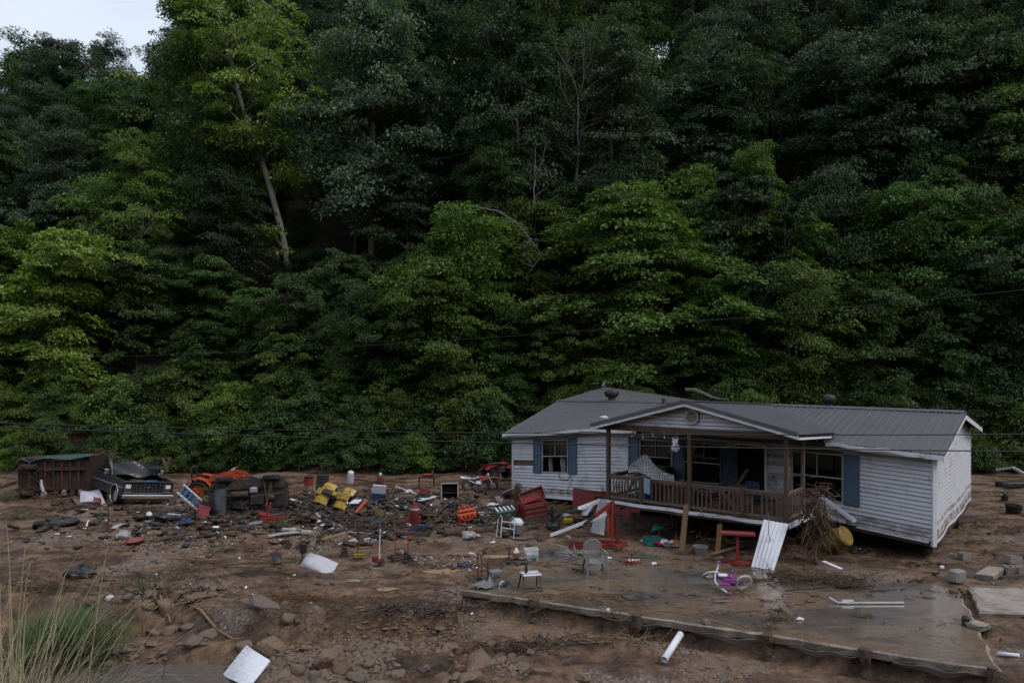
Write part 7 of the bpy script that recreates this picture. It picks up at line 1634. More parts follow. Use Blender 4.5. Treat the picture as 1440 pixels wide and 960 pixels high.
# ------------------------------------------------------------------ yard on the trailer's side
q = MB(); q.tube([(0, 0, -.1), (.01, 0, .6), (0, 0, 1.15)], .022, 6); q.box((0, 0, 1.12), (.07, .05, .10)); plain('fence_post', 'thin rusty fence post standing alone in the mud', 'post', q, 'rust', G(152, 745))
sheet4('banner', 'crumpled white and blue cloth banner lying by the trailer', 'cloth', [G(112, 706, .05), G(150, 710, .05), G(140, 699, .3), G(114, 695, .25)], 'cloth_white', 12, 8, .01, curl=.12, seed=2); sheet4('red_cloth', 'red strip on the end of the crumpled banner', 'cloth', [G(131, 710, .1), G(143, 711, .1), G(142, 706, .16), G(132, 705, .2)], 'red', 5, 4, .01, curl=.04)
for i, (a, b, m, lab) in enumerate((((74, 714), (104, 702), 'dark_metal', 'dark slanting board below the trailer'), ((80, 719), (125, 712), 'log_bark', 'long dark board lying below the banner'), ((103, 702), (112, 713), 'bare_wood', 'short pale board under the banner edge'), ((104, 723), (124, 720), 'white_plastic', 'thin white stick near the fence post'), ((160, 746), (173, 740), 'galv', 'short grey plank past the fence post'), ((121, 744), (124, 735), 'white_plastic', 'small upright white peg near the fence post'), ((0, 686), (24, 678), 'log_bark', 'dark pole lying at the end of the trailer'), ((2, 725), (60, 719), 'root_wood', 'long thin stick lying below the trailer'), ((230, 783), (300, 792), 'root_pale', 'thin pale cane lying above the straw clump'), ((300, 799), (400, 797), 'root_wood', 'long dark stick lying across the mud'), ((228, 761), (258, 757), 'log_bark', 'dark board half buried below the motorcycle'), ((378, 757), (420, 752), 'galv', 'pale batten on the gravel below the red jack'))):
    gplank('loose_board', lab, 'board', a, b, .05 if i in (3, 5, 7, 8, 9) else .17, .03, m, .03, .05, warp=.03)
tub('red_basin', 'red oval basin half sunk in the mud yard', 'basin', 191, 765, .19, .27, .11, 'red', (R(6), R(-5), 0), inner='rock_a', handle=False)
q = MB(); lumpy(q, (0, 0, .1), (.25, .16, .15), 41, 14, 9, .2); plain('plastic_sack', 'pale clear plastic sack behind the red oval basin', 'sack', q, 'bag_clear', G(174, 757))
for i, (px, py, s, m, lab) in enumerate(((88, 737, (.62, .3, .13), 'black_plastic', 'black tarpaulin heap below the long dark board'), (112, 812, (.36, .25, .18), 'black_plastic', 'black bundle above the green grass clump'), (60, 747, (.3, .2, .12), 'dark_metal', 'small dark heap by the half buried tyre'), (262, 738, (.22, .16, .13), 'navy', 'muddy blue cloth at the end of the motorcycle'), (210, 728, (.12, .10, .12), 'white_plastic', 'white helmet-like shell at the front of the motorcycle'), (252, 752, (.3, .18, .10), 'dark_metal', 'dark sodden heap below the motorcycle'), (375, 722, (.2, .12, .12), 'black_plastic', 'black bag behind the red floor jack'), (365, 724, (.1, .08, .07), 'white_plastic', 'small white cup-like scrap by the overturned car'), (448, 741, (.09, .07, .06), 'cloth_white', 'little white heap beside the open case'), (595, 690, (.16, .1, .07), 'cloth_red', 'red cloth on the bank by the grinder table'), (575, 693, (.2, .12, .08), 'cloth_white', 'white crumpled bag on the bank'), (700, 704, (.22, .14, .10), 'cloth_pink', 'pink cloth heap under the white board'), (693, 712, (.28, .18, .08), 'cloth_white', 'white cloth heap behind the green chest'), (703, 709, (.15, .12, .14), 'grey_lilac', 'pale blue bundle behind the green chest'), (672, 690, (.3, .2, .06), 'dark_metal', 'dark oily heap under the dirt bike'), (652, 797, (.07, .05, .03), 'blue', 'little blue cap at the tan puddle'), (662, 747, (.1, .08, .05), 'cloth_white', 'white rag between the logs'), (693, 763, (.13, .07, .03), 'cloth_white', 'white paper on the gravel above the pad corner'), (663, 778, (.14, .05, .02), 'cloth_white', 'white paper strip on the gravel beside the rods'), (798, 757, (.09, .07, .06), 'grey_lilac', 'pale ball beside the long gutter length'), (797, 728, (.2, .14, .05), 'galv', 'tin tray above the orange chainsaw'), (775, 700, (.09, .07, .08), 'navy', 'dark boot on the ledge by the red tool chest'), (154, 875, (.10, .06, .08), 'cloth_white', 'white and blue carton at the top of the creek bank'), (855, 899, (.06, .03, .04), 'cloth_white', 'little white bottle on the bank below the pad'), (80, 752, (.1, .06, .02), 'cloth_white', 'white wrapper near the half buried tyre'))):
    q = MB(); lumpy(q, (0, 0, s[2] * .7), s, 200 + i, 13, 8, .22); plain('bundle', lab, 'scrap', q, m, G(px, py), (0, 0, i))
tangle('straw_clump', 'rust-brown straw clump in the mud yard', 'straw', G(262, 802), (.8, .4, .18), 120, 'straw', 120, (.004, .010), length=(.3, .7)); tangle('straw_clump', 'rust-brown straw mat on the creek bank lip', 'straw', G(405, 845), (1.7, .5, .14), 240, 'straw', 121, (0.005, 0.015), length=(.2, .5)); tangle('root_mat', 'dark roots tangled along the lip of the creek bank', 'roots', G(250, 860), (2.0, .5, .2), 230, 'log_bark', 122, (0.007, 0.027), length=(.2, .5)); tangle('root_mat', 'orange roots hanging in the bank above the stones', 'roots', G(250, 868), (1.3, .3, .15), 34, 'root_pale', 123, (.010, .028), length=(.35, .8)); tangle('root_mat', 'dark roots strung along the bank below the pad', 'roots', G(585, 885), (2.4, .35, .09), 260, 'log_bark', 124, (0.006, 0.022), length=(.2, .5)); tangle('root_mat', 'fine roots hanging below the front edge of the pad', 'roots', G(760, 908), (2.0, .3, .08), 170, 'root_wood', 125, (0.005, 0.019), length=(.25, .6)); tangle('root_mat', 'pale roots running across the mud toward the drain pipe', 'roots', G(900, 905), (1.6, .35, .08), 40, 'root_pale', 126, (.006, .016), length=(.4, .9)); tangle('root_mat', 'root tangle clinging to the post stub at the pad edge', 'roots', G(1098, 905), (.35, .25, .45), 70, 'root_wood', 127, (.005, .014)); tangle('root_mat', 'weedy tuft on the pad edge above the post stub', 'roots', G(1078, 885), (.5, .2, .3), 60, 'root_wood', 128, (.003, .008)); tangle('root_mat', 'dry root clump under the bank grass', 'roots', G(60, 855), (1.6, .7, .5), 110, 'root_wood', 129, (.005, .015))
for i, (pts, m, rr, lab) in enumerate(((((186, 847), (205, 858), (225, 869), (240, 880), (262, 884)), 'root_pale', .035, 'thick orange root snaking out of the creek bank'), (((268, 918), (282, 922), (305, 921), (328, 927)), 'root_pale', .035, 'thick orange branch lying by the white board'), (((320, 858), (300, 872), (280, 882), (258, 888)), 'root_wood', .014, 'thin cane slanting down the creek bank'), (((900, 897), (930, 893), (960, 897), (1000, 905), (1050, 922)), 'root_pale', .014, 'long pale root lying past the drain pipe'), (((1000, 867), (1030, 875), (1052, 884)), 'root_pale', .014, 'pale cane lying at the pad edge'), (((520, 955), (530, 935), (548, 928)), 'root_wood', .016, 'forked dark twig among the creek stones'), (((605, 880), (612, 893), (618, 903)), 'root_wood', .010, 'thin dark twig on the bank below the straw mat'), (((618, 850), (632, 845), (642, 838)), 'root_pale', .014, 'pale twig at the pad corner'))):
    w = [G(*p, rr * .8 + (.06 if i in (0, 1) and 0 < k < len(pts) - 1 else 0)) for k, p in enumerate(pts)]; q = MB(); o = w[0]; q.tube([p - o for p in w], [rr * (1 - .5 * k / len(w)) for k in range(len(w))], 7); plain('loose_root', lab, 'root', q, m, o, smooth=True)

BL = []
# white board, drain pipe, far items
for i, (px, y_, n_, L_) in enumerate(((-45, 9.6, 60, 2.0), (62, 9.8, 60, 1.6), (5, 11.5, 60, 1.7), (-60, 12.5, 70, 1.7), (30, 13.2, 60, 1.5))): BL.append((px, y_, n_, L_))
c4 = [G(312, 958, .12), G(349, 974, .12), PY(380, 928, 13.6), PY(346, 907, 13.95)]
sheet4('foam_board', 'clean white board propped on the stones at the creek edge', 'board', c4, 'white_clean', 6, 6, .03, curl=.015)
def pvc(label, a, b, r_):
    q = MB(); d = b - a; L = d.length; q.lathe([(r_, 0), (r_, L), (r_ * .82, L), (r_ * .82, .0)], 14); q.f = q.f[:-2]; n = 14; q.f += [(i + 3 * n, (i + 1) % n + 3 * n, (i + 1) % n, i) for i in range(n)]
    return plain('drain_pipe', label, 'pipe', q, 'white_clean', a, d.to_track_quat('Z', 'Y').to_euler(), smooth=True)
pvc('white plastic drain pipe sticking out of the mud below the pad', P(934, 927, -.42), P(957, 891, -.20), .07); pvc('thin white pipe lying past the outer pad corner', G(1403, 922, .05), G(1434, 925, .05), .035)
tub('red_black_tub', 'black tub with a red rim out on the mud past the house gable', 'tub', 1424, 722, .22, .28, .34, 'black_plastic', (R(6), R(4), 0), inner='red'); 
t = thing('pot_plant', 'small potted green plant on the mud behind the house gable', 'plant', G(1413, 704)); q = MB(); q.lathe([(.10, 0), (.14, .2), (.15, .2)], 12); q.build('pot', 'black_plastic', t); q = MB(); rr = random.Random(4); [q.sheet(lambda u, v: (.35 * u * math.cos(a_), .35 * u * math.sin(a_) + (v - .5) * .05, .2 + .55 * u - .5 * u * u), 5, 1, .004) for a_ in [i * .7 for i in range(9)]]; q.build('leaves', 'grass_green', t)
q = MB(); a = PY(1401, 660, 33.5); b = PY(1424, 657, 33); c = PY(1452, 672, 31); q.bar((0, 0, 0), b - a, .10, .10); q.bar(b - a, c - a, .10, .10); plain('bent_rail', 'bent pale rail sticking out past the house gable', 'rail', q, 'galv', a); q = MB(); q.rbox((0, 0, .1), (2.2, .5, .24), .04); plain('dark_trough', 'dark trough lying under the bent pale rail', 'trough', q, 'black_plastic', G(1435, 682), (0, 0, .1))
def cinder(label, px, py, yaw, sz=(.40, .20, .20), tilt=(0, 0)):
    t = thing('concrete_block', label, 'block', G(px, py, .0), (tilt[0], tilt[1], yaw), 'loose concrete blocks'); q = MB(); w, d, h = sz
    q.box((0, -d / 2 + .015, h / 2), (w, .03, h)); q.box((0, d / 2 - .015, h / 2), (w, .03, h))
    for x in (-w / 2 + .018, 0, w / 2 - .018): q.box((x, 0, h / 2), (.035, d - .06, h - .004))
    q.build('shell', 'block_grey', t); q = MB(); q.box((0, 0, .02), (w - .08, d - .07, .02)); q.build('core', 'rock_b', t)
cinder('small concrete block alone behind the broken slab', 1356, 786, .2, (.28, .2, .18)); cinder('hollow concrete block beside the broken slab chunk', 1424, 806, -.1, tilt=(.1, 0)); cinder('hollow concrete block resting behind the broken slab chunk', 1424, 793, .25, tilt=(0, .12)); cinder('hollow concrete block past the broken slab chunk', 1441, 806, -.05)
def chunk(label, px, py, sz, yaw, tilt, seed, m='concrete_dry'):
    q = MB(); q.rbox((0, 0, sz[2] / 2), sz, .02); r = random.Random(seed); q.v = [v + Vector((r.gauss(0, .02), r.gauss(0, .02), r.gauss(0, .008))) for v in q.v]; plain('concrete_chunk', label, 'concrete', q, m, G(px, py, -.02), (tilt[0], tilt[1], yaw))
chunk('thick broken concrete slab chunk tilted on the mud past the pad', 1393, 810, (.80, .42, .16), R(38), (R(-6), R(-4)), 1); chunk('flat grey stone slab between the pad and the block pile', 1405, 828, (1.1, .35, .06), R(-6), (0, 0), 2, 'rock_b'); chunk('broken corner of concrete at the pad side', 1375, 882, (.34, .30, .12), R(30), (0, R(4)), 3)
q = MB(); q.rbox((0, 0, .15), (.34, .26, .3), .03); q.box((-.18, -.02, .12), (.05, .2, .16)); plain('meter_box', 'grey metal box at the back edge of the pad', 'box', q, 'block_grey', G(1346, 818), (0, 0, .4)); q = MB(); q.lathe([(.07, 0), (.075, .16), (.05, .2)], 10); plain('black_can', 'black can standing on the side edge of the pad', 'can', q, 'black_plastic', G(1358, 879)); q = MB(); lumpy(q, (0, 0, .05), (.06, .05, .05), 3, 10, 6); plain('white_ball', 'small white cap on the mud at the back of the pad', 'cap', q, 'white_clean', G(1325, 800))
q = MB(); q.rbox((0, 0, .06), (1.3, .25, .12), .03); plain('buried_timber', 'dark timber half buried beside the house gable', 'timber', q, 'log_bark', G(1350, 735), (0, 0, R(15)))
tangle('twig_drift', 'line of dark twigs drifted on the mud past the gable', 'twigs', G(1400, 742), (2.6, .7, .06), 70, 'root_wood', 131, (.006, .018), length=(.1, .3)); tangle('twig_drift', 'dark crescent of twigs on the silt near the block pile', 'twigs', G(1385, 765), (1.6, .5, .05), 50, 'root_wood', 132, (.006, .016), length=(.1, .3)); tangle('twig_drift', 'crumbled rusty edging between the two slabs', 'scrap', G(1350, 835), (.4, .8, .05), 40, 'rust', 133, (.01, .03), length=(.1, .3))

# ------------------------------------------------------------------ porch clutter
def pp(s, d, z): return hw(s, d, z, True)
def dots():
    m = bpy.data.materials.new('patterned_cloth'); m.use_nodes = True; n = m.node_tree; b = n.nodes['Principled BSDF']; t = n.nodes.new('ShaderNodeTexCoord'); c = n.nodes.new('ShaderNodeTexVoronoi'); c.inputs['Scale'].default_value = 15; c.inputs['Randomness'].default_value = .1
    r = n.nodes.new('ShaderNodeValToRGB'); r.color_ramp.elements[0].position = .38; r.color_ramp.elements[0].color = (.03, .03, .032, 1); r.color_ramp.elements[1].position = .46; r.color_ramp.elements[1].color = (.42, .41, .41, 1)
    n.links.new(t.outputs['Object'], c.inputs['Vector']); n.links.new(c.outputs['Distance'], r.inputs['Fac']); n.links.new(r.outputs['Color'], b.inputs['Base Color']); b.inputs['Roughness'].default_value = .9; return m
M['patterned_cloth'] = dots()
o = pp(7.0, 2.3, 2.5)
q = MB(); q.sheet(lambda u, v: pp(8.2 - 1.75 * u + .2 * v, 2.75 - .3 * math.sin(5 * u + v) * v - .25 * v, 2.10 + .16 * math.sin(4.2 * u) + (v - .5) * (.16 + .42 * math.sin(2.6 * u + .3)) - .10 * u + .06 * math.sin(8 * u + 5 * v)) - o, 18, 8, .008); plain('patterned_hammock', 'white and black patterned cloth slung inside the porch', 'cloth', q, 'patterned_cloth', o)
q = MB(); q.tube([pp(8.5, 2.75, 2.3) - o, pp(8.35, 2.75, 2.35) - o], .008, 4); q.sheet(lambda u, v: pp(8.5 - .25 * u, 2.78, 2.35 + .4 * v - .2 * u) - o, 3, 4, .008); plain('white_rag', 'white rag tied at the end of the patterned cloth', 'cloth', q, 'cloth_white', o)
q = MB(); o = pp(6.42, 2.95, 3.0); [lumpy(q, (0, 0, z), (r_, r_ * .7, r_), i, 10, 7, .08) for i, (z, r_) in enumerate(((0, .13), (.17, .10)))]; [lumpy(q, (s * .07, 0, .27), (.03, .025, .05), 9, 8, 5, .05) for s in (-1, 1)]; q.tube([(0, 0, .25), (0, 0, .42)], .004, 4); plain('hanging_ornament', 'white bear-shaped ornament hanging from the porch beam', 'ornament', q, 'white_plastic', o - Vector((0, 0, .08)))
for i, s in enumerate((8.3, 7.95, 7.55, 7.2, 6.8, 6.35)):
    o = pp(s, 2.98, 3.38); q = MB(); q.tube([(0, 0, .05), (0, 0, -.04), (.02, 0, -.10 - .04 * (i % 3))], .007, 4); lumpy(q, (.02, 0, -.14 - .04 * (i % 3)), (.02, .02, .035), i, 6, 5); plain('hanging_hook', 'small pale hook hanging under the porch beam', 'hook', q, 'white_plastic', o, group='hooks under the porch beam')
o = pp(7.35, 2.99, 1.88); q = MB(); q.sheet(lambda u, v: (HU.x * .22 * (u - .5) - HN.x * -.07 * (1 if v < 1 else 1), HU.y * .22 * (u - .5) + HN.y * .07, .02 - .50 * v * (1 - .1 * u)), 5, 5, .012); plain('hanging_towel', 'pale blue towel draped over the porch rail', 'towel', q, 'grey_lilac' if False else 'towel_blue' if 'towel_blue' in M else (mat('towel_blue', (.24, .30, .42), .9, .1, var=.2) and 'towel_blue'), o)
q = MB(); lumpy(q, (0, 0, .16), (.1, .1, .16), 2, 10, 8, .1); q.lathe([(.03, .3), (.03, .38)], 8); plain('water_jug', 'blue water jug on the porch floor behind the rail', 'jug', q, 'teal', pp(8.0, 2.6, 1.05)); q = MB(); lumpy(q, (0, 0, .14), (.14, .12, .15), 5, 10, 8, .15); plain('blue_bag', 'blue bag beside the water jug on the porch', 'bag', q, 'blue', pp(7.7, 2.55, 1.05))
def pbox(label, s, d, sz, m, yaw, **k): return bin_box('storage_box', label, 'box', 0, 0, sz, yaw, m, loc=pp(s, d, 1.06), **k)
pbox('straw coloured box on the porch floor behind the balusters', 6.7, 2.3, (.75, .45, .42), 'straw', .7, lid='bare_wood'); pbox('dark cabinet against the porch wall by the window', 8.3, .5, (.8, .5, .9), 'dark_metal', 2.4); pbox('dark trunk on the porch floor beside the end rail', 3.7, 2.2, (.8, .5, .5), 'porch_wood', .9, lid='dark_metal'); pbox('dark crate on the porch under the patterned cloth', 7.5, 1.9, (.7, .5, .6), 'log_bark', 2.6, opened=True); tangle('flood_wrack', 'dark flood brush piled at the porch house wall', 'brush', pp(6.0, .8, 1.08), (2.6, .6, .7), 90, 'log_bark', 142, (.008, .03), length=(.2, .5)); pbox('brown box heap by the porch door', 5.1, 1.2, (.6, .5, .55), 'bare_wood', .3, lid='bare_wood')
t = thing('porch_chair', 'dark blue folding chair standing on the porch', 'chair', pp(4.2, 1.9, 1.06), R(120)); q = MB(); q.sheet(lambda u, v: (-.25 + .5 * u, -.22 + .44 * v, .45 - .04 * math.sin(math.pi * u)), 4, 4, .015); q.build('seat', 'navy', t); q = MB(); q.sheet(lambda u, v: (-.25 + .5 * u, .24 + .08 * v, .5 + .45 * v), 4, 4, .015); q.build('backrest', 'navy', t)
for x in (-.25, .25):
    for y in (-.22, .25): q = MB(); q.tube([(x, y, 0), (x, -y * .6, .6)], .012, 5); q.build('leg', 'dark_metal', t)
for i, (s, d, s2, d2, h, lab) in enumerate(((5.4, 1.5, 4.9, 1.0, 1.1, 'plank leaning in the porch doorway'), (6.0, .8, 5.6, .5, 1.4, 'second plank leaning by the porch door frame'), (8.6, 2.2, 8.2, 1.6, 1.2, 'dark plank leaning inside the porch end rail'), (4.7, 2.3, 5.6, 1.7, .5, 'broken board lying on the porch junk'))): plank('leaning_plank', lab, 'plank', pp(s, d, 1.07), pp(s2, d2, 1.07 + h), .16, .03, ('bare_wood', 'porch_wood', 'porch_wood', 'rail_wood')[i])
tangle('flood_wrack', 'flood straw caught along the foot of the porch rail', 'straw', pp(4.2, 2.9, 1.08), (2.6, .2, .10), 90, 'root_wood', 140, (.004, .012), length=(.1, .3)); tangle('flood_wrack', 'flood debris heaped in the middle of the porch floor', 'debris', pp(5.3, 2.2, 1.08), (1.2, .6, .5), 70, 'root_pale', 141, (.006, .02), length=(.2, .6))
q = MB(); [q.lathe([(.03, 0), (.035, .1), (.03, .12)], 8, (x, 0, 0)) for x in (-.07, .07)]; plain('white_cups', 'two white cups on the porch floor edge', 'cups', q, 'white_clean', pp(5.55, 2.85, 1.07)); q = MB(); q.lathe([(.035, 0), (.035, .12)], 8); plain('red_can', 'red drink can on the porch floor edge', 'can', q, 'red', pp(4.95, 2.9, 1.07))
q = MB(); o = hw(13.0, .06, .85); q.tube([(0, 0, 0), (HU.x * -.1, HU.y * -.1, -.22), (HU.x * -.45, HU.y * -.45, -.20), (HU.x * -.6, HU.y * -.6, .02)], .012, 5); plain('loose_wire', 'black wire looping below the house window', 'wire', q, 'wire', o); q = MB(); o = hw(12.35, .07, .82); q.tube([(0, 0, 0), (HU.x * .1, HU.y * .1, -.35), (HU.x * .3, HU.y * .3, -.75)], .016, 5); plain('loose_conduit', 'white conduit hanging down the siding below the window', 'conduit', q, 'white_clean', o)

# ------------------------------------------------------------------ stones
big = [(672, 935, .55, .40, .22, 0), (660, 958, .40, .3, .16, 0), (380, 915, .42, .36, .30, 0), (372, 893, .55, .3, .22, 1), (405, 900, .26, .2, .16, 2), (398, 878, .3, .2, .14, 1), (460, 935, .40, .36, .26, 2), (477, 940, .3, .28, .2, 0), (418, 948, .26, .22, .18, 2), (232, 915, .38, .3, .24, 0), (208, 905, .3, .24, .2, 1), (255, 905, .24, .3, .16, 0), (280, 905, .6, .3, .14, 2), (180, 905, .26, .2, .2, 1), (165, 912, .2, .2, .16, 0), (150, 900, .22, .18, .14, 2), (190, 884, .2, .16, .12, 1), (210, 880, .22, .18, .13, 0), (228, 890, .2, .2, .12, 0), (262, 930, .26, .2, .14, 1), (214, 933, .24, .2, .12, 0), (240, 935, .3, .22, .12, 0), (300, 885, .7, .35, .12, 0), (330, 940, .3, .22, .14, 2), (395, 935, .28, .2, .12, 1), (430, 915, .22, .18, .12, 0), (440, 955, .24, .2, .14, 1), (520, 940, .2, .16, .1, 0), (500, 955, .3, .2, .12, 1), (560, 950, .24, .18, .12, 2), (595, 940, .22, .16, .1, 1), (620, 955, .24, .2, .12, 0), (490, 912, .24, .12, .1, 1), (450, 893, .16, .14, .1, 1), (720, 920, .16, .14, .09, 0), (760, 945, .28, .16, .1, 2), (690, 905, .2, .14, .08, 1), (745, 918, .18, .12, .08, 1), (820, 955, .2, .16, .1, 0), (993, 915, .16, .12, .1, 0), (560, 905, .15, .12, .08, 2), (355, 885, .2, .14, .1, 1), (138, 888, .2, .18, .12, 1), (128, 920, .26, .2, .16, 0), (425, 935, .16, .14, .1, 1), (345, 925, .3, .24, .16, 2), (290, 935, .34, .24, .14, 0), (270, 950, .3, .22, .14, 1)]
RM = ('rock_a', 'rock_b', 'rock_c'); meshes = []
for k in range(12):
    me = hull_rock(300 + k, (1, 1, 1)); me.materials.append(M[RM[k % 3]]); meshes.append(me)
special = {0: 'big flat brown boulder standing alone among the creek gravel', 2: 'large tan boulder beside the clean white board', 3: 'dark purple-brown slab stone behind the tan boulder', 4: 'small orange stone on top of the dark slab stone', 6: 'large reddish boulder at the creek edge', 9: 'large brown boulder at the water edge', 12: 'long flat tan stone slab under the orange branch', 22: 'wide flat mud-coated ledge stone at the foot of the bank', 8: 'pale tan boulder at the creek edge next to the reddish boulder', 1: 'brown boulder in front of the big flat boulder'}
rr = random.Random(9)
for i, (px, py, a, b, c, m) in enumerate(big):
    p = G(px, py); k = rr.randrange(4) * 3 + m; o = link('rock', meshes[k]); o.location = (p.x, p.y, p.z + c * .18); o.scale = (a * .84, b * .88, c * .92); o.rotation_euler = (rr.gauss(0, .15), rr.gauss(0, .15), rr.uniform(0, 6.28))
    zone = 'beside the green grass clump' if px < 175 else 'below the orange root in the bank' if px < 265 else 'around the clean white board' if px < 425 else 'beside the reddish boulder' if px < 510 else 'in the creek gravel past the reddish boulder' if px < 640 else 'near the big flat boulder' if px < 800 else 'in the mud below the pad edge'
    tag(o, special.get(i, ('small' if a < .21 else 'mid-sized' if a < .27 else 'large') + (' brown', ' grey', ' tan')[m] + ' angular stone ' + zone), 'rock', 'creek stones')
# countless pebbles, twigs and scraps
def pebbles(name, label, n, region, sz, m, seed):
    g = np.random.default_rng(seed); xy = region(g, n); x, y = xy[:, 0], xy[:, 1]; n = len(x); z = ground_z(x, y)
    s = np.abs(g.lognormal(0, .45, n)) * sz
    base = np.array([(1, 0, 0), (.3, .9, .1), (-.7, .6, 0), (-.8, -.5, .1), (.2, -.95, 0), (.1, .1, .75), (-.2, -.2, .6)], float)
    f0 = np.array([(0, 1, 5), (1, 2, 5), (2, 6, 5), (2, 3, 6), (3, 4, 6), (4, 5, 6), (4, 0, 5)])
    a = g.uniform(0, 6.28, n); ca, sa = np.cos(a), np.sin(a); v = base[None] * (1 + g.normal(0, .18, (n, 7, 3))); v[..., 1] *= g.uniform(.55, 1, (n, 1)); v[..., 2] *= g.uniform(.45, 1, (n, 1))
    v *= s[:, None, None]; X = v[..., 0] * ca[:, None] - v[..., 1] * sa[:, None] + x[:, None]; Y = v[..., 0] * sa[:, None] + v[..., 1] * ca[:, None] + y[:, None]; Z = v[..., 2] + z[:, None] - s[:, None] * .08
    f = (np.arange(n)[:, None, None] * 7 + f0[None]).reshape(-1, 3)
    tag(link(name, np_mesh(name, np.stack([X, Y, Z], -1).reshape(-1, 3), f, [m])), label, kind='stuff')
def reg_px(x0, x1, y0, y1, ok=None):
    def f(g, n):
        py = g.uniform(y0, y1, n * 2); px = g.uniform(x0, x1, n * 2); Y = 5.35 * 1000 / (py - HOR); X = (px - 720) / 1000 * Y
        dn = fbm(X * .5 + 50, Y * .5, 3); u, v = slab_uv(X, Y); keep = (dn > .40 + .12 * g.random(n * 2)) & ~((u > -.1) & (u < 11) & (v > -.15) & (v < 6.5)); 
        return np.stack([X, Y], 1)[keep][:n]
    return f
def reg_xy(x0, x1, y0, y1, thr=.40):
    def f(g, n):
        X = g.uniform(x0, x1, n * 2); Y = g.uniform(y0, y1, n * 2); u, v = slab_uv(X, Y); dn = fbm(X * .5 + 50, Y * .5, 3); k = (dn > thr + .12 * g.random(n * 2)) & ~((u > -.1) & (u < 11) & (v > -.15) & (v < 6.5)) & ~((Y < 14.3) & (X < -5))
        return np.stack([X, Y], 1)[k][:n]
    return f
for i, m in enumerate(RM): pebbles('creek_gravel', 'brown creek gravel below the bank', 3600, reg_xy(-9, 5, 12.2, 15.6), .035, m, 400 + i); pebbles('yard_gravel', 'fine brown gravel spread over the mud yard', 4200, reg_xy(-16, 2, 17, 32, .44), .028, m, 410 + i)
mat('grit_pale', (.30, .265, .235), .85, .2, var=.3); pebbles('pale_grit', 'pale gravel band across the mud yard', 3800, reg_xy(-12, 1, 19, 26, .46), .022, 'grit_pale', 420); pebbles('creek_cobbles', 'loose cobbles in the creek bed', 420, reg_xy(-9, 1, 12.2, 14.8, .36), .075, 'rock_b', 421); pebbles('creek_cobbles', 'rusty cobbles in the creek bed', 240, reg_xy(-9, 1, 12.2, 14.8, .36), .07, 'rock_c', 422)
pebbles('mud_clods', 'dark clods of mud thrown over the yard', 2600, reg_xy(-17, 14, 16, 33, .36), .05, 'clod' if 'clod' in M else (mat('clod', (.06, .043, .034), .8, .3, var=.4) and 'clod'), 423); pebbles('gable_grit', 'grit drifted on the mud past the gable', 1500, reg_xy(13, 22, 17, 34, .42), .03, 'rock_b', 424)
def twigs(name, label, n, region, L, th, m, seed):
    g = np.random.default_rng(seed); xy = region(g, n); n = len(xy); q = []; fs = []; x, y = xy[:, 0], xy[:, 1]; a = g.normal(0, .8, n); l = L * g.lognormal(0, .5, n); t = th * g.uniform(.6, 1.5, n); bend = g.normal(0, .18, n)
    V = np.zeros((n, 9, 3))
    for k, f in enumerate((-.5, 0, .5)):
        cx = x + np.cos(a) * l * f - np.sin(a) * bend * l * (1 - abs(f) * 2); cy_ = y + np.sin(a) * l * f + np.cos(a) * bend * l * (1 - abs(f) * 2); cz = ground_z(cx, cy_)
        u, v = slab_uv(cx, cy_); cz = np.where((u > 0) & (u < 10.9) & (v > 0) & (v < 6.6), np.maximum(cz, 0), cz) + t * .5 + np.abs(g.normal(0, .012, n))
        w = t * (1.0, .8, .4)[k]
        V[:, k * 3] = np.stack([cx - np.sin(a) * w, cy_ + np.cos(a) * w, cz - w * .5], 1); V[:, k * 3 + 1] = np.stack([cx + np.sin(a) * w, cy_ - np.cos(a) * w, cz - w * .5], 1); V[:, k * 3 + 2] = np.stack([cx, cy_, cz + w], 1)
    f0 = []
    for k in (0, 3):
        for i in range(3): j = (i + 1) % 3; f0 += [(k + i, k + j, k + 3 + j), (k + i, k + 3 + j, k + 3 + i)]
    f = (np.arange(n)[:, None, None] * 9 + np.array(f0)[None]).reshape(-1, 3); tag(link(name, np_mesh(name, V.reshape(-1, 3), f, [m])), label, kind='stuff')
def reg_any(x0, x1, y0, y1, thr=.38):
    def f(g, n):
        X = g.uniform(x0, x1, n * 2); Y = g.uniform(y0, y1, n * 2); k = fbm(X * .45 + 90, Y * .9, 3) > thr + .14 * g.random(n * 2); return np.stack([X, Y], 1)[k][:n]
    return f
twigs('dark_twigs', 'dark twigs and roots littering the mud', 2600, reg_any(-22, 22, 14.5, 36), .28, .007, 'root_wood', 430); twigs('pale_twigs', 'pale straw and twigs littering the mud', 1500, reg_any(-20, 20, 13, 34), .22, .005, 'root_pale', 431); twigs('silt_bark', 'black bark shreds littering the silt', 1500, reg_any(-20, 21, 16, 36, .42), .22, .016, 'log_bark', 432); twigs('bank_straw', 'dry straw along the creek bank', 1500, reg_any(-9, 3, 14.2, 16.8, .3), .25, .005, 'straw', 433)
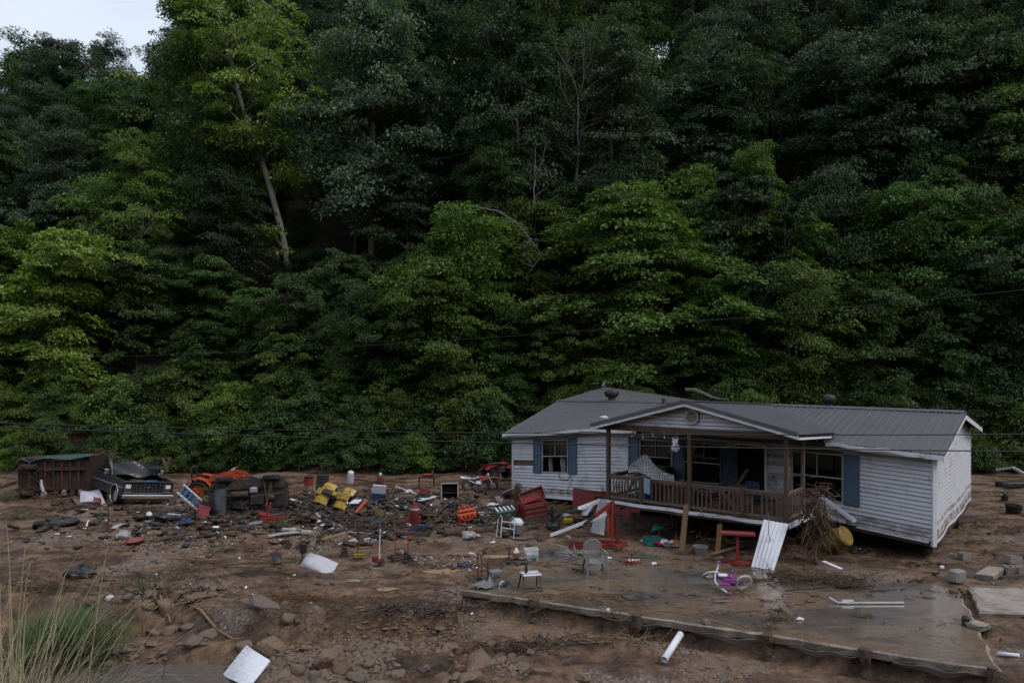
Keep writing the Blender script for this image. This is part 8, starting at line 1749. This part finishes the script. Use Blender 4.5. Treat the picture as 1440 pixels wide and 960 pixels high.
def scraps_mesh(name, label, n, region, sz, m, seed):
    g = np.random.default_rng(seed); xy = region(g, n); n = len(xy); x, y = xy[:, 0], xy[:, 1]; z = ground_z(x, y); s = np.minimum(sz * g.lognormal(0, .5, n), sz * 1.9); a = g.uniform(0, 6.28, n); el = np.clip(g.normal(0, .3, n), -.45, .45); th = s * .25
    c = np.array([(-.5, -.3, 0), (.5, -.35, 0), (.45, .3, 0), (-.4, .35, 0)]); V = np.zeros((n, 8, 3))
    for k in range(8):
        q = c[k % 4] * s[:, None] * (1 + g.normal(0, .15, (n, 3))); zz = q[:, 0] * np.sin(el) + (th if k > 3 else 0) + .02 + np.abs(np.sin(el)) * s * .4
        V[:, k] = np.stack([x + q[:, 0] * np.cos(a) - q[:, 1] * np.sin(a), y + q[:, 0] * np.sin(a) + q[:, 1] * np.cos(a), z + zz], 1)
    f0 = np.array([(3, 2, 1, 0), (4, 5, 6, 7), (0, 1, 5, 4), (1, 2, 6, 5), (2, 3, 7, 6), (3, 0, 4, 7)]); f = (np.arange(n)[:, None, None] * 8 + f0[None]).reshape(-1, 4); tag(link(name, np_mesh(name, V.reshape(-1, 3), f, [m])), label, kind='stuff')
yard = lambda g, n: np.stack([g.normal(-6.3, 3.9, n), g.normal(26.4, 1.9, n)], 1)
for i, (px, py, w, h, lab) in enumerate(((440, 722, 1.3, .45, 'brush heap jammed under the yellow quad bike'), (480, 735, 1.5, .35, 'brush heap in front of the yellow quad bike'), (410, 735, 1.2, .35, 'brush heap between the red jack and the open case'), (335, 733, 1.8, .3, 'brush and mud packed under the overturned car'), (285, 722, 1.0, .5, 'brush heap under the ladder foot'), (270, 700, 1.4, .6, 'brush caught in the tractor wheels'), (205, 717, 1.4, .25, 'brush pushed under the pickup bumper'), (158, 702, 1.2, .6, 'brush wedged between the pickup and the trailer'), (60, 700, 1.8, .4, 'brush packed along the trailer underside'), (545, 735, 1.4, .35, 'brush heap under the tilted grey board'), (590, 725, 1.2, .3, 'brush heap behind the red gas cylinder'), (625, 730, 1.2, .25, 'brush heap around the black engine'), (690, 735, 1.1, .3, 'brush heap against the green chest'), (765, 735, 1.3, .3, 'brush heap below the red tool chest'), (800, 720, 1.2, .3, 'brush heap against the red skirting'), (330, 690, 1.6, .7, 'brush heap behind the overturned car'), (905, 752, 1.8, .5, 'added dark brush deepening the porch shade behind the teal basket'), (1000, 768, 1.8, .5, 'added dark brush deepening the porch shade behind the grey bucket'), (1100, 775, 1.6, .5, 'added dark brush deepening the porch shade behind the white ribbed sheet'))): tangle('brush_heap', lab, 'brush', G(px, py), (w, .5, h), 60, ('root_wood', 'log_bark', 'straw')[i % 3], 500 + i, (.008, .026), length=(.25, .6))  # last three heaps are added to darken the void under the porch
for i, (m, n, s) in enumerate((('black_plastic', 480, .17), ('dark_metal', 520, .19), ('grey_lilac', 130, .12), ('white_clean', 120, .08), ('rust', 320, .16), ('navy', 90, .12), ('red_dull', 60, .12), ('bare_wood', 200, .16), ('log_bark', 420, .19), ('galv', 70, .13), ('teal', 16, .1), ('orange', 16, .09))): scraps_mesh('debris_litter', 'small broken scraps strewn over the wrecked yard', n, yard, s, m, 440 + i)
scraps_mesh('debris_litter', 'small pale scraps scattered over the whole mud flat', 150, reg_any(-20, 18, 14, 34, .3), .045, 'white_clean', 455); scraps_mesh('debris_litter', 'small dark scraps scattered over the whole mud flat', 500, reg_any(-20, 20, 15, 35, .34), .09, 'log_bark', 456)
# ------------------------------------------------------------------ bank grass
def blades(name, label, cat, c, n, L, spread, m, seed, arch=.7, wid=.012, lean=(0, 0), kind=None, straight=.0):
    g = random.Random(seed); V = []; Fs = []
    for i in range(n):
        a = g.uniform(0, 6.28); r0 = abs(g.gauss(0, spread)); b = Vector((c.x + r0 * math.cos(a), c.y + r0 * math.sin(a) * .7, 0)); b.z = gz(b.x, b.y) - .03
        l = L * g.uniform(.45, 1.15); d = Vector((math.cos(a) * .35 + lean[0] + g.gauss(0, .25), math.sin(a) * .35 + lean[1] + g.gauss(0, .25), 1)).normalized(); p = b.copy(); k = 7; ar = arch * g.uniform(.4, 1.5)
        h = Vector((d.x, d.y, 0)); h = h.normalized() if h.length > .01 else Vector((1, 0, 0)); sd = Vector((-h.y, h.x, 0)); o = len(V)
        for j in range(k + 1):
            w = wid * (1 - j / k) + .002; V += [p - sd * w, p + sd * w, p + Vector((0, 0, w * .8)) + h * w]
            d = (d + (h * .35 - Vector((0, 0, 1)) * .5) * ar / k * (1 + j * .35)).normalized(); p = p + d * l / k
        for j in range(k):
            for q0 in range(3): q1 = (q0 + 1) % 3; Fs.append((o + j * 3 + q0, o + j * 3 + q1, o + j * 3 + 3 + q1, o + j * 3 + 3 + q0))
    loc = Vector((c.x, c.y, gz(c.x, c.y))); q = MB(); q.v = [v - loc for v in V]; q.f = Fs
    return tag(q.build(name, m, loc=loc), label, cat, kind=kind)
def nearpt(px, y): x = (px - 720) / F * y; return Vector((x, y, gz(x, y)))
blades('grass_tussock', 'tall dry grass with long arching stems on the near bank', 'grass', nearpt(18, 8.6), 110, 2.8, .45, 'grass_dry', 1, .55, .007); blades('grass_tussock', 'dry straw stems bending over at the picture edge', 'grass', nearpt(-15, 9.0), 90, 2.6, .5, 'grass_dry', 2, .6, .007); blades('grass_tussock', 'dry looping stems reaching over the green clump', 'grass', nearpt(45, 10.4), 70, 1.7, .5, 'grass_dry', 3, .8, .007, (.3, .1))
for i, (px, y_, n_, L_) in enumerate(BL): blades('grass_tussock', ['tall dry grass hanging in from the picture edge', 'dry stems leaning over the near bank', 'dry grass stand behind the front tussocks', 'dry grass at the outer picture edge by the bank', 'dry stems rising out of the bank grass'][i], 'grass', nearpt(px, y_), n_, L_, .5, 'grass_dry', 50 + i, .75, .007, (.15, 0))
blades('grass_clump', 'dense dark green grass clump at the creek edge', 'grass', nearpt(80, 14.5), 1300, 1.0, .75, 'grass_green', 4, .9, .010); blades('grass_clump', 'green grass on the near bank under the dry stems', 'grass', nearpt(20, 11.6), 700, 1.0, .9, 'grass_green', 5, .8, .010); blades('grass_clump', 'thin green grass at the water edge', 'grass', nearpt(140, 14.4), 160, .6, .3, 'grass_green', 6, .8, .008)
for i, (px, py, n) in enumerate(((35, 690, 160), (12, 700, 160), (20, 730, 200), (190, 822, 60), (300, 778, 50), (460, 752, 90), (500, 958, 60), (400, 745, 60), (1400, 735, 70), (1385, 890, 70))):
    blades('sparse_grass', 'sparse green grass left standing in the mud', None, G(px, py), n, .22, .7, 'grass_green', 20 + i, .8, .010, kind='stuff')
